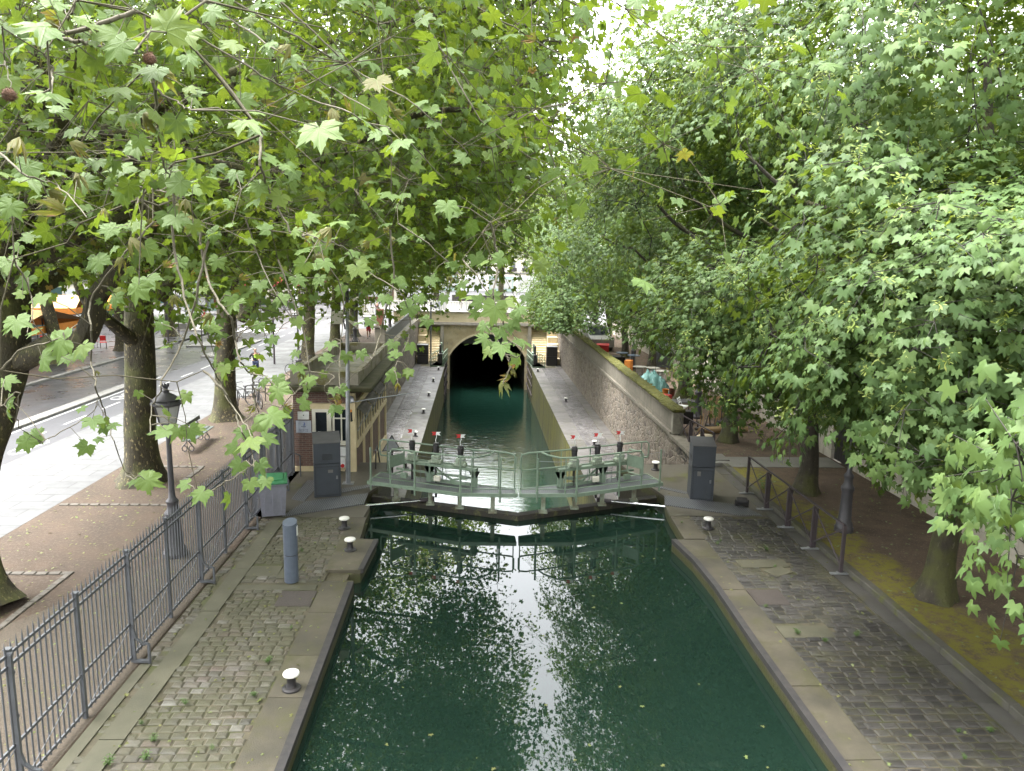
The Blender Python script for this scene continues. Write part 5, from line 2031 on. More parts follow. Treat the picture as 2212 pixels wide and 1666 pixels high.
def awning(label, cx_, cy_, w, d_, h, mat, mat2, word, rz, group):
    a = thing('awning', label, 'awning', (cx_, cy_, 0), rz, group)
    m = MB()
    hw_, hd = w / 2, d_ / 2
    r0 = h + .9
    m.add([(-hw_, -hd, h), (hw_, -hd, h), (hw_, 0, r0), (-hw_, 0, r0), (hw_, hd, h), (-hw_, hd, h)], [(0, 1, 2, 3), (3, 2, 4, 5)])
    m.build('canopy', mat, a, world=False)
    v = MB()
    v.box((0, -hd, h - .22), (w, .03, .46))
    v.box((hw_, 0, h - .22), (.03, d_, .46))
    v.box((0, hd, h - .22), (w, .03, .46))
    v = v.build('valance', mat2, a, world=False)
    if word:
        me = text('lettering', word, .34, (0, 0, 0), FRONT, M['white'], v, 'CENTER')
        me.location = (-hw_ * .45, -hd - .03, h - .22)
    for x in (-hw_ + .1, 0, hw_ - .1):
        for y in (-hd + .1, hd - .1):
            m = MB()
            m.rod((x, y, 0), (x, y, h), .04, 6)
            m.build('post', M['black_iron'], a, world=False)
    return a


OC, OO = M['ochre_cloth'], M['orange']
awning('ochre and orange cafe terrace awning behind the leaning plane tree', -29.2, 47.0, 6.0, 8.5, 2.35, OC, OO, 'NABAB', R(0), 'orange awnings')
awning('small orange awning further back along the cafe front', -33.5, 59.0, 5.5, 3.6, 2.55, OC, OO, '', R(12), 'orange awnings')
awning('bright orange awning beyond the cafe terrace near the corner', -30.5, 66.5, 3.0, 2.0, 2.3, OO, OO, '', R(12), 'orange awnings')
PK = M['pink']
awning('red parasol awning of the corner cafe between the plane trunks', -27.5, 104, 5.5, 4, 3.0, PK, PK, '', R(5), 'red awnings')
awning('red parasol awning with white lettering beside the plane trunk limb', -33.2, 100, 5.5, 4, 3.0, PK, PK, 'LE PALAIS', R(5), 'red awnings')
ch0 = thing('cafe_chair', 'red cafe chair on the wet pavement beside the leaning plane tree', 'chair', (-26.5, 53.6, .06), R(30), 'red cafe chairs')
m = MB()
m.box((0, 0, .45), (.42, .42, .04), 0, .01)
m.build('seat', M['red'], ch0, world=False)
m = MB()
m.box((0, .2, .72), (.4, .03, .36), 0, .01)
m.build('backrest', M['red'], ch0, world=False)
for x in (-.18, .18):
    for y in (-.18, .18):
        m = MB()
        m.rod((x, y, 0), (x, y, .45 if y < 0 else .9), .014, 5)
        m.build('leg', M['brown_iron'], ch0, world=False)
rn = random.Random(4)
for k, (x, y) in enumerate(((-27.4, 54.0), (-28.4, 53.4), (-29.3, 53.6), (-30.2, 53.0), (-29.0, 55.0))):
    dup(ch0, (x, y, .06), rn.uniform(0, 6), 'red cafe chair among the dark tables in front of the orange awning')
ch0['label'] = 'red cafe chair standing apart at the end of the terrace row'
for k, (x, y) in enumerate(((-28.0, 52.5), (-29.7, 52.2), (-31.0, 52.6))):
    if k == 0:
        tb0 = thing('cafe_table', 'small dark round cafe table in front of the orange awning', 'table', (x, y, .06), 0, 'cafe tables')
        m = MB()
        m.lathe([(.02, .71), (.33, .71), (.33, .74), (.02, .74)], n=16)
        m.build('tabletop', M['black_iron'], tb0, world=False)
        m = MB()
        m.lathe([(.2, 0), (.2, .03), (.03, .05), (.03, .71)], n=10)
        m.build('pedestal', M['black_iron'], tb0, world=False)
    else:
        dup(tb0, (x, y, .06), k)


# ------------------------------------------------------------------ buildings
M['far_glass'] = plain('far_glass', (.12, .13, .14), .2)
facade = brickmat('facade_stone', (.66, .62, .53), (.6, .56, .47), (.45, .42, .36), 1.4, .45, .01, .85, bumps=.1, var=.25)


def house(label, x, y, w, d_, floors, face, shop, sign=None, group='pale stone houses round the plaza'):
    """face: 'e' looks towards the canal (+x), 's' looks towards the viewer (-y)"""
    h0, fh = 3.9, 3.1
    H = h0 + fh * floors
    b = thing('apartment_house', label, 'building', (x, y, 0), 0, group)
    m = MB()
    m.b2(x - w / 2, x + w / 2, y - d_ / 2, y + d_ / 2, -.1, H)
    m.build('wall', facade, b)
    m = MB()
    m.b2(x - w / 2 - .2, x + w / 2 + .2, y - d_ / 2 - .2, y + d_ / 2 + .2, h0 - .15, h0 + .1)
    m.b2(x - w / 2 - .35, x + w / 2 + .35, y - d_ / 2 - .35, y + d_ / 2 + .35, H, H + .35)
    m.build('cornice', M['kerb'], b)
    m = MB()
    e = 1.5
    a, c = (x - w / 2, x + w / 2), (y - d_ / 2, y + d_ / 2)
    m.add([(a[0], c[0], H + .36), (a[1], c[0], H + .36), (a[1], c[1], H + .36), (a[0], c[1], H + .36), (a[0] + e, c[0] + e, H + 3.6), (a[1] - e, c[0] + e, H + 3.6), (a[1] - e, c[1] - e, H + 3.6), (a[0] + e, c[1] - e, H + 3.6)], [(0, 1, 5, 4), (1, 2, 6, 5), (2, 3, 7, 6), (3, 0, 4, 7), (4, 5, 6, 7)])
    m.build('roof', mk('zinc', (.20, .22, .24), None, 2, .5) if 'zinc' not in bpy.data.materials else bpy.data.materials['zinc'], b)
    span = d_ if face == 'e' else w
    n = int(span / 2.6)

    def place(s, z0, z1, wd, off, th):
        mm = MB()
        if face == 'e':
            mm.b2(x + w / 2 + off, x + w / 2 + off + th, y - d_ / 2 + s - wd / 2, y - d_ / 2 + s + wd / 2, z0, z1)
        else:
            mm.b2(x - w / 2 + s - wd / 2, x - w / 2 + s + wd / 2, y - d_ / 2 - off - th, y - d_ / 2 - off, z0, z1)
        return mm
    for fl in range(min(floors, 3)):
        for k in range(n):
            s = span * (k + .5) / n
            z = h0 + fh * fl + .5
            f = place(s, z, z + 2.1, 1.25, .0, .08).build('window', M['white_paint'], b)
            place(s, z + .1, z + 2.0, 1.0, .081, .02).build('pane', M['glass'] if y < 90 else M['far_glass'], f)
            if fl == 0:
                place(s, z - .15, z + .55, 1.5, .16, .04).build('balcony', M['black_iron'], b)
    nb_ = max(2, int(span / 5))
    for k in range(nb_):
        s = span * (k + .5) / nb_
        f = place(s, .1, 3.2, span / nb_ - .6, .0, .12).build('shop_front', shop[k % len(shop)], b)
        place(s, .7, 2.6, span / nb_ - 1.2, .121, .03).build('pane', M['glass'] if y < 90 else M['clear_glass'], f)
        if sign and k < len(sign) and sign[k]:
            bd = place(s, 2.75, 3.45, span / nb_ - .9, .14, .06).build('fascia', sign[k][1], b)
            px = (x + w / 2 + .22, y - d_ / 2 + s, 3.1) if face == 'e' else (x - w / 2 + s, y - d_ / 2 - .22, 3.1)
            text('lettering', sign[k][0], .5, px, EAST if face == 'e' else FRONT, M['white'], bd)
    return b


DG = plain('dark_green_shop', (.02, .07, .065), .4)
WHS = plain('white_shop', (.62, .64, .66), .5)
GGN = plain('pale_green_shop', (.30, .40, .36), .5)
BRS = plain('brown_shop', (.16, .08, .05), .5)
house('pale stone house with white shop front and blue sign behind the orange awning', -45, 52, 12, 26, 4, 'e', [WHS, WHS], [None, ('OPTIQUE', M['blue']), None, ('CAFÉ', DG)])
house('pale stone house with the dark green café front next to the white shop', -45, 75, 12, 18, 4, 'e', [DG, WHS], [('CAFÉ', DG), None, None])
house('pale house across the crossing with a green and glass shop front', -38, 108, 20, 14, 5, 's', [GGN, DG], [('LIBRAIRIE', GGN), None, None])
house('pale house behind the red awnings on the far corner', -20, 122, 15, 14, 5, 's', [BRS, DG], None)
house('long pale building closing the plaza behind the bridge railing', 2, 160, 34, 14, 5, 's', [WHS, GGN], None)
house('pale building on the far plaza behind the maples', 42, 150, 36, 14, 5, 's', [WHS, BRS], None)
house('pale house before the wall end seen between the far trees', 34, 100, 22, 30, 4, 's', [WHS, BRS], None)
bs = thing('bus_shelter', 'glass bus shelter with a poster panel between the plane trunks', 'bus shelter', (-31, 86, 0))
m = MB()
m.b2(-33.5, -28.5, 85, 86.6, 2.5, 2.65, .03)
m.build('roof', M['galv'], bs)
for x in (-33.3, -31, -28.7):
    m = MB()
    m.b2(x - .05, x + .05, 86.4, 86.5, 0, 2.5)
    m.build('post', M['steel'], bs)
m = MB()
m.b2(-33.2, -28.8, 86.44, 86.47, .3, 2.4)
m.build('glass', GGN, bs)
for x, c in ((-31.4, 'white'), (-29.3, 'ochre_cloth')):
    m = MB()
    m.b2(x - .75, x + .75, 86.36, 86.42, .7, 2.2)
    pp_ = m.build('poster', M['kerb'] if c == 'white' else M['rust'], bs)
    m = MB()
    m.b2(x - .4, x + .4, 86.34, 86.36, 1.0, 1.9)
    m.build('picture', M[c], pp_)

# ------------------------------------------------------------------ clutter under the maples
kg0 = thing('steel_keg', 'steel keg table with a round top next to the window panels', 'keg', (10.5, 43.2, .1), 0, 'keg tables')
m = MB()
m.lathe([(.2, 0), (.22, .03), (.22, .16), (.23, .18), (.22, .2), (.22, .38), (.23, .4), (.22, .42), (.22, .55), (.2, .58)], n=20)
m.build('keg', plain('brushed_steel', (.42, .43, .44), .35, .8), kg0, smooth=True, world=False)
m = MB()
m.lathe([(.02, .585), (.42, .585), (.42, .61), (.02, .61)], n=20)
m.build('tabletop', mk('grey_board', (.16, .155, .13), None, 5, .7, obj=True), kg0, world=False)
dup(kg0, (10.75, 42.0, .1), 1, 'steel keg table with a round top below the bent maple limb')
dup(kg0, (9.8, 43.6, .1), 2, 'steel keg table partly hidden behind the mossy parapet')
for k, (x, y, a, lab) in enumerate(((11.95, 47.9, -6, 'grey framed window panel leaning in front of the stack against the stone wall'), (12.25, 47.5, -4, 'grey framed window panel behind the first leaning one'))):
    wp = thing('window_panel', lab, 'window panel', (x, y, .1), 0, 'leaning window panels')
    wp.rotation_euler = (R(-14), R(9), R(a - 20))
    m = MB()
    for x0_, x1_, z0_, z1_ in ((-.6, -.52, 0, 2.1), (.52, .6, 0, 2.1), (-.52, .52, 0, .1), (-.52, .52, 2.0, 2.1), (-.52, .52, .85, .95), (-.04, .04, .95, 2.0)):
        m.b2(x0_, x1_, -.03, .03, z0_, z1_)
    m.build('frame', M['fence_grey'], wp, world=False)
    m = MB()
    m.b2(-.52, .52, -.01, .01, .1, .85)
    m.build('lower_panel', M['cabinet_top'], wp, world=False)
    m = MB()
    m.b2(-.52, -.04, -.008, .008, .95, 2.0)
    m.b2(.04, .52, -.008, .008, .95, 2.0)
    m.build('glass', M['galv'], wp, world=False)
tp = thing('tarpaulin', 'crumpled teal tarpaulin heaped behind the mossy parapet', 'tarpaulin', (9.35, 38.6, .1))
rg = np.random.default_rng(12)
m = MB()
N_ = 26
hgt = rg.normal(0, 1, (N_, N_))
for i in range(N_):
    for j in range(N_):
        u, v = i / (N_ - 1) * 2 - 1, j / (N_ - 1) * 2 - 1
        rr_ = max(abs(u), abs(v))
        z = max(.0, (1 - rr_ ** 2.2)) * .95 + (.09 * hgt[i, j] + .10 * math.sin(u * 9 + v * 5) * math.cos(v * 8 - u * 3)) * (1 - rr_ * .6)
        m.v.append((9.35 + u * .85 + .04 * hgt[j, i], 38.6 + v * 1.15 + .05 * hgt[i, j], .1 + max(z, .01)))
for i in range(N_ - 1):
    for j in range(N_ - 1):
        m.f.append([i * N_ + j, (i + 1) * N_ + j, (i + 1) * N_ + j + 1, i * N_ + j + 1])
        m.m.append(0)
        m.t.append(.5)
m.build('sheet', M['teal'], tp)
for k, (x, y, c, lab) in enumerate(((9.75, 37.2, 'orange', 'orange plastic bucket beside the teal tarpaulin'), (10.15, 37.4, 'rust', 'rusty brown bucket behind the orange bucket'))):
    b = thing('bucket', lab, 'bucket', (x, y, .1))
    m = MB()
    m.lathe([(.12, 0), (.17, .36), (.18, .37), (.16, .36), (.11, .03)], n=16)
    m.build('pail', M[c], b, world=False)
    m = MB()
    m.tube([(-.17, 0, .34), (-.1, 0, .47), (.1, 0, .47), (.17, 0, .34)], .008, 5)
    m.build('handle', M['steel'], b, world=False)
pt = thing('wooden_pallet', 'pale slatted wooden crate standing on end near the lamp base', 'crate', (10.75, 32.0, .1), R(20))
for k in range(5):
    m = MB()
    m.box((-.32 + k * .16, 0, .5), (.11, .025, .98), 0, 0, R(-8))
    m.build('slat', M['wood'], pt, world=False)
for z in (.12, .5, .9):
    m = MB()
    m.box((0, .06 + z * .13, z), (.8, .06, .08))
    m.build('bearer', M['wood'], pt, world=False)
stl0 = thing('bar_stool', 'upturned bar stool with dark round seat next to the fallen logs', 'stool', (10.0, 30.2, .1), R(10), 'upturned stools')
m = MB()
m.lathe([(.02, .0), (.26, .0), (.28, .05), (.26, .10), (.02, .10)], n=18)
m.build('seat', M['black_iron'], stl0, world=False)
for k in range(4):
    a = k * 1.571 + .4
    m = MB()
    m.rod((.14 * math.cos(a), .14 * math.sin(a), .1), (.25 * math.cos(a), .25 * math.sin(a), .66), .028, 6, .02)
    m.build('leg', M['wood'] if k % 2 else M['brown_iron'], stl0, world=False)
dup(stl0, (10.7, 31.0, .1), 1.1, 'upturned bar stool leaning against the wooden crate')
dup(stl0, (9.35, 29.6, .1), 2.2, 'upturned bar stool just inside the sloping railing')
for k, (x, y, a, lab) in enumerate(((9.6, 29.0, 20, 'weathered log lying between the upturned stools'), (10.6, 29.4, -10, 'weathered log beside the dark maple trunk'))):
    l_ = thing('log', lab, 'log', (x, y, .1), R(a))
    m = MB()
    m.tube([(-.6, 0, .14), (-.3, .02, .15), (.3, -.02, .14), (.6, 0, .13)], [.13, .15, .14, .11], 12)
    m.build('log', M['wood'], l_, world=False)
    l_.children[0].name = 'bark'
wc = thing('garden_chair', 'white folding chair tipped beside the lamp base', 'chair', (9.3, 32.3, .1), R(60))
m = MB()
for x in (-.2, .2):
    m.tube([(x, -.2, 0), (x, .1, .5), (x, .25, .85)], .018, 5)
    m.tube([(x, .25, 0), (x, -.15, .46)], .018, 5)
m.build('frame', M['white'], wc, world=False)
m = MB()
m.box((0, 0, .47), (.42, .4, .03))
m.build('seat', M['white'], wc, world=False)
m = MB()
for k in range(3):
    m.box((0, .17 + k * .03, .62 + k * .09), (.4, .02, .05))
m.build('backrest', M['white'], wc, world=False)
tb = thing('low_table', 'low grey table beside the lamp base among the clutter', 'table', (9.5, 33.3, .1), R(15))
m = MB()
m.box((0, 0, .5), (1.4, .8, .05), 0, .01)
m.build('tabletop', M['cabinet_top'], tb, world=False)
for x in (-.6, .6):
    for y in (-.3, .3):
        m = MB()
        m.rod((x, y, 0), (x, y, .48), .025, 6)
        m.build('leg', M['black_iron'], tb, world=False)
for k, (x, y, c, w_, h_, lab) in enumerate(((9.0, 30.9, 'black', .6, .5, 'black plastic crate behind the plastered pier'), (8.9, 32.6, 'blue', .55, .35, 'blue plastic crate behind the end of the mossy parapet'), (9.2, 35.2, 'red', .6, .4, 'red plastic crate between the buckets and the white chair'), (9.4, 45.0, 'orange', .5, .75, 'orange crate in front of the keg tables'), (9.2, 53.5, 'red', 1.2, .75, 'red boxes stacked at the far end of the clutter'), (9.3, 48.0, 'black', .9, .6, 'stack of dark trays behind the mossy parapet'))):
    c_ = thing('plastic_crate', lab, 'crate', (x, y, .1), R(20 * k), 'plastic crates')
    m = MB()
    for sx, sy, dx, dy in ((0, -1, w_, .03), (0, 1, w_, .03), (-1, 0, .03, w_ * .7), (1, 0, .03, w_ * .7)):
        m.box((sx * w_ / 2, sy * w_ * .36, h_ / 2), (dx, dy, h_))
    m.box((0, 0, .03), (w_, w_ * .7, .03))
    m.box((0, 0, h_ * .6), (w_ - .04, w_ * .68, .03))
    m.build('walls', M[c], c_, world=False)
    m = MB()
    m.box((0, 0, h_ + .02), (w_ * 1.05, w_ * .78, .05), 0, .015)
    m.build('rim', M[c], c_, world=False)
tr2 = thing('round_table', 'round grey bistro table standing by the orange crate', 'table', (9.9, 46.0, .1))
m = MB()
m.lathe([(.02, .95), (.4, .95), (.4, .99), (.02, .99)], n=18)
m.build('tabletop', plain('blue_grey_top', (.10, .14, .19), .4), tr2, world=False)
m = MB()
m.lathe([(.25, 0), (.25, .03), (.035, .06), (.035, .95)], n=10)
m.build('pedestal', M['black_iron'], tr2, world=False)
dup(tr2, (9.4, 47.2, .1), 0, 'round grey bistro table behind the mossy parapet among dark trays')
vn = thing('parked_van', 'front of a pale van parked on the strip near the far lamp', 'van', (9.3, 57.5, .1), R(5))
m = MB()
m.add([(-.9, -2.2, .35), (.9, -2.2, .35), (.9, 2.2, .35), (-.9, 2.2, .35), (-.9, -2.25, .95), (.9, -2.25, .95), (.85, -1.2, 1.1), (-.85, -1.2, 1.1), (-.8, -.4, 1.85), (.8, -.4, 1.85), (.8, 2.15, 1.9), (-.8, 2.15, 1.9)], [(0, 1, 5, 4), (4, 5, 6, 7), (7, 6, 9, 8), (8, 9, 10, 11), (1, 2, 10, 9, 6, 5), (3, 0, 4, 7, 8, 11), (2, 3, 11, 10), (3, 2, 1, 0)])
m.build('body', plain('van_paint', (.4, .4, .38), .3), vn, world=False)
m = MB()
m.add([(-.75, -1.14, 1.18), (.75, -1.14, 1.18), (.72, -.47, 1.8), (-.72, -.47, 1.8)], [(0, 1, 2, 3)])
m.build('windscreen', M['glass'], vn, world=False)
for x in (-.85, .85):
    for y in (-1.4, 1.4):
        m = MB()
        m.tube([(x - .1, y, .32), (x + .1, y, .32)], .32, 16)
        m.build('wheel', M['black'], vn, world=False)
rk = thing('stone_block', 'pale broken stone block behind the dark cabinet by the railing', 'stone', (8.9, 27.6, .1))
m = MB()
m.ball((8.9, 27.6, .22), .34, 7, 5, (1.2, .8, .6))
m.build('block', M['cream_stone'], rk)
rk.children[0].name = 'rough_block'

# ------------------------------------------------------------------ weeds on the quays
wd0 = None
rn = random.Random(77)
WD = [(-4.55, 9.5), (-4.6, 9.9), (-4.95, 10.3), (-4.5, 10.8), (-3.5, 11.0), (-3.55, 12.0), (-3.45, 13.2), (-5.0, 9.4), (-3.7, 9.7), (6.2, 12.9), (6.6, 12.6), (7.3, 12.8), (7.0, 16.0), (6.1, 17.4), (6.25, 17.6), (7.2, 17.0), (7.9, 9.9), (7.4, 9.9), (6.0, 14.0), (5.6, 18.9), (7.1, 9.3), (-4.1, 16.9), (8.95, 21.6)]
for k, (x, y) in enumerate(WD):
    if wd0 is None or k == len(WD) - 1:
        w_ = thing('weed', 'small green weed growing between the cobbles', 'weed', (x, y, 0), 0, 'weeds between the cobbles')
        big = k == len(WD) - 1
        if big:
            w_['label'] = 'leafy sapling sprouting at the foot of the maple by the flagstone path'
            del w_['group']
        m = MB()
        lf = MB()
        for s in range(7 if not big else 16):
            a = s * 2.4
            L = rn.uniform(.06, .14) * (1 if not big else 4)
            tp_ = (math.cos(a) * L * .5, math.sin(a) * L * .5, L)
            m.rod((0, 0, 0), tp_, .003, 4)
            for j in range(5):
                f = .4 + .15 * j
                b = a + j * 2.2
                c0 = (tp_[0] * f, tp_[1] * f, tp_[2] * f)
                q = .03 * (1 if not big else 2.4)
                lf.add([c0, (c0[0] + q * math.cos(b) - q * .4 * math.sin(b), c0[1] + q * math.sin(b) + q * .4 * math.cos(b), c0[2] + .01), (c0[0] + q * 1.9 * math.cos(b), c0[1] + q * 1.9 * math.sin(b), c0[2]), (c0[0] + q * math.cos(b) + q * .4 * math.sin(b), c0[1] + q * math.sin(b) - q * .4 * math.cos(b), c0[2] + .01)], [(0, 1, 2), (0, 2, 3)])
        m.build('stem', M['weed'], w_, world=False)
        lf.build('leaves', mk('weed_green', (.05, .10, .02), (.08, .13, .03), 20, .6, bump=0), w_, world=False)
        if wd0 is None:
            wd0 = w_
    else:
        dup(wd0, (x, y, 0), k, None, None, rn.uniform(.45, 1.05))
# ------------------------------------------------------------------ trees
def crom(pts, per=6):
    """Catmull-Rom through rows (x, y, z, r)"""
    p = np.asarray(pts, float)
    p = np.vstack([2 * p[0] - p[1], p, 2 * p[-1] - p[-2]])
    out = []
    for i in range(1, len(p) - 2):
        for k in range(per):
            t_ = k / per
            a, b, c, d = p[i - 1], p[i], p[i + 1], p[i + 2]
            out.append(.5 * (2 * b + (c - a) * t_ + (2 * a - 5 * b + 4 * c - d) * t_ ** 2 + (3 * b - a - 3 * c + d) * t_ ** 3))
    out.append(p[-2])
    q = np.array(out)
    q[:, 3] = np.maximum(q[:, 3], .004)
    return q


def leaf_template(kind):
    """outline star-shaped round a point just above the stalk; x across, y to the tip, z up"""
    if kind == 'plane_hi' or kind == 'plane':
        lobes = [(0, 1.0), (47, .86), (100, .60)]
    elif kind == 'maple':
        lobes = [(0, 1.0), (44, .88), (92, .55)]
    else:
        lobes = [(0, 1.0), (50, .85), (105, .55)]
    out = []

    def pol(a, r):
        return (r * math.sin(R(a)), r * math.cos(R(a)))
    sinus = .47 if kind == 'maple' else .52
    for i, (a, r) in enumerate(lobes):
        nxt = lobes[i + 1] if i + 1 < len(lobes) else None
        if kind == 'plane_hi':
            if i == 0:
                out.append(pol(a, r))
            else:
                out += [pol(a - 14, r * .80), pol(a - 9, r * .74), pol(a, r)]
            if nxt:
                mid = (a + nxt[0]) / 2
                out += [pol(a + 7, r * .78), pol(a + 11, r * .82), pol(a + 14, r * .66), pol(mid, sinus + .02)]
            else:
                out += [pol(a + 16, r * .78), pol(a + 26, r * .84), pol(a + 40, r * .62), pol(a + 60, r * .40)]
        elif kind in ('plane', 'maple'):
            out.append(pol(a, r))
            if nxt:
                mid = (a + nxt[0]) / 2
                out += [pol(a + 11, r * .74), pol(mid, sinus)]
            else:
                out += [pol(a + 38, r * .62)]
        else:
            out.append(pol(a, r))
            if nxt:
                out.append(pol((a + nxt[0]) / 2, sinus))
    left = [(-x, y) for x, y in out[::-1] if abs(x) > 1e-6]
    ring = [(0, 0.02)] + left + out          # clockwise from the stalk
    k = len(ring)
    v = np.zeros((k + 1, 3))
    v[0, :2] = (0, .22)
    v[1:, :2] = ring
    a = np.arctan2(v[:, 0], v[:, 1])
    r = np.hypot(v[:, 0], v[:, 1])
    v[:, 2] = -.16 * r ** 2 + .05 * np.cos(a * 2) * r
    if kind == 'plane_hi':
        v[:, 2] += .05 * np.cos(a * 360 / 47 + math.pi) * r
    v[0, 2] = .045
    f = np.array([(0, i, i % k + 1) for i in range(1, k + 1)])
    return v / 1.55, f           # about one unit wide


TEMPL = {k: leaf_template(k) for k in ('plane_hi', 'plane', 'maple', 'low')}
# a pair of winged seeds, cluster of a few
sv, sf = [], []
rs_ = random.Random(2)
for k in range(11):
    an = rs_.uniform(0, 6.28)
    c_, s_ = math.cos(an), math.sin(an)
    ox, oy, oz = rs_.uniform(-.28, .28), rs_.uniform(-.28, .28), rs_.uniform(-.3, .1)
    dz = rs_.uniform(-.25, .1)
    b = len(sv)
    for x, y, z in ((0, 0, 0), (.2, .075, dz * .4), (.38, .03, dz), (.24, -.06, dz * .6)):
        sv.append((ox + x * c_ - y * s_, oy + x * s_ + y * c_, oz + z))
    sf += [(b, b + 1, b + 2), (b, b + 2, b + 3)]
TEMPL['samara'] = (np.array(sv), np.array(sf))


def unit(a):
    return a / np.maximum(np.linalg.norm(a, axis=-1, keepdims=True), 1e-9)


def leaf_mesh(name, kind, pos, tip, nrm, size, tint, mat, parent, off, bend=None, rg=rng):
    tv, tf = TEMPL[kind]
    n, k = len(pos), len(tv)
    nrm = unit(nrm)
    tip = unit(tip - nrm * (tip * nrm).sum(1, keepdims=True))
    side = np.cross(tip, nrm)
    L = np.repeat(tv[None], n, 0)
    b = rg.normal(1.35, 1.2, n) if bend is None else bend
    L[:, :, 2] = L[:, :, 2] * b[:, None] + .12 * rg.normal(0, 1, n)[:, None] * L[:, :, 0] * L[:, :, 1]
    if kind == 'plane_hi':
        L[:, 1:, :2] *= (1 + .06 * rg.normal(0, 1, (n, k - 1)))[:, :, None]
    wsc = rg.normal(1, .08, n)
    W = (side[:, None] * L[:, :, 0:1] * wsc[:, None, None] + tip[:, None] * L[:, :, 1:2] + nrm[:, None] * L[:, :, 2:3]) * size[:, None, None] + (pos - off)[:, None]
    me = bpy.data.meshes.new(name)
    me.vertices.add(n * k)
    me.vertices.foreach_set('co', W.reshape(-1).astype(np.float32))
    nf = len(tf)
    idx = (tf[None] + (np.arange(n) * k)[:, None, None]).reshape(-1).astype(np.int32)
    me.loops.add(n * nf * 3)
    me.loops.foreach_set('vertex_index', idx)
    me.polygons.add(n * nf)
    me.polygons.foreach_set('loop_start', np.arange(0, n * nf * 3, 3, dtype=np.int32))
    me.polygons.foreach_set('loop_total', np.full(n * nf, 3, np.int32))
    if kind == 'plane_hi':
        me.polygons.foreach_set('use_smooth', np.ones(n * nf, bool))
        a = me.attributes.new('lxy', 'FLOAT_VECTOR', 'POINT')
        lx = np.repeat((tv * 1.55)[None], n, 0)
        lx[:, :, 2] = 0
        a.data.foreach_set('vector', lx.reshape(-1).astype(np.float32))
    a = me.attributes.new('tint', 'FLOAT', 'FACE')
    a.data.foreach_set('value', np.repeat(tint, nf).astype(np.float32))
    me.materials.append(mat)
    me.update(calc_edges=True)
    o = bpy.data.objects.new(name, me)
    COL.objects.link(o)
    o.parent = parent
    return o


def edges_mesh(name, A, B, ra, rb, mat, parent, off, n=5):
    """many tapering rods at once"""
    A, B = np.asarray(A, float), np.asarray(B, float)
    t_ = unit(B - A)
    h = np.where(np.abs(t_[:, 2:3]) < .9, np.array([[0, 0, 1.0]]), np.array([[1.0, 0, 0]]))
    u = unit(np.cross(t_, h))
    w = np.cross(t_, u)
    an = np.arange(n) * 2 * math.pi / n
    ring = u[:, None] * np.cos(an)[None, :, None] + w[:, None] * np.sin(an)[None, :, None]
    V = np.concatenate([A[:, None] + ring * ra[:, None, None], B[:, None] + ring * rb[:, None, None]], 1) - off
    m_ = len(A)
    q = np.array([(j, (j + 1) % n, n + (j + 1) % n, n + j) for j in range(n)])
    idx = (q[None] + (np.arange(m_) * 2 * n)[:, None, None]).reshape(-1).astype(np.int32)
    me = bpy.data.meshes.new(name)
    me.vertices.add(m_ * 2 * n)
    me.vertices.foreach_set('co', V.reshape(-1).astype(np.float32))
    me.loops.add(m_ * n * 4)
    me.loops.foreach_set('vertex_index', idx)
    me.polygons.add(m_ * n)
    me.polygons.foreach_set('loop_start', np.arange(0, m_ * n * 4, 4, dtype=np.int32))
    me.polygons.foreach_set('loop_total', np.full(m_ * n, 4, np.int32))
    me.polygons.foreach_set('use_smooth', np.ones(m_ * n, bool))
    me.materials.append(mat)
    me.update(calc_edges=True)
    o = bpy.data.objects.new(name, me)
    COL.objects.link(o)
    o.parent = parent
    return o


def grow(limbs, targets, rg, step=.55, tip_r=.006):
    """join every target point to the nearest branch so far, working outwards; returns rods (A, B, ra, rb)"""
    pos, par, base = [], [], []
    for lb in limbs:
        q = crom(lb, 5)
        for i, row in enumerate(q):
            pos.append(row[:3])
            par.append(len(pos) - 2 if i else -1)
            base.append(row[3])
    nl = len(pos)
    P_ = np.zeros((nl + len(targets) * 14, 3))
    P_[:nl] = pos
    T0 = targets
    d0 = np.array([np.min(np.linalg.norm(P_[:nl] - t_, axis=1)) for t_ in T0]) if len(T0) else np.array([])
    cnt = nl
    parent = list(par)
    for i in np.argsort(d0):
        t_ = T0[i]
        dv = P_[:cnt] - t_
        dd = np.linalg.norm(dv, axis=1) + .35 * np.maximum(dv[:, 2], 0)
        j = int(np.argmin(dd))
        a = P_[j]
        L = np.linalg.norm(t_ - a)
        k = max(1, min(12, int(L / step)))
        mid = (a + t_) / 2 + rg.normal(0, .10, 3) * L + np.array([0, 0, .10 * L])
        pj = j
        for s in range(1, k + 1):
            f = s / k
            p = (1 - f) ** 2 * a + 2 * f * (1 - f) * mid + f * f * t_ + (rg.normal(0, .035, 3) if s < k else 0)
            P_[cnt] = p
            parent.append(pj)
            pj = cnt
            cnt += 1
    w = np.zeros(cnt)
    has = np.zeros(cnt, bool)
    for i in range(cnt - 1, -1, -1):
        if w[i] == 0:
            w[i] = tip_r ** 2.4
        if parent[i] >= 0:
            w[parent[i]] += w[i]
    r = w ** (1 / 2.4)
    A, B, ra, rb = [], [], [], []
    for i in range(nl, cnt):
        j = parent[i]
        A.append(P_[j])
        B.append(P_[i])
        rj = min(r[j], r[i] * 1.35) if j < nl else r[j]
        ra.append(min(rj, .09))
        rb.append(min(r[i], .09))
    return np.array(A), np.array(B), np.array(ra), np.array(rb)


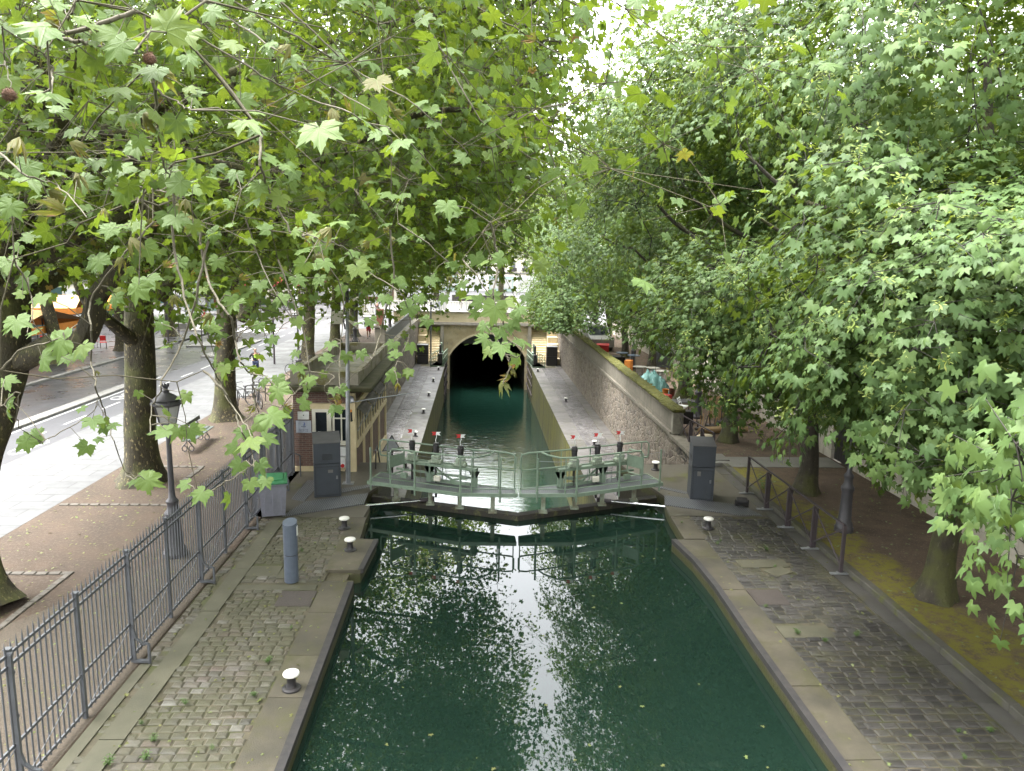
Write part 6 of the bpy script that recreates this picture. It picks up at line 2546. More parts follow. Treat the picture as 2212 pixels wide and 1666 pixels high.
def limb_mesh(name, pts, mat, parent, off, n=14, flare=0.0, rough=.05, seed=0):
    rg = np.random.default_rng(seed)
    q = crom(pts, 7)
    m = MB()
    rs = q[:, 3].copy()
    if flare:
        h = q[:, 2] - q[0, 2]
        rs *= 1 + flare * np.exp(-h / .35)
    m.tube([tuple(p) for p in q[:, :3]], list(rs), n)
    v = np.array(m.v)
    nn = len(q)
    ph = rg.uniform(0, 6.28, 4)
    for i in range(nn):
        c = q[i, :3]
        for j in range(n):
            an = 2 * math.pi * j / n
            h = i * .35
            d = 1 + rough * (math.sin(3 * an + ph[0] + h * .5) + .7 * math.sin(5 * an + ph[1] - h * .8) + .8 * math.sin(h * 1.7 + ph[2] + an))
            if flare:
                d += .16 * flare * math.exp(-(q[i, 2] - q[0, 2]) / .3) * math.sin(5 * an + ph[3])
            v[i * n + j] = c + (v[i * n + j] - c) * d
    m.v = [tuple(p) for p in v]
    o = m.build(name, mat, None, smooth=True)
    o.data.transform(Matrix.Translation((-off[0], -off[1], -off[2])))
    o.parent = parent
    return o


def shell(n, c, rad, rg, lo=.5, zcut=None):
    """points in an uneven ellipsoid shell"""
    d = unit(rg.normal(0, 1, (n * 3, 3)))
    r = (lo ** 3 + (1 - lo ** 3) * rg.random(n * 3)) ** (1 / 3)
    lump = 1 + .13 * np.sin(d[:, 0] * 5 + d[:, 2] * 4 + rg.uniform(0, 6)) + .10 * np.sin(d[:, 1] * 7 - d[:, 2] * 5 + rg.uniform(0, 6))
    p = np.array(c) + d * r[:, None] * np.array(rad) * lump[:, None]
    return p, d


def foliage(kind, c, out, rg, per, spread, size):
    """leaves of sprays centred on c"""
    n = len(c)
    m_ = n * per
    ci = np.repeat(np.arange(n), per)
    if kind == 'maple':
        nv = unit(np.array([0, 0, .8]) + out * .95 + rg.normal(0, .2, (n, 3)))
        a = unit(np.cross(nv, rg.normal(0, 1, (n, 3))))
        b = np.cross(nv, a)
        rho = np.sqrt(rg.random(m_)) * spread
        ph = rg.uniform(0, 6.283, m_)
        rad = a[ci] * np.cos(ph)[:, None] + b[ci] * np.sin(ph)[:, None]
        pos = c[ci] + rad * rho[:, None] - nv[ci] * (.42 * (rho / spread) ** 2 * spread)[:, None] + nv[ci] * rg.normal(0, .09, m_)[:, None]
        nr = nv[ci] + rad * (.45 * rho / spread)[:, None] + rg.normal(0, .24, (m_, 3))
        tip = rad * .5 + out[ci] * .5 + np.array([0, 0, -.95]) + rg.normal(0, .26, (m_, 3))
        tint = np.clip(rg.normal(.5, .2, m_) + np.repeat(rg.normal(0, .12, n), per), 0, .99)
    else:
        pos = c[ci] + rg.normal(0, 1, (m_, 3)) * np.array([1, 1, .75]) * spread * .55
        nr = np.array([0, 0, .8]) + out[ci] * .5 + rg.normal(0, .5, (m_, 3))
        tip = np.array([0, 0, -.8]) + out[ci] * .4 + rg.normal(0, .45, (m_, 3))
        tint = np.clip(rg.normal(.5, .22, m_) + np.repeat(rg.normal(0, .1, n), per), 0, .92)
        dead = rg.random(m_) < .008
        tint[dead] = rg.uniform(.95, 1, dead.sum())
    sz = size * np.clip(rg.normal(1, .27, m_), .4, 1.6)
    return pos, tip, nr, sz, tint


def tree(name, label, group, base, trunk, limbs, crown, kind, lod, n, per, spread, size, seed, keep=None, extra=None, seeds=0, twigs=4, bark=None, shellin=.45):
    rg = np.random.default_rng(seed)
    off = np.array(base, float)
    root = thing(name, label, 'tree', tuple(base), 0, group)
    bark = bark or (M['plane_bark'] if kind == 'plane' else M['maple_bark'])
    limb_mesh('trunk', trunk, bark, root, off, 20, .55, .035, seed)
    for i, lb in enumerate(limbs):
        limb_mesh('limb', lb, bark, root, off, 10, 0, .05, seed + i)
    c, o_ = [], []
    tot = sum(k for _, _, k in crown)
    for cc, rad, k in crown:
        p, d = shell(int(n * k / tot * 1.3), cc, rad, rg, shellin)
        c.append(p)
        o_.append(d)
    c, o_ = np.vstack(c), np.vstack(o_)
    if keep is not None:
        kk = keep(c)
        c, o_ = c[kk], o_[kk]
    sel = rg.permutation(len(c))[:n]
    c, o_ = c[sel], o_[sel]
    if extra is not None and len(extra):
        e = np.array(extra, float)
        c = np.vstack([c, e])
        eo = unit(e - np.array(crown[0][0])) if True else 0
        o_ = np.vstack([o_, eo])
    A, B, ra, rb = grow([trunk] + limbs, c, rg)
    pos, tip, nr, sz, tint = foliage(kind, c, o_, rg, per, spread, size)
    if twigs:
        # short shoots inside each spray that carry the leaves
        ti = np.repeat(np.arange(len(c)), twigs)
        pick = (np.arange(len(ti)) % twigs) * (per // twigs) + ti * per
        TA, TB = c[ti], pos[pick]
        A, B = np.vstack([A, TA]), np.vstack([B, TB])
        ra, rb = np.concatenate([ra, np.full(len(ti), .006)]), np.concatenate([rb, np.full(len(ti), .003)])
    edges_mesh('twigs', A, B, ra, rb, M['twig_plane'] if kind == 'plane' else M['twig_maple'], root, off, 5)
    if keep is not None:
        ok = keep(pos, True)
        pos, tip, nr, sz, tint = pos[ok], tip[ok], nr[ok], sz[ok], tint[ok]
    lm = M['plane_leaf'] if kind == 'plane' else M['maple_leaf']
    if lod == 'plane_hi':
        lm = M['plane_leaf_near']
    leaf_mesh('crown', lod, pos, tip, nr, sz, tint, lm, root, off, rg=rg)
    if seeds:
        m_ = min(seeds, len(pos))
        s = rg.choice(len(pos), m_, replace=False)
        leaf_mesh('seed_clusters', 'samara', pos[s] + np.array([0, 0, .02]) + unit(nr[s]) * .06, rg.normal(0, 1, (m_, 3)), np.array([0, 0, .7]) + unit(nr[s]) * .5 + rg.normal(0, .3, (m_, 3)), rg.uniform(.13, .27, m_) * (.5 if keep is None or base[1] < 10 else 1), rg.random(m_), M['samara'], root, off, rg=rg)
    return root


def limb_from(start, end, r0, r1, rise=.12, seed=0, bend=.10, k=4):
    rg = np.random.default_rng(seed)
    a, b = np.array(start, float), np.array(end, float)
    L = np.linalg.norm(b - a)
    o = []
    for i in range(k + 1):
        f = i / k
        p = a + (b - a) * f + np.array([0, 0, rise * L * math.sin(math.pi * f)])
        if 0 < i < k:
            p = p + rg.normal(0, bend * L * .35, 3)
        o.append((*p, r0 + (r1 - r0) * f ** .8))
    return o


# ---- the maples in the walled strip
def maple_keep(zmin, xmin):
    def f(p, leaf=False):
        # skirts: how high the crowns start along the towpath, the strip and the wall
        ra_ = p[:, 0] / np.maximum(p[:, 1], 1)
        sk = 7.0 - p[:, 1] * np.interp(ra_, (.04, .10, .17, .233, .296, .37, .42, .46, .50, .55, .585, .64, .70, .9), (.075, .10, .097, .12, .185, .255, .27, .265, .235, .285, .32, .34, .37, .40))
        skirt = (p[:, 2] > sk + (.0 if leaf else .30) + .22 * np.sin(p[:, 1] * 3.1 + p[:, 0] * 2.3)) | (zmin > 3.3 and xmin < 3.05)
        lim = xmin + .5 * np.sin(p[:, 1] * .9) + .35 * np.sin(p[:, 1] * 2.3 + p[:, 2])
        e = .35 if leaf else 0
        zm = np.where((p[:, 1] > 46) & (p[:, 0] < 7.4), 1.0, zmin)
        ok = (p[:, 0] > lim - e) & (p[:, 2] > zm - e + .5 * np.sin(p[:, 1] * 1.1 + p[:, 0] * .7))
        ok &= (p[:, 0] > lim + np.clip((p[:, 2] - 11) * .18, 0, .5) - e)
        # between the low skirts and the tops one looks into the crowns
        ok &= ~((p[:, 2] > 7.4 + .5 * np.sin(p[:, 1] * 1.7)) & (p[:, 2] < 9.3 + .6 * np.sin(p[:, 1] * 1.3 + 1)) & (p[:, 0] < 7.6 + .5 * np.sin(p[:, 1])) & (p[:, 1] > 13.5) & (p[:, 1] < 33))
        # the open strip above the kegs and the mossy wall stays clear
        low = (p[:, 2] < 4.4) & (p[:, 1] > 27) & (p[:, 0] > (6.5 if zmin > 99 else 7.4))
        return ok & skirt
    return f


MAPLES = [(10.1, 7.0, 'maple of which only bright yellow green branch tips hang in beside the cobbles'),
          (9.75, 14.24, 'maple with a bare mossy trunk between the mossy kerb and the stone wall'),
          (10.12, 21.36, 'maple behind the tall lamp post and next to the flagstone path'),
          (9.85, 27.7, 'maple with a dark trunk beside the wooden pallet and upturned stools'),
          (10.5, 36.4, 'maple with a low bent side limb beside the two steel kegs'),
          (11.3, 46.9, 'maple whose trunk stands in front of the leaning window panels'),
          (10.6, 52.4, 'slim maple between the leaning panels and the far lamp on the soil strip'),
          (10.3, 57.6, 'maple close to the tunnel bridge at the end of the mossy parapet'),
          (10.4, 65.5, 'maple overhanging the tunnel steps')]
for i, (x, y, lab) in enumerate(MAPLES):
    sd_ = 40 + i
    rg = np.random.default_rng(sd_)
    h = rg.uniform(3.2, 3.9)
    r = .30 if y < 30 else .27
    if i == 4:
        h, r = 3.1, .36
    trunk = [(x, y, .05, r), (x + .03, y, 1.0, r * .86), (x + rg.uniform(-.1, .1), y + rg.uniform(-.1, .1), 2.2, r * .8), (x + rg.uniform(-.15, .15), y + .1, h, r * .76), (x + rg.uniform(-.4, .3), y + rg.uniform(-.3, .3), h + 3, r * .5), (x - .3, y, h + 7, r * .2)]
    limbs = []
    for k in range(7):
        an = k * 2.4 + rg.uniform(-.4, .4)
        st = (x, y, h + rg.uniform(-.6, 2.8))
        en = (x - 1.2 + 3.6 * math.cos(an), y + 3.6 * math.sin(an), st[2] + rg.uniform(1.2, 4.0))
        limbs.append(limb_from(st, en, r * .42, .035, .05, sd_ * 9 + k))
    if i == 4:
        limbs.append([(10.5, 36.4, 2.3, .15), (9.6, 36.3, 2.35, .13), (8.7, 36.2, 2.9, .12), (7.9, 36.1, 3.9, .09), (7.2, 36, 5.2, .06)])
        limbs.append([(10.5, 36.4, 2.9, .16), (9.9, 36.2, 3.5, .13), (9.0, 36.0, 3.9, .1), (8.1, 35.8, 5.2, .06)])
        limbs.append([(10.5, 36.4, 2.9, .16), (10.9, 36.2, 3.8, .13), (11.4, 36.0, 5.0, .09)])
    if i == 2:      # the long dark stem seen inside the crown
        limbs.append([at(1745, 520, 19.6).tolist() + [.085], at(1722, 430, 19.4).tolist() + [.075], at(1712, 330, 19.2).tolist() + [.06], at(1718, 150, 19).tolist() + [.045], at(1735, 0, 19).tolist() + [.03]])
    extra = None
    zmin = 2.4
    xm = 3.5 if i < 2 else 3.1
    crown = [((8.9, y, 8.6), (5.6, 4.9, 5.8), 1.0), ((8.3, y, 12.6), (5.0, 4.6, 3.6), .55)]
    if i == 0:
        crown = [((10.2, 7.0, 8.5), (3.4, 2.6, 3.4), 1.0)]
        xm, zmin = 3.0, 3.4
        extra = [at(u_, v_, d_) for u_, v_, d_ in ((2195, 960, 5.0), (2215, 1010, 5.1), (2185, 1080, 5.2), (2205, 1150, 5.1), (2170, 1010, 5.6), (2150, 985, 5.8), (2200, 1200, 5.3), (2240, 1100, 5.2), (2230, 930, 5.0), (2170, 1140, 5.6))]
        limbs = [[(10.1, 7.0, 3.6, .09), (8.2, 6.8, 5.6, .06), (6.2, 6.2, 6.4, .04), (4.4, 5.4, 6.2, .02)]]
    if i == 1:
        crown = [((8.2, 11.2, 5.9), (4.2, 4.0, 3.2), 1.0), ((9.0, 14, 11.0), (5.0, 4.6, 4.4), .8)]
        extra = [(9.6, 13.6, 2.7), (9.3, 13.5, 2.6), (9.75, 13.4, 2.95), (9.45, 13.3, 3.2)]
        xm = 4.6
    if i == 2:
        crown = [((8.4, 19.0, 5.6), (4.6, 4.2, 2.6), 1.0), ((8.4, 21.4, 11.4), (5.2, 4.8, 5.0), 1.1), ((10, 21.4, 8.5), (3.4, 4.5, 3), .3)]
    if y > 40:
        crown = [((9.0, y, 9.2), (5.9, 5.2, 6.6), 1.0)] + ([((5.8, y, 3.6), (2.0, 4.2, 2.8), .30)] if y > 46 else [])
    n = (520, 1000, 1200, 1050, 950, 700, 640, 600, 560)[i]
    if i == 0:
        n = 150
    tree('maple_tree', lab, 'maples along the walled strip', (x, y, .1), trunk, limbs, crown, 'maple', 'maple' if y < 40 else 'low', n, 38 if y < 40 else 26, .72 if y < 40 else .85, (.2 if i == 1 else .18) if y < 40 else .21, sd_, maple_keep(zmin, xm), extra, 0 if y > 40 else (60, 2600, 2400, 1500, 700, 0, 0, 0, 0)[i])
# two more rows stand behind the stone wall
for k, (x, y, s) in enumerate(((18.5, 22, 1.1), (19.5, 33, 1.15), (18, 45, 1.1), (20, 57, 1.1), (17.6, 68, 1.0))):
    if k == 0:
        rg = np.random.default_rng(90)
        trunk = [(0, 0, 0, .34), (0, 0, 3, .28), (.2, .1, 6, .22), (0, .2, 10, .1)]
        limbs = [limb_from((0, 0, 4 + j * .7), (3.4 * math.cos(j * 2.3), 3.4 * math.sin(j * 2.3), 7 + j * 1.1), .11, .03, .05, 900 + j) for j in range(6)]
        back0 = tree('maple_tree', 'tall maple behind the stone wall level with the tall lamp post', 'maples behind the stone wall', (0, 0, 0), trunk, limbs, [((0, 0, 9.0), (5.2, 5.2, 6.2), 1)], 'maple', 'low', 560, 24, .75, .19, 91)
        back0.location = (x, y, 0)
    else:
        dup(back0, (x, y, 0), k * 1.3, ('', 'tall maple behind the stone wall level with the pallet and stools', 'tall maple behind the stone wall level with the leaning panels', 'tall maple behind the stone wall level with the tunnel bridge', 'tall maple behind the end of the stone wall by the plaza')[k], None, s)


# ---- the plane trees along the fence
def plane_keep(zmin, xmax):
    def f(p, leaf=False):
        e = .5 if leaf else 0
        lim = xmax - np.clip((p[:, 1] - 20) * .045, 0, 1.7) - np.clip((p[:, 2] - 12) * .2, 0, .6) + .6 * np.sin(p[:, 1] * .8 + 1) + .4 * np.sin(p[:, 1] * 2.1 + p[:, 2] * .9)
        ok = (p[:, 0] < lim + e) & (p[:, 2] > zmin - e + .5 * np.sin(p[:, 0] * 1.3 + p[:, 1] * .8))
        near = (np.linalg.norm(p - CAMP, axis=1) > 4.5)
        return ok & near
    return f


PLANES = [(-9.55, 14.5, .46, 'plane tree at the picture edge with a huge mossy limb over the lane'),
          (-10.2, 22.4, .52, 'mottled plane tree behind the old street lamp inside the grey fence'),
          (-10.6, 31.3, .48, 'plane tree between the slatted bench and the parked bicycles'),
          (-11.0, 48.6, .44, 'plane tree rising behind the flat cabin roof'),
          (-11.1, 58.4, .42, 'plane tree between the cabin roof and the man in red shorts'),
          (-10.7, 64.5, .44, 'forked plane tree beside the man in red shorts')]
for i, (x, y, r, lab) in enumerate(PLANES):
    sd_ = 140 + i
    rg = np.random.default_rng(sd_)
    trunk = [(x, y, 0, r), (x + .02, y, 1.2, r * .88), (x + .12, y, 3, r * .82), (x + .2, y + .1, 5.2, r * .76), (x + .5, y, 8, r * .5), (x + 1.2, y, 12, r * .25)]
    limbs = []
    if i == 0:
        trunk = [at(-38, 1310, 14.1).tolist() + [.46], at(-60, 1180, 14.3).tolist() + [.40], at(-45, 1000, 14.5).tolist() + [.37], at(-5, 880, 14.55).tolist() + [.37], at(18, 780, 14.6).tolist() + [.36], at(22, 600, 14.7).tolist() + [.34], at(42, 380, 14.8).tolist() + [.32], at(75, 200, 14.9).tolist() + [.24], at(110, 20, 15).tolist() + [.16]]
        limbs.append([at(25, 790, 14.6).tolist() + [.22], at(110, 750, 14.2).tolist() + [.21], at(175, 735, 13.9).tolist() + [.21], at(200, 690, 13.8).tolist() + [.20], at(212, 640, 13.8).tolist() + [.18], at(258, 580, 13.6).tolist() + [.17], at(312, 505, 13.4).tolist() + [.15], at(352, 400, 13.2).tolist() + [.11], at(420, 260, 13).tolist() + [.07]])
        limbs.append([at(40, 480, 14.7).tolist() + [.13], at(75, 385, 14.4).tolist() + [.12], at(145, 345, 14.2).tolist() + [.11], at(240, 325, 14).tolist() + [.09], at(360, 315, 13.7).tolist() + [.06]])
        limbs.append([at(45, 320, 14.8).tolist() + [.11], at(150, 300, 14).tolist() + [.10], at(300, 285, 13.2).tolist() + [.08], at(430, 275, 12.6).tolist() + [.05]])
    if i == 1:
        limbs.append([at(345, 640, 22).tolist() + [.24], at(385, 590, 21.8).tolist() + [.22], at(450, 530, 21.5).tolist() + [.18], at(520, 470, 21).tolist() + [.12], at(600, 380, 20.5).tolist() + [.08]])
        limbs.append([at(300, 560, 22.5).tolist() + [.20], at(255, 430, 22).tolist() + [.16], at(198, 240, 21.5).tolist() + [.2], at(215, 130, 21).tolist() + [.15], at(260, 20, 20.5).tolist() + [.1]])
        limbs.append([at(315, 500, 22.4).tolist() + [.22], at(330, 380, 22).tolist() + [.18], at(430, 345, 21).tolist() + [.13], at(560, 340, 20.2).tolist() + [.10], at(610, 360, 20).tolist() + [.06]])
    if i == 2:
        limbs.append([at(520, 690, 31.2).tolist() + [.24], at(553, 645, 31).tolist() + [.23], at(585, 590, 30.8).tolist() + [.2], at(620, 530, 30.5).tolist() + [.17], at(655, 450, 30).tolist() + [.12], at(720, 340, 29.5).tolist() + [.08]])
        limbs.append([at(495, 560, 31.3).tolist() + [.2], at(505, 480, 31.2).tolist() + [.17], at(570, 380, 31).tolist() + [.14], at(600, 250, 30.5).tolist() + [.10]])
        limbs.append([at(490, 600, 31.3).tolist() + [.2], at(450, 500, 31.2).tolist() + [.17], at(400, 440, 31).tolist() + [.14], at(330, 330, 30.5).tolist() + [.10]])
    nl = 7 if i > 2 else 5
    for k in range(nl):
        an = k * 2.4 + .5 + i
        st = (x + .2, y, rg.uniform(4.2, 7.5))
        en = (x + 2.6 + 5.0 * math.cos(an), y + 4.4 * math.sin(an), st[2] + rg.uniform(2.5, 6.5))
        limbs.append(limb_from(st, en, r * .42, .045, .06, sd_ * 9 + k))
    if i < 3:       # long boughs that reach out over the water
        for k, (ex, ez) in enumerate(((1.2, 9.2), (.4, 12), (-2.5, 8.2))):
            limbs.append(limb_from((x + .2, y, 5.8 + k), (ex, y + rg.uniform(-2.5, 2.5), ez), .15, .03, .08, sd_ * 5 + k, .07, 6))
    xmax = 2.7
    cxx = -5.4 if i < 3 else -6.2
    crown = [((cxx, y, 11.6), (8.0, 5.2, 6.6), 1.0), ((-9.5, y + 1, 9), (5, 5, 4.5), .3), ((-.6, y, 11.5), (2.8, 4.2, 5.0), .28)]
    if i >= 3:
        crown = [((cxx, y, 10.2), (8.0, 5.2, 5.6), 1.0), ((-11.5, y + 1, 8.5), (5, 5, 4.0), .3)]
    n = (1600, 1900, 1700, 1250, 1000, 1000)[i]
    lod = 'plane' if i < 3 else 'low'
    tree('plane_tree', lab, 'plane trees along the canal fence', (x, y, 0), trunk, limbs, crown, 'plane', lod, n, 24 if i < 3 else 20, .8 if i < 3 else .95, .19 if i < 3 else .23, sd_, plane_keep((6.0, 5.6, 5.5, 4.6, 4.4, 4.4)[i], xmax), None, 0, 4)
# the second row across the street
back = [(-25.7, 46.3, 'leaning plane tree with flaking bark in front of the orange awning'), (-24.7, 52.6, 'plane tree on the wet pavement beside the red cafe chairs'), (-25.0, 38.0, 'plane tree on the wet pavement nearer than the orange awning'), (-25.2, 62.0, 'plane tree behind the walking woman with the handbag'), (-26, 84, 'plane tree beside the red awnings across the crossing'), (-14, 92, 'plane tree standing on the plaza beyond the crossing'), (22, 96, 'tree on the far plaza behind the maples'), (9.5, 104, 'tree on the far plaza above the tunnel bridge'), (-34, 100, 'tree on the far plaza before the pale buildings'), (-6.5, 118, 'last tree on the plaza in front of the pale buildings'), (3.5, 112, 'tree on the plaza straight above the tunnel arch')]
for k, (x, y, lab) in enumerate(back):
    if k == 0:
        trunk = [(0, 0, 0, .42), (-.1, 0, 2, .36), (-.5, 0, 4.6, .33), (-.7, .1, 6.5, .26), (-.3, .2, 10, .12)]
        limbs = [limb_from((-.5, 0, 4.6 + j * .5), (-.5 + 4.2 * math.cos(j * 2.3), 4.2 * math.sin(j * 2.3), 7.5 + j * 1.0), .16, .04, .05, 700 + j) for j in range(7)]
        pl0 = tree('plane_tree', lab, 'plane trees across the street', (0, 0, 0), trunk, limbs, [((-.3, 0, 10.2), (6.2, 6.0, 5.4), 1)], 'plane', 'low', 700, 20, .95, .23, 170, lambda p, leaf=False: p[:, 2] > 4.9)
        pl0.location = (x, y, 0)
    else:
        dup(pl0, (x, y, 0), k * 1.7, lab, None, 1.0 if k < 6 else 1.15)

# ---- the plane tree whose twigs hang round the camera
op = thing('plane_tree', 'plane tree whose big toothed leaves and dry twigs hang close before the view', 'tree', (-9.6, 4.5, 0))
OFF = np.array([-9.6, 4.5, 0.0])
rg = np.random.default_rng(301)
tr_ = [(-9.6, 4.5, 0, .5), (-9.5, 4.5, 2.5, .42), (-9.3, 4.6, 6, .36), (-8.6, 4.8, 9, .22), (-7.5, 5, 12, .1)]
limb_mesh('trunk', tr_, M['plane_bark'], op, OFF, 20, .5, .04, 300)
lim = [[(-9.2, 4.6, 6.6, .2), (-6.5, 4.4, 8.9, .15), (-3.6, 4.3, 9.9, .1), (-1.2, 4.4, 10.1, .06), (.6, 4.8, 10.0, .035)],
       [(-9.2, 4.6, 7.2, .18), (-6.8, 6.2, 9.6, .13), (-4.2, 7.4, 10.6, .09), (-1.5, 7.8, 10.9, .06), (.6, 7.9, 10.6, .03)],
       [(-8.9, 4.7, 8, .16), (-6.5, 3.6, 10, .11), (-3.4, 3.0, 10.8, .08), (-1, 3.1, 10.6, .04)]]
for k, lb in enumerate(lim):
    limb_mesh('limb', lb, M['plane_bark'], op, OFF, 10, 0, .05, 310 + k)
TW = [   # (points u, v; depth; radius) measured dry twigs
    ([(292, 21), (206, 58), (130, 79), (170, 90), (206, 99), (285, 117), (300, 100)], 3.0, .011), ([(330, 40), (323, 100)], 3.0, .003), ([(322, 140), (336, 192), (339, 275), (357, 360), (374, 400)], 3.2, .009), ([(336, 192), (380, 220), (412, 236)], 3.2, .006),
    ([(165, 0), (150, 40), (137, 68)], 3.0, .006), ([(96, 117), (115, 154), (110, 192), (51, 213)], 2.9, .006), ([(5, 60), (14, 130), (20, 190)], 2.8, .004),
    ([(370, 55), (446, 89), (566, 165), (652, 206), (760, 250), (850, 300)], 4.2, .008), ([(432, 0), (515, 51), (618, 123), (720, 192), (800, 235)], 4.6, .008), ([(500, 0), (640, 80), (760, 150), (900, 230), (1010, 330)], 5.4, .009), ([(600, 0), (700, 90), (790, 190), (880, 300), (960, 390)], 5.6, .009),
    ([(566, 290), (563, 360), (583, 415), (628, 498), (659, 508), (690, 518), (738, 532)], 4.0, .009), ([(563, 372), (540, 390), (515, 415)], 4.0, .005), ([(240, 395), (309, 405), (374, 422), (420, 440)], 3.6, .006),
    ([(374, 400), (377, 543), (400, 644), (436, 748), (468, 813), (488, 856), (527, 914)], 4.6, .010), ([(330, 480), (260, 560), (195, 651), (198, 716), (198, 781), (208, 836), (228, 895), (247, 953), (270, 1021), (290, 1036)], 5.2, .009),
    ([(450, 520), (420, 660), (390, 748), (355, 813), (345, 846), (329, 878), (325, 934)], 5.0, .010), ([(430, 480), (442, 579), (468, 644), (498, 690), (507, 735), (520, 781), (541, 807), (550, 808), (548, 837), (553, 878), (575, 915)], 5.0, .010),
    ([(550, 840), (600, 863), (629, 894)], 5.0, .006), ([(440, 800), (488, 852), (509, 894), (524, 935), (545, 975), (548, 1010)], 4.6, .009), ([(600, 560), (650, 700), (668, 803), (660, 830), (629, 855), (608, 880)], 6.2, .009), ([(668, 803), (720, 812), (700, 840), (720, 880)], 6.2, .006),
    ([(845, 500), (850, 605), (834, 670), (821, 722), (806, 769), (800, 790)], 6.8, .011), ([(1060, 480), (1075, 560), (1066, 640), (1085, 690), (1090, 760), (1102, 790), (1088, 830)], 4.8, .009), ([(1090, 765), (1120, 770), (1128, 748)], 4.8, .005), ([(1000, 560), (1040, 610), (1066, 650)], 4.8, .006),
    ([(430, 1075), (470, 1050), (500, 1035), (545, 1005)], 4.6, .006), ([(0, 800), (40, 760), (110, 738), (170, 700)], 4.2, .007), ([(0, 880), (40, 850), (30, 930)], 4.4, .006), ([(90, 955), (140, 930), (200, 890), (215, 860)], 5.0, .005), ([(30, 560), (70, 640), (60, 720)], 4.2, .006),
    ([(530, 470), (560, 560), (600, 640), (640, 700)], 5.6, .007), ([(300, 430), (280, 520), (300, 600)], 4.2, .006), ([(760, 540), (800, 590), (870, 640), (885, 720), (850, 800)], 6.6, .008), ([(640, 500), (700, 560), (740, 640), (735, 760), (735, 840)], 6.4, .008), ([(160, 330), (240, 330), (300, 345), (420, 360)], 3.4, .005),
    ([(0, 330), (60, 380), (120, 400), (190, 470)], 3.2, .006), ([(900, 0), (960, 120), (1040, 260), (1130, 330), (1230, 370)], 7.0, .010), ([(1000, 0), (1110, 60), (1230, 130), (1330, 180)], 7.4, .010), ([(860, 480), (940, 540), (1000, 600)], 6.4, .008), ([(1180, 300), (1220, 420), (1226, 500)], 7.2, .007)]
TA, TB, ra, rb, TP, TSTART = [], [], [], [], [], []
mtop = np.array([at(-200, -260, 4.4), at(200, -260, 4.4), at(600, -260, 4.6), at(1000, -260, 5.5), at(1300, -200, 7.8)])
for pts, dep, r in TW:
    q = np.array([[*(at(u, v, dep + .12 * k * math.sin(k + u))), r] for k, (u, v) in enumerate(pts)])
    if pts[0] not in [(336, 192), (563, 372), (374, 400), (1090, 765), (668, 803), (550, 840)]:
        TSTART.append(q[0, :3])
    qq = crom(q, 5)
    qq[:, :3] += rg.normal(0, .004, (len(qq), 3))
    L = len(qq)
    rr = qq[:, 3] * np.linspace(.85, .35, L)
    TP.append(qq[:, :3])
    TA.append(qq[:-1, :3])
    TB.append(qq[1:, :3])
    ra.append(rr[:-1])
    rb.append(rr[1:])
TPc = np.vstack(TP)
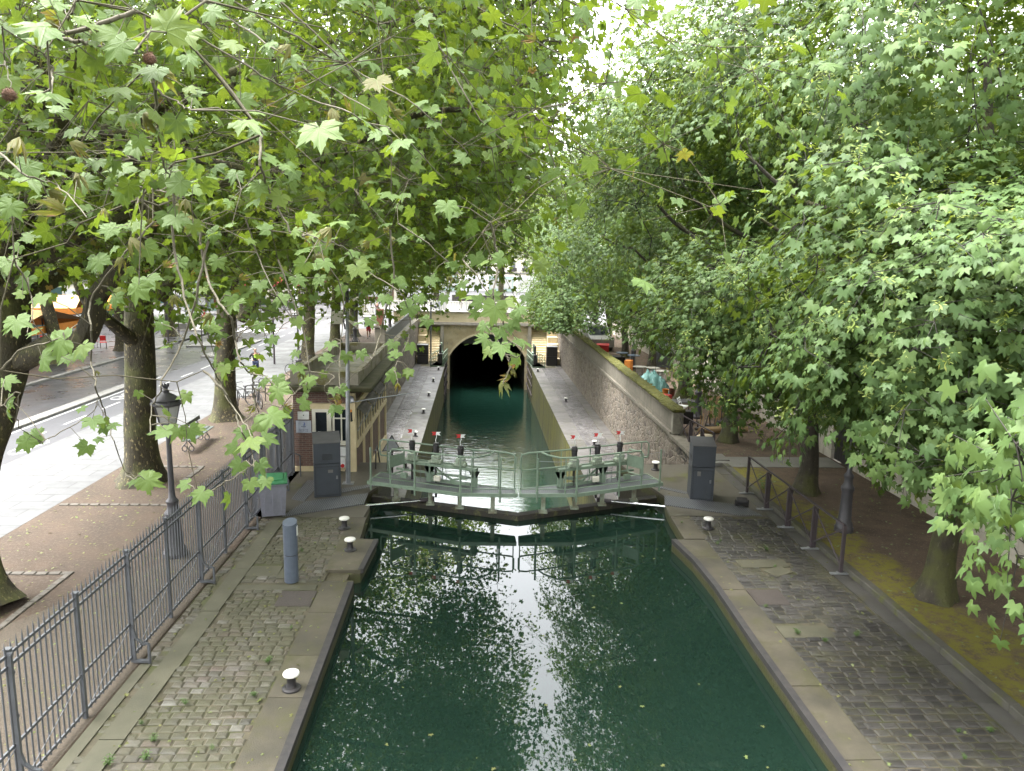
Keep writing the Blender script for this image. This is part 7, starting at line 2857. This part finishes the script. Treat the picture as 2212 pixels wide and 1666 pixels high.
LV = [   # leaves one can point at: u, v of the stalk end, width in picture units, direction of the tip, tint
    (690, 275, 118, 175, .78), (100, 60, 112, 215, .45), (528, 262, 92, 150, .8), (360, 70, 110, 20, .9), (452, 25, 70, 120, .55), (520, 215, 60, 90, .6), (770, 575, 60, 150, .91), (868, 305, 72, 190, .6), (965, 440, 66, 170, .6), (845, 420, 62, 200, .7), (425, 405, 64, 250, .8), (300, 615, 78, 200, .7), (318, 600, 60, 140, .5), (140, 735, 86, 260, .7), (185, 745, 66, 200, .85), (110, 760, 60, 230, .5), (85, 940, 55, 250, .55), (60, 950, 60, 210, .7), (228, 920, 42, 220, .6), (296, 1036, 52, 240, .5), (312, 1036, 76, 110, .8), (306, 1034, 46, 20, .45), (325, 1046, 30, 160, .91), (385, 925, 56, 200, .7), (410, 925, 60, 150, .55), (360, 930, 64, 240, .65), (425, 925, 40, 110, .92),
    (440, 1062, 64, 190, .75), (405, 1045, 44, 240, .6), (545, 950, 82, 180, .9), (580, 895, 86, 150, .75), (600, 838, 70, 160, .78), (560, 1000, 56, 160, .45), (575, 1035, 52, 190, .65), (530, 930, 56, 220, .5), (612, 890, 40, 130, .6), (540, 1040, 50, 170, .8), (510, 965, 50, 230, .55), (520, 1000, 55, 210, .5), (570, 945, 60, 110, .6), (555, 915, 56, 90, .8),
    (675, 815, 50, 190, .75), (600, 815, 50, 170, .7), (591, 730, 40, 180, .5), (714, 740, 44, 170, .6), (748, 765, 40, 180, .65), (858, 762, 44, 200, .7), (852, 806, 50, 220, .7), (880, 803, 32, 180, .88), (720, 840, 36, 180, .5), (722, 880, 42, 190, .6), (700, 805, 26, 200, .93), (640, 790, 48, 160, .6), (700, 770, 46, 130, .55), (735, 838, 40, 160, .55),
    (1070, 660, 80, 185, .8), (1047, 700, 52, 190, .6), (1079, 712, 58, 180, .5), (1052, 732, 54, 250, .62), (1058, 755, 42, 200, .92), (1082, 745, 62, 165, .6), (1118, 735, 56, 140, .7), (1091, 655, 56, 120, .9), (1030, 675, 42, 240, .75), (1117, 668, 46, 120, .55), (1060, 640, 50, 60, .6), (1040, 655, 50, 300, .5), (1100, 700, 50, 130, .45), (1108, 690, 48, 90, .6),
    (925, 690, 42, 230, .65), (890, 660, 56, 220, .6), (886, 745, 40, 180, .6), (885, 800, 34, 190, .85), (850, 740, 40, 210, .6), (905, 640, 44, 170, .7),
    (1102, 790, 26, 180, .97), (1088, 828, 32, 185, .945), (1098, 812, 26, 170, .945), (1106, 800, 18, 160, .99), (540, 215, 30, 180, .98), (668, 505, 32, 180, .99), (75, 70, 34, 180, .98), (385, 445, 42, 190, .98), (400, 470, 34, 160, .97), (245, 45, 26, 190, .98), (570, 215, 30, 170, .99), (640, 170, 28, 190, .97), (1155, 80, 30, 185, .99), (855, 240, 26, 180, .98), (760, 235, 30, 190, .98), (1150, 150, 20, 180, .97), (548, 880, 22, 190, .98), (728, 870, 20, 170, .98), (615, 880, 22, 200, .97), (470, 740, 18, 180, .98), (860, 830, 18, 180, .98), (520, 600, 24, 190, .97), (320, 480, 26, 180, .98),
    (25, 440, 70, 200, .6), (15, 560, 66, 160, .7), (60, 600, 66, 210, .5), (35, 690, 80, 170, .65), (90, 640, 60, 190, .8), (10, 820, 62, 150, .7), (20, 860, 56, 190, .5), (215, 560, 56, 170, .6), (250, 640, 54, 180, .5), (390, 560, 52, 200, .6), (470, 560, 50, 190, .75), (350, 700, 40, 180, .55), (450, 690, 40, 150, .7), (500, 640, 44, 200, .6), (560, 610, 46, 170, .6), (610, 640, 50, 190, .75), (640, 600, 50, 150, .55), (690, 600, 48, 190, .6), (740, 620, 44, 210, .7), (560, 700, 38, 190, .6), (640, 690, 40, 160, .85), (830, 640, 46, 190, .6), (800, 690, 40, 170, .55), (860, 600, 50, 180, .7), (930, 600, 46, 150, .6), (960, 640, 40, 200, .75), (1000, 610, 46, 190, .6), (780, 760, 36, 170, .65), (640, 760, 36, 200, .75), (690, 690, 40, 170, .5)]
pos, tip, nr, sz, tint = [], [], [], [], []
for u, v, w, a, tn in LV:
    d = min(9.0, max(2.4, 290 / w if tn < .94 else 190 / w + 2.5))
    d = d if tn < .94 else min(d, 6)
    p = at(u, v, d)
    k = np.argmin(np.linalg.norm(TPc - p, axis=1) + 3 * np.abs(TPc[:, 1] - p[1]) * 0)
    dist = np.linalg.norm(TPc[k] - p)
    if dist > .5 and tn < .94:
        # slide along its own sight line to the depth of the closest twig
        cand = [(np.min(np.linalg.norm(TPc - at(u, v, d2), axis=1)), d2) for d2 in np.linspace(max(2.4, d * .72), d * 1.3, 16)]
        d = min(cand)[1]
        p = at(u, v, d)
        k = np.argmin(np.linalg.norm(TPc - p, axis=1))
    wd = w / F_PX * d
    A_ = R(a)
    tdir = rt2 * math.sin(A_) + up2 * math.cos(A_) + rg.normal(0, .12, 3)
    pos.append(p)
    tip.append(tdir + (0 if tn < .94 else np.array([0, 0, -1.0])))
    nr.append(-fw * .85 + np.array([0, 0, .55]) + rg.normal(0, .28, 3) if tn < .94 else rg.normal(0, 1, 3))
    sz.append(wd if tn < .94 else min(wd, .12))
    tint.append(tn)
    # stalk back to the twig (or to a short shoot of its own above)
    q = TPc[k]
    if np.linalg.norm(q - p) > .75:
        q = p + np.array([rg.normal(0, .06), rg.normal(0, .06), .5])
    mid = (p + q) / 2 + np.array([0, 0, .03])
    TA.append(np.array([q, mid]))
    TB.append(np.array([mid, p]))
    ra.append(np.array([.004, .003]))
    rb.append(np.array([.003, .002]))
bend = np.where(np.array(tint) > .94, 9.0, rg.uniform(.6, 1.8, len(tint)))
# loose leaves along the twigs
al = TPc[rg.choice(len(TPc), 1100)]
uvv = (al - CAMP) @ fw
sx = CX + F_PX * ((al - CAMP) @ rt2) / uvv
sy = CY - F_PX * ((al - CAMP) @ up2) / uvv
ok = (rg.random(len(al)) < np.where(sy < 560, .62, .08)) & (uvv > 2.6)
al = al[ok]
m_ = len(al)
lp_ = al + rg.normal(0, .07, (m_, 3))
TA.append(al)
TB.append(lp_)
ra.append(np.full(m_, .002))
rb.append(np.full(m_, .0014))
pos = np.vstack([np.array(pos), lp_])
tip = np.vstack([np.array(tip), np.array([0, 0, -.9]) + rg.normal(0, .5, (m_, 3))])
nr = np.vstack([np.array(nr), -fw * .5 + np.array([0, 0, .6]) + rg.normal(0, .5, (m_, 3))])
sz = np.concatenate([np.array(sz), rg.uniform(.08, .18, m_)])
tt = np.clip(rg.normal(.6, .2, m_), 0, .92)
tt[rg.random(m_) < .12] = .98
tint = np.concatenate([np.array(tint), tt])
bend = np.concatenate([bend, np.where(tt > .94, 9.0, rg.uniform(.4, 1.8, m_))])
sz[len(LV):] *= np.where(tt > .94, .6, 1)
# the crown's own sprays, further out
c, o_ = shell(460, (-3.2, 7.4, 10.2), (6.6, 3.6, 3.6), rg, .3)
z_ok = (c[:, 0] < 2.7) & (c[:, 1] > 4.8) & (c[:, 2] > 7.1) & (np.linalg.norm(c - CAMP, axis=1) > 4.6)
c, o_ = c[z_ok], o_[z_ok]
sel = rg.permutation(len(c))[:330]
c, o_ = c[sel], o_[sel]
A, B, r1, r2 = grow([tr_] + lim, np.vstack([c, np.array(TSTART)]), rg, .22, .0026)
p2, t2, n2, s2, ti2 = foliage('plane', c, o_, rg, 14, .8, .17)
pk = np.arange(0, len(p2), 2)
ci = np.repeat(np.arange(len(c)), 14)
leaf_mesh('crown', 'plane_hi', np.vstack([pos, p2]), np.vstack([tip, t2]), np.vstack([nr, n2]), np.concatenate([sz, s2]), np.concatenate([tint, ti2]), M['plane_leaf_near'], op, OFF, np.concatenate([bend, rg.normal(1, .6, len(p2))]), rg)
edges_mesh('dry_twigs', np.vstack(TA), np.vstack(TB), np.concatenate(ra), np.concatenate(rb), M['twig_pale'], op, OFF, 6)
edges_mesh('twigs', np.vstack([A, c[ci[pk]]]), np.vstack([B, p2[pk]]), np.concatenate([r1, np.full(len(pk), .004)]), np.concatenate([r2, np.full(len(pk), .002)]), M['twig_plane'], op, OFF, 5)
sbm = mk('seed_ball', (.17, .085, .05), (.09, .05, .03), 60, .9, bump=1.0, bscale=160, obj=True)
for u, v, d in ((323, 127, 3.0), (20, 205, 2.8)):
    m = MB()
    m.ball(tuple(at(u, v, d)), .022, 14, 10)
    rb_ = random.Random(5)
    c0 = Vector(at(u, v, d))
    for k in range(160):
        dv = Vector((rb_.gauss(0, 1), rb_.gauss(0, 1), rb_.gauss(0, 1))).normalized()
        m.rod(c0 + dv * .02, c0 + dv * .028, .0012, 3, .0004)
    m.build('seed_ball', sbm, op)

# unseen trees of both kinds added behind the viewer to shade the basin
for k, (x, y, a) in enumerate(((-11, -4, 1), (-10.5, -13, 2.2), (-19, -2, .4), (-6.5, -9.5, 3))):
    dup(pl0, (x, y, 0), a, 'unseen plane tree added behind the footbridge to shade the basin', None, 1.05)
for k, (x, y, a) in enumerate(((10.5, -1.5, 1), (10.5, -10, 2.2), (16.5, 3, .4))):
    dup(back0, (x, y, 0), a, 'unseen maple added behind the footbridge to shade the basin', None, 1.0)

# leaves lying on the earth and floating on the basin
for nm, cnt, xr, yr, z, mt in (('leaf_litter', 2600, (-11.4, -5.9), (7, 46), .012, 0), ('floating_leaves', 160, (-2.2, 4.9), (7, 19), -.297, 1), ('fallen_leaves', 240, (-5.6, -2.7), (7, 19), .012, 0), ('fallen_leaves', 130, (5.3, 8.4), (8, 24), .012, 1)):
    px, py = rg.uniform(*xr, cnt), rg.uniform(*yr, cnt)
    if nm == 'floating_leaves':
        px[:90] = rg.normal(-.9, .5, 90)
        py[:90] = rg.normal(17.3, .35, 90)
    o = leaf_mesh(nm, 'low', np.stack([px, py, np.full(cnt, z)], 1), rg.normal(0, 1, (cnt, 3)) * np.array([1, 1, .03]), np.array([0, 0, 1.0]) + rg.normal(0, .03 if mt and z < 0 else .2, (cnt, 3)), rg.uniform(.03, .11, cnt), rg.random(cnt), bpy.data.materials['litter_leaf'] if 'litter_leaf' in bpy.data.materials else leaf_mat('litter_leaf', [(0, (.12, .07, .03)), (.5, (.2, .14, .06)), (.8, (.14, .15, .05)), (1, (.26, .24, .14))], .1), None, np.zeros(3), np.full(cnt, .1) if z < 0 else None, rg=rg)
    o['kind'] = 'stuff'
# fallen leaves on the soil under the maples
m_ = 900
px = rg.uniform(8.8, 12.6, m_)
py = rg.uniform(8, 60, m_)
fl = thing('fallen_leaves', None, None)
fl['kind'] = 'stuff'
pp = np.stack([px, py, np.full(m_, .115)], 1)
leaf_mesh('fallen_leaves', 'low', pp, rg.normal(0, 1, (m_, 3)) * np.array([1, 1, .05]), np.array([0, 0, 1.0]) + rg.normal(0, .25, (m_, 3)), rg.uniform(.05, .13, m_), rg.random(m_) ** 2, leaf_mat('fallen_leaf', [(0, (.24, .26, .17)), (.6, (.16, .20, .06)), (1, (.2, .12, .05))], .1), None, np.zeros(3), rg=rg)['kind'] = 'stuff'
bpy.data.objects.remove(fl)
